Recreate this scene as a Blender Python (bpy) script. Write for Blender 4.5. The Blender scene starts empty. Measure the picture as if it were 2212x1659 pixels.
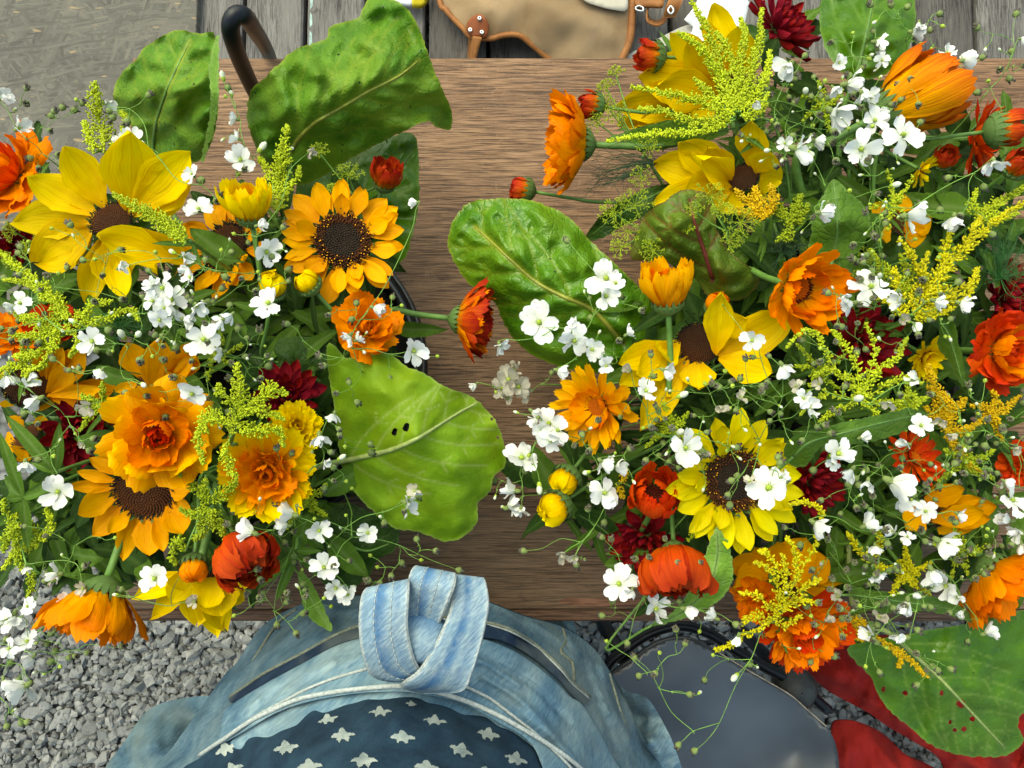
import bpy, math, random
import numpy as np
from mathutils import Vector, Matrix
from mathutils.geometry import delaunay_2d_cdt
random.seed(7)
RNG = np.random.default_rng(7)
R = math.radians
S = bpy.context.scene
COL = S.collection

# ---------------------------------------------------------------- camera, sky, sun, exposure
CAM_Z, TILT, FPX, CU, CV = 1.57, R(5.0), 1701.0, 1106.0, 829.5
camd = bpy.data.cameras.new('camera'); cam = bpy.data.objects.new('camera', camd); COL.objects.link(cam)
cam.location = (0, 0, CAM_Z); cam.rotation_euler = (TILT, 0, 0)
camd.sensor_width = 36.0; camd.lens = 36.0 * FPX / 2212.0
camd.clip_start = 0.02; camd.clip_end = 500
S.camera = cam
W = bpy.data.worlds.new('World'); S.world = W; W.use_nodes = True
wn = W.node_tree.nodes; wl = W.node_tree.links
sky = wn.new('ShaderNodeTexSky'); sky.sky_type = 'NISHITA'; sky.sun_disc = False
SUN_EL, SUN_AZ = R(58), R(-35)          # azimuth measured from +y towards +x
sky.sun_elevation = SUN_EL; sky.sun_rotation = SUN_AZ
sky.air_density = 1.0; sky.dust_density = 4.0; sky.ozone_density = 0.6
wn['Background'].inputs[1].default_value = 0.15
wl.new(sky.outputs[0], wn['Background'].inputs[0])
sd = bpy.data.lights.new('sun', 'SUN'); sd.energy = 0.75; sd.angle = R(75); sd.color = (1.0, 0.955, 0.87)
sun = bpy.data.objects.new('sun', sd); COL.objects.link(sun)
sdir = Vector((math.sin(SUN_AZ) * math.cos(SUN_EL), math.cos(SUN_AZ) * math.cos(SUN_EL), math.sin(SUN_EL)))
sun.rotation_euler = sdir.to_track_quat('Z', 'Y').to_euler(); sun.location = sdir * 5
S.view_settings.view_transform = 'Standard'; S.view_settings.look = 'None'
S.view_settings.exposure = 1.2; S.view_settings.gamma = 1.0
S.view_settings.use_white_balance = True; S.view_settings.white_balance_temperature = 7100; S.view_settings.white_balance_tint = -8.0
S.render.engine = 'CYCLES'
S.cycles.max_bounces = 7; S.cycles.diffuse_bounces = 4; S.cycles.transmission_bounces = 4
S.cycles.use_denoising = True

# ---------------------------------------------------------------- geometry of the view: photo point -> place in the world
FWD = Vector((0, math.sin(TILT), -math.cos(TILT))); UPV = Vector((0, math.cos(TILT), math.sin(TILT)))
CAMP = Vector((0, 0, CAM_Z))
def at(u, v, z):
    d = Vector((1, 0, 0)) * ((u - CU) / FPX) + UPV * (-(v - CV) / FPX) + FWD
    return CAMP + d * ((z - CAM_Z) / d.z)
def at_np(u, v, z):
    u = np.asarray(u, float); v = np.asarray(v, float); z = np.asarray(z, float)
    dx = (u - CU) / FPX; dy0 = -(v - CV) / FPX
    dy = dy0 * UPV.y + FWD.y; dz = dy0 * UPV.z + FWD.z
    k = (z - CAM_Z) / dz
    return np.stack([dx * k, dy * k, z * np.ones_like(k)], -1)
def mpp(P):                              # metres covered by one photo unit at P
    return (Vector(P) - CAMP).dot(FWD) / FPX
ZT = 0.72                                # table top

# ---------------------------------------------------------------- materials
def nd(nt, t, **kw):
    n = nt.nodes.new(t)
    for k, v in kw.items(): setattr(n, k, v)
    return n
def new_mat(name):
    m = bpy.data.materials.new(name); m.use_nodes = True
    nt = m.node_tree; b = nt.nodes['Principled BSDF']; o = nt.nodes['Material Output']
    return m, nt, b, o
def mixc(nt, fac, a, b, blend='MIX'):
    n = nd(nt, 'ShaderNodeMix', data_type='RGBA', blend_type=blend)
    for i, s in ((0, fac), (6, a), (7, b)):
        if isinstance(s, (int, float)): n.inputs[i].default_value = s
        elif isinstance(s, (tuple, list)): n.inputs[i].default_value = (*s[:3], 1)
        else: nt.links.new(s, n.inputs[i])
    return n.outputs[2]
def mth(nt, op, a, b=None, c=None):
    n = nd(nt, 'ShaderNodeMath', operation=op)
    for i, s in enumerate((a, b, c)):
        if s is None: continue
        if isinstance(s, (int, float)): n.inputs[i].default_value = s
        else: nt.links.new(s, n.inputs[i])
    return n.outputs[0]
def ramp(nt, fac, stops, interp='LINEAR'):
    n = nd(nt, 'ShaderNodeValToRGB'); cr = n.color_ramp; cr.interpolation = interp
    while len(cr.elements) > 1: cr.elements.remove(cr.elements[-1])
    for i, (p, c) in enumerate(stops):
        e = cr.elements[0] if i == 0 else cr.elements.new(p)
        e.position = p
        c = (c, c, c) if isinstance(c, (int, float)) else c
        e.color = (*c[:3], 1)
    nt.links.new(fac, n.inputs[0]); return n.outputs[0]
def mapping(nt, src, scale=(1, 1, 1), loc=(0, 0, 0), rot=(0, 0, 0)):
    n = nd(nt, 'ShaderNodeMapping'); n.inputs['Scale'].default_value = scale
    n.inputs['Location'].default_value = loc; n.inputs['Rotation'].default_value = rot
    nt.links.new(src, n.inputs[0]); return n.outputs[0]
def noise(nt, vec, scale, detail=3, rough=0.55, dist=0.0):
    n = nd(nt, 'ShaderNodeTexNoise'); n.inputs['Scale'].default_value = scale
    n.inputs['Detail'].default_value = detail; n.inputs['Roughness'].default_value = rough
    n.inputs['Distortion'].default_value = dist
    if vec is not None: nt.links.new(vec, n.inputs['Vector'])
    return n.outputs[0]
def bump(nt, b, h, strength=0.3, dist=0.002):
    n = nd(nt, 'ShaderNodeBump'); n.inputs['Strength'].default_value = strength; n.inputs['Distance'].default_value = dist
    nt.links.new(h, n.inputs['Height']); nt.links.new(n.outputs[0], b.inputs['Normal'])
def texco(nt, which='Object'):
    return nd(nt, 'ShaderNodeTexCoord').outputs[which]
def orand(nt): return nd(nt, 'ShaderNodeObjectInfo').outputs['Random']
def thin(nt, b, o, col, fac):            # light shining through a thin leaf or petal
    t = nd(nt, 'ShaderNodeBsdfTranslucent'); mx = nd(nt, 'ShaderNodeMixShader'); mx.inputs[0].default_value = fac
    if isinstance(col, tuple): t.inputs[0].default_value = (*col, 1)
    else: nt.links.new(col, t.inputs[0])
    nt.links.new(b.outputs[0], mx.inputs[1]); nt.links.new(t.outputs[0], mx.inputs[2]); nt.links.new(mx.outputs[0], o.inputs[0])
def hsv(nt, col, h=None, v=None, sat=None):
    n = nd(nt, 'ShaderNodeHueSaturation'); nt.links.new(col, n.inputs['Color'])
    for k, s in (('Hue', h), ('Value', v), ('Saturation', sat)):
        if s is None: continue
        if isinstance(s, (int, float)): n.inputs[k].default_value = s
        else: nt.links.new(s, n.inputs[k])
    return n.outputs[0]
def petal_mat(name, base, mid, tip, streak=0.45, scol=None, rough=0.65, thr=0.30, specks=0.0):
    m, nt, b, o = new_mat(name)
    uv = nd(nt, 'ShaderNodeUVMap').outputs[0]
    sp = nd(nt, 'ShaderNodeSeparateXYZ'); nt.links.new(uv, sp.inputs[0])
    nz = noise(nt, mapping(nt, uv, (3, 2, 1)), 2.0, 2)
    v = mth(nt, 'ADD', sp.outputs[1], mth(nt, 'MULTIPLY', mth(nt, 'SUBTRACT', nz, 0.5), 0.35))
    col = ramp(nt, v, [(0.0, base), (0.45, mid), (0.97, tip)])
    oi = orand(nt)
    sv = nd(nt, 'ShaderNodeVectorMath', operation='ADD'); nt.links.new(mapping(nt, uv, (24, 0.8, 1)), sv.inputs[0])
    cb = nd(nt, 'ShaderNodeCombineXYZ'); nt.links.new(mth(nt, 'MULTIPLY', oi, 40), cb.inputs[0]); nt.links.new(cb.outputs[0], sv.inputs[1])
    st = ramp(nt, noise(nt, sv.outputs[0], 1.0, 2), [(0.42, 0.0), (0.66, 1.0)])
    sc = scol or tuple(c * 0.55 for c in mid)
    col = mixc(nt, mth(nt, 'MULTIPLY', st, streak), col, sc)
    if specks:
        vo = nd(nt, 'ShaderNodeTexVoronoi'); vo.inputs['Scale'].default_value = 5; nt.links.new(sv.outputs[0], vo.inputs['Vector'])
        vo2 = nd(nt, 'ShaderNodeTexVoronoi'); vo2.inputs['Scale'].default_value = 7; ad = nd(nt, 'ShaderNodeVectorMath', operation='ADD'); nt.links.new(uv, ad.inputs[0]); nt.links.new(cb.outputs[0], ad.inputs[1]); nt.links.new(ad.outputs[0], vo2.inputs['Vector'])
        sp2 = nd(nt, 'ShaderNodeSeparateColor'); nt.links.new(vo2.outputs['Color'], sp2.inputs[0])
        mk = mth(nt, 'MULTIPLY', mth(nt, 'LESS_THAN', vo2.outputs['Distance'], 0.16), mth(nt, 'LESS_THAN', sp2.outputs[0], specks))
        col = mixc(nt, mk, col, (0.10, 0.09, 0.07))
    col = hsv(nt, col, mth(nt, 'ADD', mth(nt, 'MULTIPLY', oi, 0.012), 0.494), mth(nt, 'ADD', mth(nt, 'MULTIPLY', oi, 0.22), 0.87))
    nt.links.new(col, b.inputs['Base Color']); b.inputs['Roughness'].default_value = rough
    b.inputs['Specular IOR Level'].default_value = 0.12
    bump(nt, b, st, 0.25, 0.0008)
    thin(nt, b, o, col, thr)
    return m
def leaf_mat(name, dark, light, vein, rough=0.38, thr=0.2, spots=0.0, tint=None, spec=0.5, net=0.7):
    m, nt, b, o = new_mat(name)
    oc = texco(nt)
    n1 = noise(nt, oc, 38, 4, 0.6); n2 = noise(nt, oc, 260, 3, 0.6)
    f = mth(nt, 'ADD', mth(nt, 'MULTIPLY', n1, 0.75), mth(nt, 'MULTIPLY', n2, 0.25))
    col = ramp(nt, f, [(0.34, dark), (0.66, light)])
    if tint is not None:
        col = mixc(nt, ramp(nt, noise(nt, oc, 14, 3), [(0.45, 0.0), (0.72, 0.85)]), col, tint)
    a = nd(nt, 'ShaderNodeAttribute', attribute_name='vein')
    vf = mth(nt, 'MULTIPLY', a.outputs['Fac'], 0.8)
    col = mixc(nt, vf, col, vein)
    if spots:
        vo = nd(nt, 'ShaderNodeTexVoronoi'); vo.inputs['Scale'].default_value = 75; nt.links.new(oc, vo.inputs['Vector'])
        sp = mth(nt, 'LESS_THAN', vo.outputs['Distance'], mth(nt, 'MULTIPLY', noise(nt, oc, 20, 2), spots))
        col = mixc(nt, sp, col, (0.02, 0.022, 0.01))
    col = hsv(nt, col, None, mth(nt, 'ADD', mth(nt, 'MULTIPLY', orand(nt), 0.3), 0.85))
    nt.links.new(col, b.inputs['Base Color']); b.inputs['Roughness'].default_value = rough
    nt.links.new(ramp(nt, n1, [(0.3, rough * 0.75), (0.7, rough * 1.3)]), b.inputs['Roughness'])
    b.inputs['Specular IOR Level'].default_value = spec * 0.55
    ve = nd(nt, 'ShaderNodeTexVoronoi', feature='DISTANCE_TO_EDGE'); ve.inputs['Scale'].default_value = 150
    wq = nd(nt, 'ShaderNodeTexNoise'); wq.inputs['Scale'].default_value = 90; nt.links.new(oc, wq.inputs['Vector'])
    wa = nd(nt, 'ShaderNodeVectorMath', operation='MULTIPLY_ADD'); wa.inputs[1].default_value = (0.006, 0.006, 0.006); nt.links.new(wq.outputs['Color'], wa.inputs[0]); nt.links.new(oc, wa.inputs[2]); nt.links.new(wa.outputs[0], ve.inputs['Vector'])
    netr = ramp(nt, ve.outputs['Distance'], [(0.0, 0.0), (0.16, 1.0)])
    bump(nt, b, mth(nt, 'ADD', mth(nt, 'MULTIPLY', f, 0.9), mth(nt, 'MULTIPLY', netr, net)), 0.5, 0.0012)
    thin(nt, b, o, col, thr)
    return m
def plain(name, c, rough=0.6, var=0.15, scale=120, spec=0.4, thr=0.0, metal=0.0, bmp=0.2):
    m, nt, b, o = new_mat(name)
    oc = texco(nt)
    n = noise(nt, oc, scale, 3)
    col = ramp(nt, n, [(0.3, tuple(x * (1 - var) for x in c)), (0.7, tuple(min(1, x * (1 + var)) for x in c))])
    col = hsv(nt, col, None, mth(nt, 'ADD', mth(nt, 'MULTIPLY', orand(nt), 0.24), 0.88))
    nt.links.new(col, b.inputs['Base Color']); b.inputs['Roughness'].default_value = rough
    b.inputs['Specular IOR Level'].default_value = spec; b.inputs['Metallic'].default_value = metal
    if bmp: bump(nt, b, n, bmp, 0.0015)
    if thr: thin(nt, b, o, col, thr)
    return m

M = {}
M['sun_yellow'] = petal_mat('sunflower_yellow', (0.76, 0.40, 0.004), (0.82, 0.58, 0.005), (0.82, 0.63, 0.008), 0.55, (0.66, 0.36, 0.003))
M['sun_lemon'] = petal_mat('sunflower_lemon', (0.74, 0.52, 0.004), (0.76, 0.63, 0.006), (0.76, 0.66, 0.012), 0.5, (0.58, 0.43, 0.004))
M['sun_orange'] = petal_mat('sunflower_orange', (0.76, 0.27, 0.002), (0.84, 0.385, 0.003), (0.84, 0.41, 0.005), 0.42, (0.66, 0.20, 0.002))
M['sun_amber'] = petal_mat('sunflower_amber', (0.66, 0.24, 0.002), (0.80, 0.36, 0.002), (0.82, 0.40, 0.003), 0.45, (0.50, 0.15, 0.002))
M['cal_orange'] = petal_mat('calendula_orange', (0.86, 0.40, 0.003), (0.86, 0.28, 0.002), (0.84, 0.19, 0.002), 0.5, (0.68, 0.11, 0.003))
M['cal_red'] = petal_mat('calendula_red_orange', (0.76, 0.13, 0.003), (0.74, 0.075, 0.003), (0.70, 0.052, 0.003), 0.55, (0.40, 0.025, 0.004))
M['cal_flame'] = petal_mat('calendula_flame', (0.85, 0.40, 0.006), (0.70, 0.10, 0.004), (0.42, 0.022, 0.005), 0.7, (0.26, 0.010, 0.006))
M['cal_yellow'] = petal_mat('calendula_yellow', (0.82, 0.44, 0.003), (0.84, 0.58, 0.003), (0.85, 0.65, 0.006), 0.35, (0.74, 0.40, 0.003))
M['cal_bright'] = petal_mat('calendula_bright', (0.86, 0.42, 0.003), (0.86, 0.32, 0.002), (0.84, 0.23, 0.002), 0.5, (0.70, 0.14, 0.003))
M['cal_deep'] = petal_mat('calendula_deep_red', (0.76, 0.13, 0.003), (0.66, 0.065, 0.003), (0.38, 0.026, 0.005), 0.6, (0.34, 0.022, 0.004))
M['cal_apricot'] = petal_mat('calendula_apricot', (0.82, 0.26, 0.003), (0.86, 0.38, 0.003), (0.86, 0.46, 0.004), 0.5, (0.72, 0.20, 0.003))
M['cal_bicolor'] = petal_mat('calendula_bicolour', (0.82, 0.40, 0.003), (0.84, 0.33, 0.003), (0.62, 0.12, 0.003), 0.65, (0.46, 0.07, 0.003))
M['dahlia'] = petal_mat('dahlia_crimson', (0.10, 0.002, 0.006), (0.22, 0.004, 0.011), (0.27, 0.006, 0.014), 0.5, (0.07, 0.002, 0.004), 0.6, 0.12)
M['white'] = petal_mat('gypsophila_white', (0.74, 0.78, 0.62), (0.82, 0.83, 0.80), (0.84, 0.84, 0.82), 0.25, (0.60, 0.62, 0.56), 0.55, 0.28, 0.10)
M['dried'] = petal_mat('gypsophila_dried', (0.50, 0.50, 0.34), (0.58, 0.55, 0.45), (0.52, 0.47, 0.37), 0.5, (0.34, 0.30, 0.2), 0.7, 0.3)
M['disc_dark'] = plain('disc_dark', (0.030, 0.020, 0.012), 0.85, 0.5, 500, 0.2)
M['disc_brown'] = plain('disc_brown', (0.085, 0.028, 0.008), 0.85, 0.5, 600, 0.2)
M['disc_orange'] = plain('disc_orange', (0.55, 0.14, 0.004), 0.8, 0.35, 600, 0.2)
M['disc_red'] = plain('disc_red', (0.10, 0.015, 0.006), 0.8, 0.5, 600, 0.2)
M['pollen'] = plain('pollen', (0.70, 0.32, 0.01), 0.8, 0.3, 500, 0.2)
M['calyx'] = plain('calyx_green', (0.085, 0.15, 0.035), 0.65, 0.35, 180, 0.3)
M['stem'] = plain('stem_green', (0.10, 0.20, 0.035), 0.55, 0.3, 90, 0.4)
M['stem_thin'] = plain('stem_fine_green', (0.16, 0.30, 0.05), 0.5, 0.3, 120, 0.4)
M['stem_dark'] = plain('stem_dark_green', (0.03, 0.075, 0.018), 0.55, 0.3, 90, 0.35)
M['capsule'] = plain('capsule_green', (0.16, 0.21, 0.06), 0.7, 0.4, 400, 0.3)
M['wither'] = plain('withered_tip', (0.11, 0.10, 0.075), 0.95, 0.5, 700, 0.1)
M['budgreen'] = plain('bud_lime', (0.36, 0.48, 0.05), 0.5, 0.25, 300, 0.4, 0.15)
M['lime'] = plain('goldenrod_lime', (0.50, 0.58, 0.02), 0.55, 0.25, 260, 0.35, 0.2)
M['limedark'] = plain('goldenrod_olive', (0.34, 0.42, 0.014), 0.6, 0.3, 260, 0.3, 0.15)
M['golden'] = plain('goldenrod_yellow', (0.66, 0.43, 0.006), 0.6, 0.25, 260, 0.3, 0.2)
M['goldlime'] = plain('goldenrod_yellow_lime', (0.60, 0.54, 0.010), 0.6, 0.25, 260, 0.3, 0.2)
M['dill'] = plain('dill_green', (0.36, 0.45, 0.022), 0.55, 0.25, 300, 0.35, 0.15)
M['chard'] = leaf_mat('chard_leaf_green', (0.050, 0.140, 0.009), (0.118, 0.25, 0.017), (0.33, 0.36, 0.04), 0.46, 0.24, 0.16, (0.17, 0.28, 0.02), 0.4)
M['chard_light'] = leaf_mat('chard_leaf_light', (0.17, 0.32, 0.010), (0.25, 0.43, 0.020), (0.42, 0.52, 0.14), 0.5, 0.3, 0.06, (0.29, 0.40, 0.012), 0.35, 0.22)
M['chard_gloss'] = leaf_mat('chard_leaf_glossy', (0.045, 0.145, 0.005), (0.125, 0.285, 0.012), (0.34, 0.34, 0.03), 0.30, 0.22, 0.14, (0.13, 0.24, 0.01), 0.8)
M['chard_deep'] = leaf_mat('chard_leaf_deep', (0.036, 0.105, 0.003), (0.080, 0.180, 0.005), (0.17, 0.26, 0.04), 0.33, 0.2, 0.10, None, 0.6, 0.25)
M['beet'] = leaf_mat('beet_leaf', (0.05, 0.10, 0.008), (0.12, 0.18, 0.014), (0.13, 0.018, 0.012), 0.4, 0.18, 0.08, (0.15, 0.09, 0.012), 0.5)
M['leaf_mid'] = leaf_mat('leaf_mid_green', (0.062, 0.138, 0.010), (0.115, 0.215, 0.020), (0.15, 0.24, 0.06), 0.5, 0.2, 0, None, 0.35)
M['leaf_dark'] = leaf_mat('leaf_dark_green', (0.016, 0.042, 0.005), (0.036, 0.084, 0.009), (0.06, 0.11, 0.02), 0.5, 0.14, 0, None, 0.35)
M['leaf_pale'] = leaf_mat('leaf_pale_green', (0.11, 0.23, 0.02), (0.18, 0.33, 0.035), (0.26, 0.36, 0.12), 0.55, 0.25)

# ---------------------------------------------------------------- mesh building
def cr(pts, n=8, closed=False):
    P = np.array(pts, float); N = len(P); out = []
    idx = range(N) if closed else range(N - 1)
    for i in idx:
        p0 = P[(i - 1) % N] if closed or i > 0 else 2 * P[0] - P[1]
        p1 = P[i]; p2 = P[(i + 1) % N]
        p3 = P[(i + 2) % N] if closed or i + 2 < N else 2 * P[-1] - P[-2]
        t = np.linspace(0, 1, n, endpoint=False)[:, None]
        out.append(0.5 * ((2 * p1) + (-p0 + p2) * t + (2 * p0 - 5 * p1 + 4 * p2 - p3) * t ** 2 + (-p0 + 3 * p1 - 3 * p2 + p3) * t ** 3))
    if not closed: out.append(P[-1:])
    return np.concatenate(out)
class MB:
    def __init__(s): s.v = []; s.f = []; s.n = 0; s.mi = []; s.uv = []
    def add(s, v, f, mi=0, uv=None):
        v = np.asarray(v, float).reshape(-1, 3); s.v.append(v)
        s.f.extend([tuple(i + s.n for i in q) for q in f]); s.mi.extend([mi] * len(f)); s.n += len(v)
        s.uv.append(np.zeros((len(v), 2)) if uv is None else np.asarray(uv, float))
    def tube(s, pts, rad, k=5, mi=0, cap=True):
        P = np.array([tuple(p) for p in pts], float); n = len(P)
        rad = np.full(n, rad) if np.isscalar(rad) else np.interp(np.linspace(0, 1, n), np.linspace(0, 1, len(rad)), rad)
        T = np.gradient(P, axis=0); T /= np.linalg.norm(T, axis=1)[:, None] + 1e-12
        a = np.array([0, 0, 1.0]) if abs(T[0][2]) < 0.9 else np.array([1.0, 0, 0])
        V = []; N0 = np.cross(T[0], a); N0 /= np.linalg.norm(N0)
        for i in range(n):
            N0 = N0 - T[i] * N0.dot(T[i]); N0 /= np.linalg.norm(N0) + 1e-12
            B = np.cross(T[i], N0)
            for j in range(k):
                an = 2 * math.pi * j / k
                V.append(P[i] + rad[i] * (math.cos(an) * N0 + math.sin(an) * B))
        F = [(i * k + j, i * k + (j + 1) % k, (i + 1) * k + (j + 1) % k, (i + 1) * k + j) for i in range(n - 1) for j in range(k)]
        if cap: F += [tuple(range(k - 1, -1, -1)), tuple((n - 1) * k + j for j in range(k))]
        uv = [(j / k, i / max(1, n - 1)) for i in range(n) for j in range(k)]
        s.add(V, F, mi, uv)
    def box(s, lo, hi, mi=0):
        x0, y0, z0 = lo; x1, y1, z1 = hi
        s.add([(x0, y0, z0), (x1, y0, z0), (x1, y1, z0), (x0, y1, z0), (x0, y0, z1), (x1, y0, z1), (x1, y1, z1), (x0, y1, z1)],
              [(3, 2, 1, 0), (4, 5, 6, 7), (0, 1, 5, 4), (1, 2, 6, 5), (2, 3, 7, 6), (3, 0, 4, 7)], mi)
    def lathe(s, prof, k=20, mi=0):
        V = [(r * math.cos(2 * math.pi * j / k), r * math.sin(2 * math.pi * j / k), z) for r, z in prof for j in range(k)]
        F = [(i * k + j, i * k + (j + 1) % k, (i + 1) * k + (j + 1) % k, (i + 1) * k + j) for i in range(len(prof) - 1) for j in range(k)]
        s.add(V, F, mi)
    def mesh(s, name, mats, smooth=True, attr=None):
        me = bpy.data.meshes.new(name); V = np.concatenate(s.v)
        me.from_pydata(V.tolist(), [], s.f)
        for m in (mats if isinstance(mats, (list, tuple)) else [mats]): me.materials.append(M[m] if isinstance(m, str) else m)
        me.polygons.foreach_set('use_smooth', [smooth] * len(me.polygons))
        if any(s.mi): me.polygons.foreach_set('material_index', s.mi)
        uvl = me.uv_layers.new(name='UVMap'); UV = np.concatenate(s.uv)
        li = np.zeros(len(me.loops), int); me.loops.foreach_get('vertex_index', li)
        uvl.data.foreach_set('uv', UV[li].ravel().astype(np.float32))
        if attr:
            for k, a in attr.items():
                at_ = me.attributes.new(k, 'FLOAT', 'POINT'); at_.data.foreach_set('value', np.asarray(a, np.float32))
        me.update(); return me

def tag(o, label=None, cat=None, group=None, kind=None):
    if label: o['label'] = label
    if cat: o['category'] = cat
    if group: o['group'] = group
    if kind: o['kind'] = kind
    return o
def thing(name, loc, label, cat, group=None):
    o = bpy.data.objects.new(name, None); COL.objects.link(o); o.location = loc
    o.empty_display_size = 0.02
    return tag(o, label, cat, group)
def part(name, me, parent, Mx=None, kind=None):
    """a mesh under a thing or part; Mx is its place in the world"""
    o = bpy.data.objects.new(name, me); COL.objects.link(o)
    Mx = Mx if Mx is not None else Matrix()
    if parent is not None:
        o.parent = parent; o.matrix_basis = wmat(parent).inverted() @ Mx
        o['_w'] = [x for r in Mx for x in r]
    else: o.matrix_basis = Mx
    if kind: o['kind'] = kind
    return o
def wmat(o):
    if o.parent is None: return o.matrix_basis.copy() if o.type != 'EMPTY' else Matrix.Translation(o.location)
    w = o['_w']; return Matrix([w[0:4], w[4:8], w[8:12], w[12:16]])
def frame(P, n, x=None):
    n = Vector(n).normalized(); x = Vector(x) if x is not None else Vector((1, 0, 0))
    if abs(n.dot(x.normalized())) > 0.97: x = Vector((0, 1, 0))
    x = (x - n * x.dot(n)).normalized(); y = n.cross(x)
    m = Matrix((x, y, n)).transposed().to_4x4(); m.translation = P; return m
def ndir(tilt, az):                      # direction leaning 'tilt' degrees from vertical towards photo angle az (0 right, 90 up)
    t, a = R(tilt), R(az)
    return Vector((math.sin(t) * math.cos(a), math.sin(t) * math.sin(a), math.cos(t)))

_pc = {}
def petal(shape, mat, var=0):
    if (shape, mat, var) in _pc: return _pc[shape, mat, var]
    P = dict(sun=(12, 6, 0.45, 0.55, 0.25, 'point', 0.07), sunw=(12, 6, 0.50, 0.5, 0.5, 'point', 0.10), suncurl=(12, 6, 0.42, 0.5, 1.5, 'point', 0.16),
             sunfold=(12, 6, 0.42, 0.5, -0.7, 'point', 0.3),
             cal=(9, 6, 0.30, 0.75, 0.25, 'teeth', 0.05), calcup=(9, 6, 0.42, 0.7, 0.9, 'teeth', 0.10), calball=(13, 6, 0.44, 0.55, 2.5, 'teeth', 0.10),
             calwide=(9, 6, 0.52, 0.7, 0.5, 'teeth', 0.08), calback=(9, 6, 0.34, 0.75, -0.4, 'teeth', 0.06), ruffle=(9, 6, 0.62, 0.8, 0.7, 'teeth', -0.1),
             dah=(9, 5, 0.36, 0.55, 0.5, 'point', 0.22), gyp=(6, 6, 0.88, 0.74, -0.2, 'notch', 0.03), gypc=(6, 6, 0.84, 0.7, 0.7, 'notch', 0.10),
             gypt=(6, 6, 0.62, 0.75, 0.3, 'notch', 0.16))[shape]
    m_, k, w, pk, bend, tip, cup = P
    rs = np.random.default_rng(sum(map(ord, shape)) + 77 * var); A_ = rs.normal(size=6); gy = shape.startswith('gyp')
    bend = bend + 0.28 * A_[0] * (1 if var else 0.3); w = w * (1 + 0.08 * A_[1]); wav = (0.075 if gy else 0.026) * (1.0 + 0.4 * A_[2]); skew = 0.06 * A_[3]; ph = A_[4] * 3
    V = []; UV = []
    for j in range(m_ + 1):
        s = j / m_
        th = bend * s ** 1.3
        y = z = 0.0; n = 14
        for q in range(n):
            a = bend * (s * (q + 0.5) / n) ** 1.3
            y += math.cos(a) * s / n; z += math.sin(a) * s / n
        if tip == 'point': wd = (s / pk) ** 0.75 if s < pk else max(0.0, 1 - ((s - pk) / (1 - pk)) ** 2.0) ** 0.8
        else: wd = ((0.36 if gy else 0.24) + (0.64 if gy else 0.76) * math.sin(min(1, s / pk) * math.pi / 2)) * (1 if s < pk else 1 - 0.30 * ((s - pk) / (1 - pk)) ** 2)
        wd = max(wd, 0.10 if s < 0.5 else 0.02)
        for i in range(k + 1):
            x = 2 * i / k - 1
            dl = 0.0
            if tip == 'teeth': dl = -0.10 * x * x * s ** 4 + (0.035 * (1 if i % 2 else -1)) * s ** 9
            if tip == 'notch': dl = (-0.13 * (x * x) ** 1.5 + 0.06 * abs(x) - (0.10 if i in (k // 2,) and k % 2 == 0 else 0.055 * (1 - abs(x)))) * s ** 3
            rib = (0.013 if gy else 0.019) * math.cos(x * 9 + ph * .2) * math.sin(s * math.pi) + wav * math.sin(s * 7 + ph + 2.2 * x) * abs(x) * (0.4 + s)
            zz = z + cup * w * (x * x) * 2 * math.sin(min(1, s * 1.5) * math.pi / 2) + rib + 0.02 * w * rs.normal()
            V.append((x * w / 2 * wd + 0.012 * w * rs.normal() + skew * s * s, y + dl * math.cos(th), zz + dl * math.sin(th)))
            UV.append((i / k, s))
    F = [(j * (k + 1) + i, j * (k + 1) + i + 1, (j + 1) * (k + 1) + i + 1, (j + 1) * (k + 1) + i) for j in range(m_) for i in range(k)]
    b = MB(); b.add(V, F, 0, UV); me = b.mesh('petal_' + shape, mat); _pc[shape, mat, var] = me; return me
def leaf_shape(mat, kind=0):
    if ('leaf', mat, kind) in _pc: return _pc['leaf', mat, kind]
    w, bend, fold, wav = [(0.24, -0.7, 0.35, 0.02), (0.34, -1.0, 0.25, 0.03), (0.14, -0.5, 0.3, 0.01), (0.42, -0.5, 0.15, 0.04)][kind]
    m_, k = 12, 6; V = []; UV = []; att = []
    for j in range(m_ + 1):
        s = j / m_; y = z = 0.0
        for q in range(10):
            a = 0.5 + bend * (s * (q + .5) / 10); y += math.cos(a) * s / 10; z += math.sin(a) * s / 10
        wd = max(0.02, math.sin(math.pi * s ** 0.8) ** 0.8) if 0 < s < 1 else 0.02
        for i in range(k + 1):
            x = 2 * i / k - 1
            V.append((x * w / 2 * wd, y, z + fold * w * abs(x) * wd * 0.5 + wav * math.sin(s * 17 + 2 * x) * abs(x)))
            UV.append((i / k, s)); att.append(1.0 if i == k // 2 else 0.0)
    F = [(j * (k + 1) + i, j * (k + 1) + i + 1, (j + 1) * (k + 1) + i + 1, (j + 1) * (k + 1) + i) for j in range(m_) for i in range(k)]
    b = MB(); b.add(V, F, 0, UV); me = b.mesh('leaf', mat, True, {'vein': att}); _pc['leaf', mat, kind] = me; return me
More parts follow.
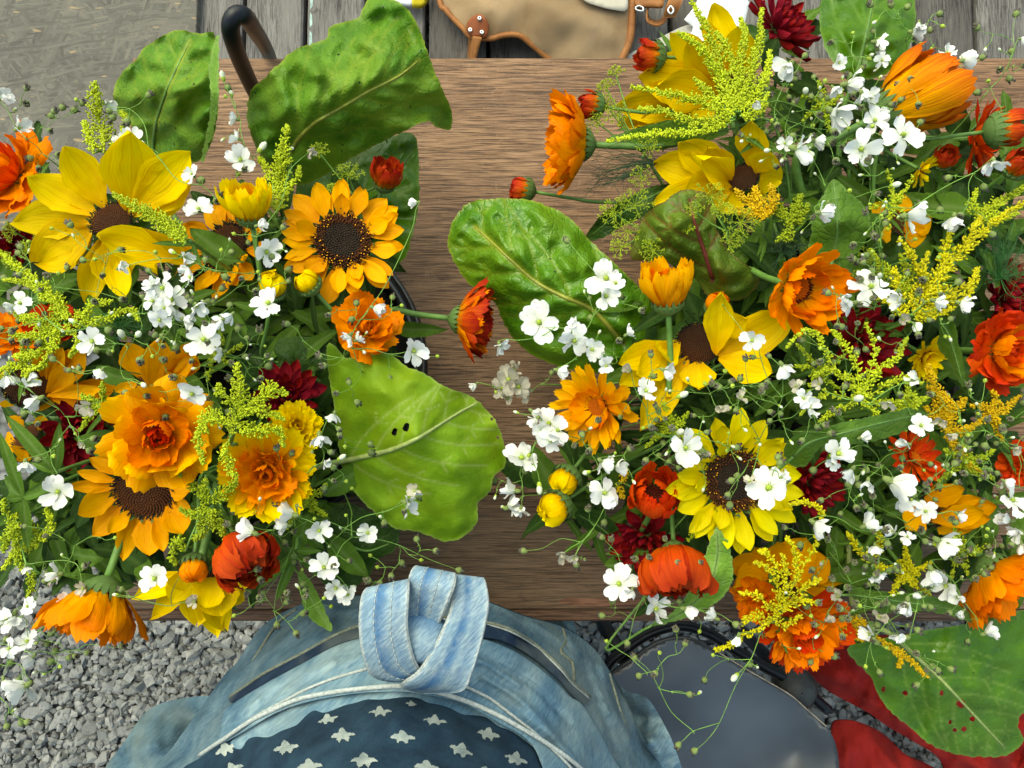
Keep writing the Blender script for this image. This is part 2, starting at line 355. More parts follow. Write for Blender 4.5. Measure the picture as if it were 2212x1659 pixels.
def florets(kind):                       # unit disc covered in tight spirals of florets
    if ('fl', kind) in _pc: return _pc['fl', kind]
    N, mats, r_in = dict(sun=(420, ['disc_dark', 'disc_brown', 'pollen'], 0.62), brown=(380, ['disc_brown', 'disc_dark', 'pollen'], 0.9),
                         cal=(170, ['disc_orange', 'disc_red', 'pollen'], 0.8), calred=(150, ['disc_red', 'disc_red', 'disc_orange'], 0.9))[kind]
    b = MB(); rs = np.random.default_rng(3)
    for i in range(N):
        r = math.sqrt((i + 0.5) / N); a = i * 2.399963
        zc = 0.22 * (1 - r ** 2) - (0.10 * math.exp(-(r / 0.45) ** 2))
        outer = r > r_in; q = 0.9 / math.sqrt(N); h = (0.05 if not outer else 0.13) * (0.7 + 0.6 * rs.random())
        if kind in ('cal', 'calred'): h *= 1.7
        c = np.array([r * math.cos(a), r * math.sin(a), zc]); up = np.array([0.5 * r * math.cos(a), 0.5 * r * math.sin(a), 1.0]) + rs.normal(size=3) * (0.15 if outer else 0.05)
        ring = [c + q * np.array([math.cos(t), math.sin(t), 0]) for t in (0, 1.57, 3.14, 4.71)]
        ring2 = [c + up * h + 0.55 * q * np.array([math.cos(t), math.sin(t), 0]) for t in (0, 1.57, 3.14, 4.71)]
        mi = 1 if outer else 0
        b.add(ring + ring2, [(0, 1, 5, 4), (1, 2, 6, 5), (2, 3, 7, 6), (3, 0, 4, 7)], mi)
        b.add(ring2, [(0, 1, 2, 3)], 2 if outer and rs.random() < 0.22 else mi)
    me = b.mesh('florets', mats, False); _pc['fl', kind] = me; return me
def disc_base(mat):
    if ('db', mat) in _pc: return _pc['db', mat]
    b = MB(); b.lathe([(0.001, 0.10), (0.3, 0.14), (0.6, 0.12), (0.9, 0.02), (1.0, -0.08), (0.7, -0.22), (0.001, -0.25)], 24)
    me = b.mesh('disc', mat); _pc['db', mat] = me; return me
def calyx_mesh(ns=16, mat='calyx'):
    if ('cx', ns, mat) in _pc: return _pc['cx', ns, mat]
    b = MB(); b.lathe([(0.001, -0.62), (0.28, -0.58), (0.66, -0.36), (0.92, -0.05), (0.98, 0.1), (0.8, 0.1), (0.001, 0.05)], 20)
    for i in range(ns):
        a = 2 * math.pi * i / ns; c, s_ = math.cos(a), math.sin(a); t = (-s_, c)
        h = 0.42 + 0.18 * ((i * 7) % 5) / 5
        b.add([(0.80 * c - 0.15 * t[0], 0.80 * s_ - 0.15 * t[1], -0.25), (0.80 * c + 0.15 * t[0], 0.80 * s_ + 0.15 * t[1], -0.25),
               (1.03 * c + 0.15 * t[0], 1.03 * s_ + 0.15 * t[1], 0.05), (1.03 * c - 0.15 * t[0], 1.03 * s_ - 0.15 * t[1], 0.05), (1.10 * c, 1.10 * s_, h)],
              [(0, 1, 2, 3), (3, 2, 4)])
    me = b.mesh('calyx', mat); _pc['cx', ns, mat] = me; return me

def rbf(ctrl, U, V):
    c = np.array(ctrl, float); n = len(c); s = 300.0
    X = c[:, :2] / s
    d = np.linalg.norm(X[:, None] - X[None], axis=2); K = d + np.eye(n) * 1e-3
    A = np.zeros((n + 3, n + 3)); A[:n, :n] = K; A[:n, n] = 1; A[:n, n + 1:] = X; A[n, :n] = 1; A[n + 1:, :n] = X.T
    rhs = np.zeros(n + 3); rhs[:n] = c[:, 2]
    w = np.linalg.lstsq(A, rhs, rcond=None)[0]
    Q = np.stack([U, V], 1) / s; d = np.linalg.norm(Q[:, None] - X[None], axis=2)
    return d @ w[:n] + w[n] + Q @ w[n + 1:]
def inside(poly, Q):
    x, y = Q[:, 0], Q[:, 1]; r = np.zeros(len(Q), bool); n = len(poly); j = n - 1
    for i in range(n):
        xi, yi = poly[i]; xj, yj = poly[j]
        if yi != yj:
            r ^= ((yi > y) != (yj > y)) & (x < (xj - xi) * (y - yi) / (yj - yi) + xi)
        j = i
    return r
def dist_poly(line, Q, closed=False):
    L = np.array(line, float); D = np.full(len(Q), 1e9)
    segs = list(zip(L[:-1], L[1:])) + ([(L[-1], L[0])] if closed else [])
    for a, b in segs:
        ab = b - a; t = np.clip(((Q - a) @ ab) / (ab @ ab + 1e-9), 0, 1)
        D = np.minimum(D, np.linalg.norm(Q - (a + t[:, None] * ab), axis=1))
    return D
def vnoise(Q, sc, seed=0):               # smooth value noise, -1..1
    r = np.random.default_rng(seed); o = np.zeros(len(Q))
    for k in range(7):
        a = r.uniform(0, 6.28); f = r.uniform(0.6, 1.6) / sc; ph = r.uniform(0, 6.28, 2)
        o += np.sin(2 * np.pi * f * (Q[:, 0] * math.cos(a) + Q[:, 1] * math.sin(a)) + ph[0] + 1.3 * np.sin(2 * np.pi * f * 0.6 * (Q[:, 1] * math.cos(a) - Q[:, 0] * math.sin(a)) + ph[1]))
    return o / 3.2
def sheet(outline, ctrl, step=8, creases=(), veins=(), pucker=0.0, pw=16, ripple=0.0, rsc=60, jag=0.0, edge_up=0.0, edge_w=20, holes=(), seed=1, smooth_outline=True, vsec=0.30):
    """a supple sheet (leaf, cloth) whose outline is known in the photo and whose height runs through ctrl"""
    P = cr(outline, 8, True) if smooth_outline else np.array(outline, float)
    seg = np.linalg.norm(np.roll(P, -1, 0) - P, axis=1); cum = np.concatenate([[0], np.cumsum(seg)])
    n = max(12, int(cum[-1] / step)); t = np.linspace(0, cum[-1], n, endpoint=False)
    PX = np.concatenate([P, P[:1]]); P = np.stack([np.interp(t, cum, PX[:, i]) for i in (0, 1)], 1)
    rs = np.random.default_rng(seed)
    if jag: P = P + rs.normal(size=P.shape) * jag + jag * 1.2 * np.stack([vnoise(P, 26, seed), vnoise(P, 31, seed + 5)], 1)
    lo, hi = P.min(0), P.max(0)
    gx, gy = np.meshgrid(np.arange(lo[0], hi[0], step), np.arange(lo[1], hi[1], step * 0.87)); gx = gx + (np.arange(gx.shape[0]) % 2)[:, None] * step / 2
    G = np.stack([gx.ravel(), gy.ravel()], 1) + rs.normal(size=(gx.size, 2)) * step * 0.08
    G = G[inside(P, G)]; G = G[dist_poly(P, G, True) > step * 0.55]
    hp = []
    for (hx, hy, hr) in holes:
        a = np.linspace(0, 2 * np.pi, 9, endpoint=False)
        h = np.stack([hx + hr * np.cos(a) * (1 + 0.3 * np.sin(2 * a + hx)), hy + hr * 1.2 * np.sin(a) * (1 + .25 * np.cos(a))], 1); hp.append(h)
        G = G[~inside(h, G)]; G = G[dist_poly(h, G, True) > step * 0.4]
    pts = [P] + hp + [G]; A = np.concatenate(pts); E = []; o = 0
    for q in [P] + hp:
        k = len(q); E += [(o + i, o + (i + 1) % k) for i in range(k)]; o += k
    res = delaunay_2d_cdt([Vector(p) for p in A], E, [], 0, 1e-5)
    V2 = np.array([tuple(p) for p in res[0]]); F = [tuple(f) for f in res[2]]
    C = np.array([V2[list(f)].mean(0) for f in F]); ok = inside(P, C)
    for h in hp: ok &= ~inside(h, C)
    F = [f for f, k in zip(F, ok) if k]
    z = rbf(ctrl, V2[:, 0], V2[:, 1])
    vein = np.zeros(len(V2)); dv = np.full(len(V2), 1e9)
    k0 = 0
    for (line, w) in veins:
        l = cr(line, 5) if len(line) > 2 else np.array(line, float)
        d = dist_poly(l, V2); vein = np.maximum(vein, (1.0 if k0 == 0 else vsec) * np.exp(-(d / w) ** 2)); k0 += 1; dv = np.minimum(dv, d)
    de = dist_poly(P, V2, True)
    if pucker:
        z = z + pucker * (1 - np.exp(-(dv / pw) ** 2)) * (0.8 + 0.45 * vnoise(V2, 75, seed)) * np.clip(de / 25, 0.15, 1)
    for (line, w, amp) in creases: z = z + amp * np.exp(-(dist_poly(cr(line, 5) if len(line) > 2 else line, V2) / w) ** 2)
    if ripple: z = z + ripple * vnoise(V2, rsc, seed + 9)
    if edge_up: z = z + edge_up * np.exp(-(de / edge_w) ** 2) * (0.6 + 0.8 * vnoise(V2, 70, seed + 3))
    W3 = at_np(V2[:, 0], V2[:, 1], z)
    # faces up
    F2 = []
    for f in F:
        a, b_, c = (V2[i] for i in f)
        F2.append(f if (b_[0] - a[0]) * (c[1] - a[1]) - (b_[1] - a[1]) * (c[0] - a[0]) < 0 else f[::-1])
    rim = np.exp(-(de / 2.5) ** 2)
    return W3, F2, V2 / 100.0, np.maximum(vein, 0.55 * rim), P

# ---------------------------------------------------------------- setting materials
def wood_mat(name, along, dark, mid, light, fine=1.0, patch=None, rough=0.7, grey=None):
    m, nt, b, o = new_mat(name)
    oc = texco(nt)
    cb = nd(nt, 'ShaderNodeCombineXYZ'); oi = orand(nt)
    nt.links.new(mth(nt, 'MULTIPLY', oi, 7.0), cb.inputs[0]); nt.links.new(mth(nt, 'MULTIPLY', oi, 13.0), cb.inputs[1])
    av = nd(nt, 'ShaderNodeVectorMath', operation='ADD'); nt.links.new(oc, av.inputs[0]); nt.links.new(cb.outputs[0], av.inputs[1])
    oc2 = av.outputs[0]
    s = (lambda a, c: (a, c, c)) if along == 'x' else (lambda a, c: (c, a, c))
    big = noise(nt, mapping(nt, oc2, s(1.3, 7)), 1.6, 4, 0.6, 0.3)
    mid_n = noise(nt, mapping(nt, oc2, s(9.0, 130)), 1.3, 4, 0.65, 0.3)
    fin = noise(nt, mapping(nt, oc2, s(20, 560 * fine)), 1.0, 3, 0.7, 0.2)
    pores = ramp(nt, noise(nt, mapping(nt, oc2, s(36, 900 * fine)), 1.0, 2, 0.5), [(0.40, 1.0), (0.52, 0.0)])
    f = mth(nt, 'ADD', mth(nt, 'MULTIPLY', big, 0.55), mth(nt, 'ADD', mth(nt, 'MULTIPLY', mid_n, 0.25), mth(nt, 'MULTIPLY', fin, 0.2)))
    col = ramp(nt, f, [(0.34, dark), (0.5, mid), (0.66, light)])
    lines = ramp(nt, fin, [(0.38, 0.95), (0.50, 0.0)])
    dk = tuple(c * 0.33 for c in dark)
    col = mixc(nt, mth(nt, 'MULTIPLY', lines, 0.85), col, dk)
    col = mixc(nt, mth(nt, 'MULTIPLY', pores, 0.45), col, dk)
    if grey:
        col = mixc(nt, ramp(nt, noise(nt, mapping(nt, oc2, s(2.2, 7)), 1.4, 4, 0.6), [(0.46, 0.0), (0.68, 0.7)]), col, grey)
    scr = ramp(nt, noise(nt, mapping(nt, oc2, s(30, 18), (3, 1, 0), (0, 0, 0.7)), 2.0, 1, 0.4, 2.0), [(0.492, 0.0), (0.5, 0.35), (0.508, 0.0)])
    col = mixc(nt, scr, col, light)
    st = ramp(nt, noise(nt, oc2, 17, 3, 0.7), [(0.68, 0.0), (0.74, 0.5)])
    col = mixc(nt, st, col, dk)
    nt.links.new(col, b.inputs['Base Color'])
    nt.links.new(ramp(nt, mid_n, [(0.3, rough * 0.8), (0.7, min(1, rough * 1.2))]), b.inputs['Roughness'])
    b.inputs['Specular IOR Level'].default_value = 0.35
    h = mth(nt, 'SUBTRACT', mth(nt, 'MULTIPLY', mid_n, 0.6), mth(nt, 'ADD', mth(nt, 'MULTIPLY', lines, 0.6), mth(nt, 'MULTIPLY', pores, 0.5)))
    bump(nt, b, h, 0.45, 0.0012)
    return m
M['table_wood'] = wood_mat('table_wood', 'x', (0.110, 0.055, 0.026), (0.240, 0.130, 0.066), (0.37, 0.225, 0.125), 1.0, None, 0.55)
M['table_grey'] = wood_mat('table_wood_worn', 'x', (0.095, 0.050, 0.026), (0.165, 0.094, 0.052), (0.24, 0.15, 0.088), 1.0, None, 0.65, (0.185, 0.13, 0.082))
M['table_edge'] = wood_mat('table_edge_wood', 'x', (0.075, 0.037, 0.02), (0.14, 0.073, 0.042), (0.22, 0.125, 0.075), 0.8)
M['deck_wood'] = wood_mat('weathered_deck_wood', 'y', (0.075, 0.068, 0.062), (0.135, 0.125, 0.115), (0.225, 0.21, 0.19), 0.55, None, 0.85, (0.20, 0.185, 0.165))
M['deck_dark'] = wood_mat('weathered_deck_wood_dark', 'y', (0.04, 0.034, 0.030), (0.078, 0.068, 0.061), (0.14, 0.128, 0.115), 0.8, None, 0.85, (0.11, 0.10, 0.09))
M['mint'] = plain('mint_paint_flakes', (0.34, 0.46, 0.42), 0.8, 0.35, 90)
def osb_mat():
    m, nt, b, o = new_mat('strand_board')
    oc = texco(nt); acc = None
    wob = nd(nt, 'ShaderNodeTexNoise'); wob.inputs['Scale'].default_value = 6; nt.links.new(oc, wob.inputs['Vector'])
    wv_ = nd(nt, 'ShaderNodeVectorMath', operation='MULTIPLY_ADD'); wv_.inputs[1].default_value = (0.035, 0.035, 0); nt.links.new(wob.outputs['Color'], wv_.inputs[0]); nt.links.new(oc, wv_.inputs[2]); oc = wv_.outputs[0]
    for i, (rot, sc) in enumerate(((0.25, 1.0), (1.35, 1.3), (2.5, 0.8), (0.85, 1.5), (1.9, 1.1), (3.0, 1.7))):
        oc_r = mapping(nt, oc, (1, 1, 1), (0, 0, 0), (0, 0, rot)); v = mapping(nt, oc_r, (17 * sc, 120 * sc, 1), (i * 3.1, i * 1.7, 0))
        vo = nd(nt, 'ShaderNodeTexVoronoi'); vo.inputs['Scale'].default_value = 1.0; nt.links.new(v, vo.inputs['Vector'])
        sp = nd(nt, 'ShaderNodeSeparateColor'); nt.links.new(vo.outputs['Color'], sp.inputs[0])
        gr = noise(nt, mapping(nt, oc_r, (25, 480, 1), (i, 0, 0)), 1.0, 2)
        val = mth(nt, 'ADD', mth(nt, 'MULTIPLY', sp.outputs[0], 0.42), mth(nt, 'MULTIPLY', gr, 0.58))
        if acc is None: acc = val
        else:
            mk = mth(nt, 'GREATER_THAN', sp.outputs[1], 0.60)
            n = nd(nt, 'ShaderNodeMix'); nt.links.new(mk, n.inputs[0]); nt.links.new(acc, n.inputs[2]); nt.links.new(val, n.inputs[3]); acc = n.outputs[0]
    f = mth(nt, 'ADD', mth(nt, 'MULTIPLY', acc, 0.6), mth(nt, 'MULTIPLY', noise(nt, oc, 7, 4, 0.6), 0.4))
    col = ramp(nt, f, [(0.22, (0.045, 0.040, 0.032)), (0.40, (0.086, 0.078, 0.063)), (0.58, (0.120, 0.109, 0.088)), (0.80, (0.19, 0.165, 0.12))])
    fl = ramp(nt, noise(nt, mapping(nt, oc, (30, 95, 1), (0, 0, 0), (0, 0, 0.6)), 1.0, 1), [(0.70, 0.0), (0.76, 0.6)])
    col = mixc(nt, fl, col, (0.36, 0.25, 0.12))
    nt.links.new(col, b.inputs['Base Color']); b.inputs['Roughness'].default_value = 0.85
    bump(nt, b, acc, 0.55, 0.003); return m
M['osb'] = osb_mat()
def stone_mat():
    m, nt, b, o = new_mat('crushed_stone')
    oc = texco(nt); a = nd(nt, 'ShaderNodeAttribute', attribute_name='tone')
    n = noise(nt, oc, 320, 4, 0.7)
    f = mth(nt, 'ADD', mth(nt, 'MULTIPLY', a.outputs['Fac'], 0.7), mth(nt, 'MULTIPLY', n, 0.35))
    col = ramp(nt, f, [(0.15, (0.065, 0.067, 0.063)), (0.45, (0.145, 0.148, 0.142)), (0.75, (0.215, 0.215, 0.205)), (1.0, (0.31, 0.295, 0.275))])
    nt.links.new(col, b.inputs['Base Color']); b.inputs['Roughness'].default_value = 0.9
    bump(nt, b, n, 0.5, 0.002); return m
M['stone'] = stone_mat()
def ground_mat():
    m, nt, b, o = new_mat('gravel_ground')
    oc = texco(nt)
    vo = nd(nt, 'ShaderNodeTexVoronoi'); vo.inputs['Scale'].default_value = 48; nt.links.new(oc, vo.inputs['Vector'])
    sp = nd(nt, 'ShaderNodeSeparateColor'); nt.links.new(vo.outputs['Color'], sp.inputs[0])
    col = ramp(nt, sp.outputs[0], [(0.0, (0.10, 0.10, 0.097)), (1.0, (0.27, 0.27, 0.26))])
    col = mixc(nt, ramp(nt, vo.outputs['Distance'], [(0.35, 0.0), (0.75, 1.0)]), col, (0.03, 0.03, 0.028))
    nt.links.new(col, b.inputs['Base Color']); b.inputs['Roughness'].default_value = 0.95
    bump(nt, b, vo.outputs['Distance'], -1.0, 0.01); return m
M['ground'] = ground_mat()
M['black_plastic'] = plain('black_plastic', (0.012, 0.012, 0.013), 0.38, 0.2, 60, 0.5)
M['black_metal'] = plain('black_enamel_metal', (0.005, 0.006, 0.009), 0.38, 0.3, 50, 0.3, 0, 0, 0.05)
M['hole_dark'] = plain('soil_dark', (0.010, 0.010, 0.008), 0.95, 0.4, 80)

# ---------------------------------------------------------------- ground, gravel
b = MB(); b.add([(-60, -60, 0), (60, -60, 0), (60, 60, 0), (-60, 60, 0)], [(0, 1, 2, 3)])
g = part('ground', b.mesh('ground', 'ground', False), None); tag(g, 'grey gravel yard ground stretching out around the table', 'ground', None, 'structure')
def gravel():
    base = np.array([(1, 0, 0), (-1, 0, 0), (0, 1, 0), (0, -1, 0), (0, 0, 1), (0, 0, -1)], float)
    tri = [(0, 2, 4), (2, 1, 4), (1, 3, 4), (3, 0, 4), (2, 0, 5), (1, 2, 5), (3, 1, 5), (0, 3, 5)]
    V = [tuple(p) for p in base]; F = []; cache = {}
    def midp(a, c):
        k = (min(a, c), max(a, c))
        if k not in cache:
            p = (np.array(V[a]) + np.array(V[c])); p /= np.linalg.norm(p); cache[k] = len(V); V.append(tuple(p))
        return cache[k]
    for a, c, d in tri:
        x, y, z = midp(a, c), midp(c, d), midp(d, a); F += [(a, x, z), (x, c, y), (z, y, d), (x, y, z)]
    T = np.array(V); F = np.array(F); rs = np.random.default_rng(11)
    pos = []
    def field(x0, x1, y0, y1, sp, z0, zj):
        nx = int((x1 - x0) / sp); ny = int((y1 - y0) / sp)
        gx, gy = np.meshgrid(np.linspace(x0, x1, nx), np.linspace(y0, y1, ny))
        q = np.stack([gx.ravel(), gy.ravel()], 1) + rs.uniform(-0.5, 0.5, (gx.size, 2)) * sp
        pos.append(np.concatenate([q, z0 + zj * rs.random((len(q), 1))], 1))
    field(-1.1, 1.1, -0.85, -0.10, 0.0125, 0.004, 0.002)
    field(-1.1, 1.1, -0.85, -0.10, 0.0132, 0.009, 0.005)
    field(-0.75, 1.15, 0.55, 1.25, 0.019, 0.008, 0.008)
    Pz = np.concatenate(pos); n = len(Pz)
    sz = 0.0078 * np.exp(rs.normal(size=n) * 0.30)
    shape = np.stack([rs.uniform(0.75, 1.35, n), rs.uniform(0.6, 1.0, n), rs.uniform(0.45, 0.8, n)], 1)
    yaw = rs.uniform(0, 6.28, n); pit = rs.normal(size=n) * 0.45
    X = T[None] * (1 + 0.30 * rs.normal(size=(n, len(T), 1)).clip(-1.3, 1.3)) * shape[:, None] * sz[:, None, None]
    cp, sp_ = np.cos(pit)[:, None], np.sin(pit)[:, None]
    x, y, z = X[..., 0] * cp + X[..., 2] * sp_, X[..., 1], -X[..., 0] * sp_ + X[..., 2] * cp
    cy, sy = np.cos(yaw)[:, None], np.sin(yaw)[:, None]
    X = np.stack([x * cy - y * sy, x * sy + y * cy, z], -1) + Pz[:, None]
    me = bpy.data.meshes.new('gravel'); k = len(T)
    me.vertices.add(n * k); me.vertices.foreach_set('co', X.ravel().astype(np.float32))
    FF = (F[None] + (np.arange(n) * k)[:, None, None]).reshape(-1, 3)
    me.loops.add(FF.size); me.loops.foreach_set('vertex_index', FF.ravel().astype(np.int32))
    me.polygons.add(len(FF)); me.polygons.foreach_set('loop_start', (np.arange(len(FF)) * 3).astype(np.int32))
    me.update(calc_edges=True); me.materials.append(M['stone']); me.polygons.foreach_set('use_smooth', [False] * len(me.polygons))
    a = me.attributes.new('tone', 'FLOAT', 'POINT'); a.data.foreach_set('value', np.repeat(np.clip(rs.normal(0.5, 0.24, n), 0, 1), k).astype(np.float32))
    o = part('gravel', me, None); tag(o, 'loose grey crushed stone gravel covering the yard', 'gravel', None, 'stuff')
gravel()

# ---------------------------------------------------------------- deck of weathered boards and strand board behind the table
def bevel_box(lo, hi, bv=0.004, seed=0, wob=0.0):
    (x0, y0, z0), (x1, y1, z1) = lo, hi; rs = np.random.default_rng(seed); b = MB()
    n = 14; V = []; long_x = (x1 - x0) > (y1 - y0)
    prof = lambda w0, w1: [(w0, z0), (w0, z1 - bv), (w0 + bv, z1), (w1 - bv, z1), (w1, z1 - bv), (w1, z0)]
    for i in range(n + 1):
        t = i / n; j0, j1 = rs.normal(size=2) * wob
        if long_x:
            for w, z in prof(y0 + j0, y1 + j1): V.append((x0 + (x1 - x0) * t, w, z))
        else:
            for w, z in prof(x0 + j0, x1 + j1): V.append((w, y0 + (y1 - y0) * t, z))
    F = [(i * 6 + j, i * 6 + (j + 1) % 6, (i + 1) * 6 + (j + 1) % 6, (i + 1) * 6 + j) for i in range(n) for j in range(6)]
    F += [tuple(range(6)), tuple(n * 6 + j for j in range(5, -1, -1))]
    b.add(V, F); return b
ZD = 0.10
deck = thing('wooden_deck', at(1200, 60, 0), 'weathered grey wooden deck of narrow boards behind the table', 'deck')
gaps4096 = [745] + [975 + 244 * k for k in range(0, 15)]
for i in range(len(gaps4096) - 1):
    xa, xb = (gaps4096[i] + (9 if i else 0)) / 1.8517, (gaps4096[i + 1] - 9) / 1.8517
    A, B = at(xa, 62, ZD), at(xb, 62, ZD)
    bb = bevel_box((A.x, 0.33 if i else 0.33, ZD - 0.03), (B.x, 1.5, ZD), 0.004, i, 0.0008)
    pl = part('plank', bb.mesh('plank', 'deck_dark' if i in (4, 5, 8, 12) else 'deck_wood', False), deck)
    if i in (0, 2):                                            # flaked mint paint left along one edge
        rs = np.random.default_rng(i); m_ = MB(); y = 0.52
        while y < 1.2:
            l = rs.uniform(0.012, 0.05); w = rs.uniform(0.002, 0.0065); x = A.x + 0.0045 + rs.uniform(0, 0.0015)
            m_.add([(x, y, ZD + .0008), (x + w, y + l * .2, ZD + .0008), (x + w * .8, y + l * .8, ZD + .0008), (x, y + l, ZD + .0008), (x - 0.001, y + l * .5, ZD + .0008)], [(0, 1, 2, 3, 4)]); y += l + rs.uniform(0, 0.012)
        part('paint_flakes', m_.mesh('paint_flakes', 'mint', False), pl)
    for (yy) in (0.72,):                                       # nail heads
        m_ = MB(); m_.lathe([(0.001, 0.0018), (0.003, 0.0014), (0.0036, 0.0)], 8)
        part('nail', m_.mesh('nail', 'black_metal'), pl, Matrix.Translation((A.x + 0.03, yy + 0.01 * (i % 3), ZD)))
for yy in (0.45, 1.2):
    b = MB(); b.box((-0.9, yy, 0.0), (1.45, yy + 0.06, ZD - 0.031)); part('joist', b.mesh('joist', 'deck_dark', False), deck)
A, B = at(-220, -60, 0.12), at(400.5, 700, 0.12)
b = bevel_box((A.x - 0.5, B.y, 0.102), (B.x, A.y + 0.6, 0.120), 0.0015, 3, 0.0)
for k in range(3): b.box((A.x - 0.45 + k * 0.45, B.y + 0.02, 0.001), (A.x - 0.39 + k * 0.45, A.y + 0.5, 0.101))
o = part('strand_board', b.mesh('strand_board', 'osb', False), None); tag(o, 'greyed strand board sheet lying flat left of the deck boards', 'board')
b = MB(); b.add([(-0.012, 0, 0), (0.010, -0.002, 0), (0.012, 0.002, .001), (-0.006, 0.004, .001)], [(0, 1, 2, 3)])

# ---------------------------------------------------------------- table
x0 = at(258, 800, ZT).x; x1 = 1.05
yT, yS, yE, yB = at(1106, 125, ZT).y, at(1106, 1068, ZT).y, at(1106, 1318, ZT).y, at(1106, 1343, ZT).y
table = thing('wooden_table', (0.2, 0.1, 0), 'brown wooden table top with fine grain under both bouquets', 'table')
part('plank', bevel_box((x0, yS + 0.0006, ZT - 0.03), (x1, yT, ZT), 0.0015, 1, 0.0003).mesh('plank', 'table_wood', False), table)
part('plank', bevel_box((x0, yE + 0.0003, ZT - 0.03), (x1, yS - 0.0006, ZT - 0.0006), 0.0015, 2, 0.0003).mesh('plank', 'table_grey', False), table)
part('edge_strip', bevel_box((x0, yB, ZT - 0.03), (x1, yE - 0.0003, ZT - 0.0015), 0.002, 4, 0.0003).mesh('edge_strip', 'table_edge', False), table)
for (lx, ly) in ((x0 + 0.06, yB + 0.06), (x0 + 0.06, yT - 0.10), (x1 - 0.1, yB + 0.06), (x1 - 0.1, yT - 0.10)):
    b = MB(); b.box((lx - 0.025, ly - 0.025, 0), (lx + 0.025, ly + 0.025, ZT - 0.031)); part('leg', b.mesh('leg', 'table_edge', False), table)
b = MB(); b.box((x0 + 0.03, yT - 0.12, ZT - 0.09), (x1 - 0.05, yT - 0.09, ZT - 0.0315)); part('apron_rail', b.mesh('apron_rail', 'table_edge', False), table)
b = MB(); P = [at(1203, 1300, ZT), at(1225, 1291, ZT), at(1330, 1293, ZT), at(1420, 1296, ZT), at(1420, 1308, ZT), at(1300, 1311, ZT), at(1240, 1309, ZT)]
b.add([(p.x, p.y, ZT + 0.0004) for p in P], [tuple(range(6, -1, -1))])
part('wood_patch', b.mesh('wood_patch', wood_mat('table_patch_wood', 'x', (0.15, 0.063, 0.034), (0.215, 0.097, 0.055), (0.26, 0.13, 0.078), 0.6), False), table)

# ---------------------------------------------------------------- tubs that hold the bouquets
def tub(cu, cv, rpx, label):
    C = at(cu, cv, ZT + 0.10); r = rpx * mpp(C)
    t = thing('flower_tub', (C.x, C.y, ZT), label, 'tub', 'black tubs holding the bouquets')
    b = MB(); b.lathe([(r * 0.02, 0.006), (r * 0.80, 0.006), (r * 0.92, 0.098), (r * 0.925, 0.10), (r * 0.83, 0.0), (r * 0.02, 0.0)], 56)
    part('wall', b.mesh('wall', 'black_plastic'), t, Matrix.Translation((C.x, C.y, ZT)))
    b = MB(); b.lathe([(r * 0.90, 0.092), (r * 0.905, 0.1015), (r * 0.95, 0.1025), (r * 0.955, 0.097), (r * 0.965, 0.097), (r * 0.97, 0.103), (r * 1.0, 0.101), (r * 1.0, 0.086), (r * 0.985, 0.086)], 56)
    part('rim', b.mesh('rim', 'black_plastic'), t, Matrix.Translation((C.x, C.y, ZT)))
    b = MB(); b.lathe([(0.001, 0.075), (r * 0.87, 0.075)], 40); part('wet_foam', b.mesh('wet_foam', 'hole_dark'), t, Matrix.Translation((C.x, C.y, ZT)))
    return C, r
TUBL, TUBR_ = tub(600, 790, 322, 'round black tub under the left bouquet, rim showing beside the orange sunflower')
TUBR, _ = tub(1760, 800, 330, 'round black tub hidden beneath the flowers of the right bouquet')

# ---------------------------------------------------------------- black hoop behind the far edge
pts = [(600, 262, ZT + .012), (560, 215, .785), (527, 150, .85), (504, 90, .905), (498, 55, .925), (510, 33, .93), (530, 36, .92), (548, 62, .87), (572, 100, .74), (588, 135, .55), (598, 165, .33), (600, 190, .02)]
C3 = cr([tuple(at(*p)) for p in pts], 8)
b = MB(); b.tube(C3, 0.0078, 14)
o = part('metal_hoop', b.mesh('metal_hoop', 'black_metal'), None); tag(o, 'glossy black tubular hoop arching over the far table edge between two chard leaves', 'hoop')

# ---------------------------------------------------------------- satchel on the deck
def cloth_mat(name, c1, c2, rough=0.9, weave=900, sc=9):
    m, nt, b, o = new_mat(name); oc = texco(nt)
    n = noise(nt, oc, sc, 4, 0.6, 0.5); w = noise(nt, oc, weave, 2, 0.6)
    f = mth(nt, 'ADD', mth(nt, 'MULTIPLY', n, 0.8), mth(nt, 'MULTIPLY', w, 0.2))
    nt.links.new(ramp(nt, f, [(0.35, c1), (0.65, c2)]), b.inputs['Base Color'])
    b.inputs['Roughness'].default_value = rough; b.inputs['Specular IOR Level'].default_value = 0.2
    bump(nt, b, w, 0.35, 0.001); return m
M['canvas'] = cloth_mat('tan_canvas', (0.21, 0.135, 0.068), (0.335, 0.235, 0.135))
M['lining'] = cloth_mat('pale_lining', (0.45, 0.40, 0.31), (0.56, 0.51, 0.41))
M['leather'] = cloth_mat('tan_leather', (0.20, 0.075, 0.022), (0.32, 0.135, 0.04), 0.55, 500, 40)
M['leather_red'] = cloth_mat('red_brown_leather', (0.16, 0.045, 0.014), (0.25, 0.075, 0.025), 0.45, 500, 40)
M['greystrap'] = cloth_mat('grey_webbing', (0.38, 0.36, 0.31), (0.48, 0.46, 0.40))
M['paper'] = cloth_mat('white_paper', (0.72, 0.72, 0.72), (0.80, 0.80, 0.80), 0.7)
M['yellow_print'] = cloth_mat('yellow_print', (0.55, 0.42, 0.02), (0.68, 0.52, 0.03), 0.5)
M['steel'] = plain('steel', (0.55, 0.55, 0.55), 0.3, 0.15, 200, 0.5, 0, 1.0)
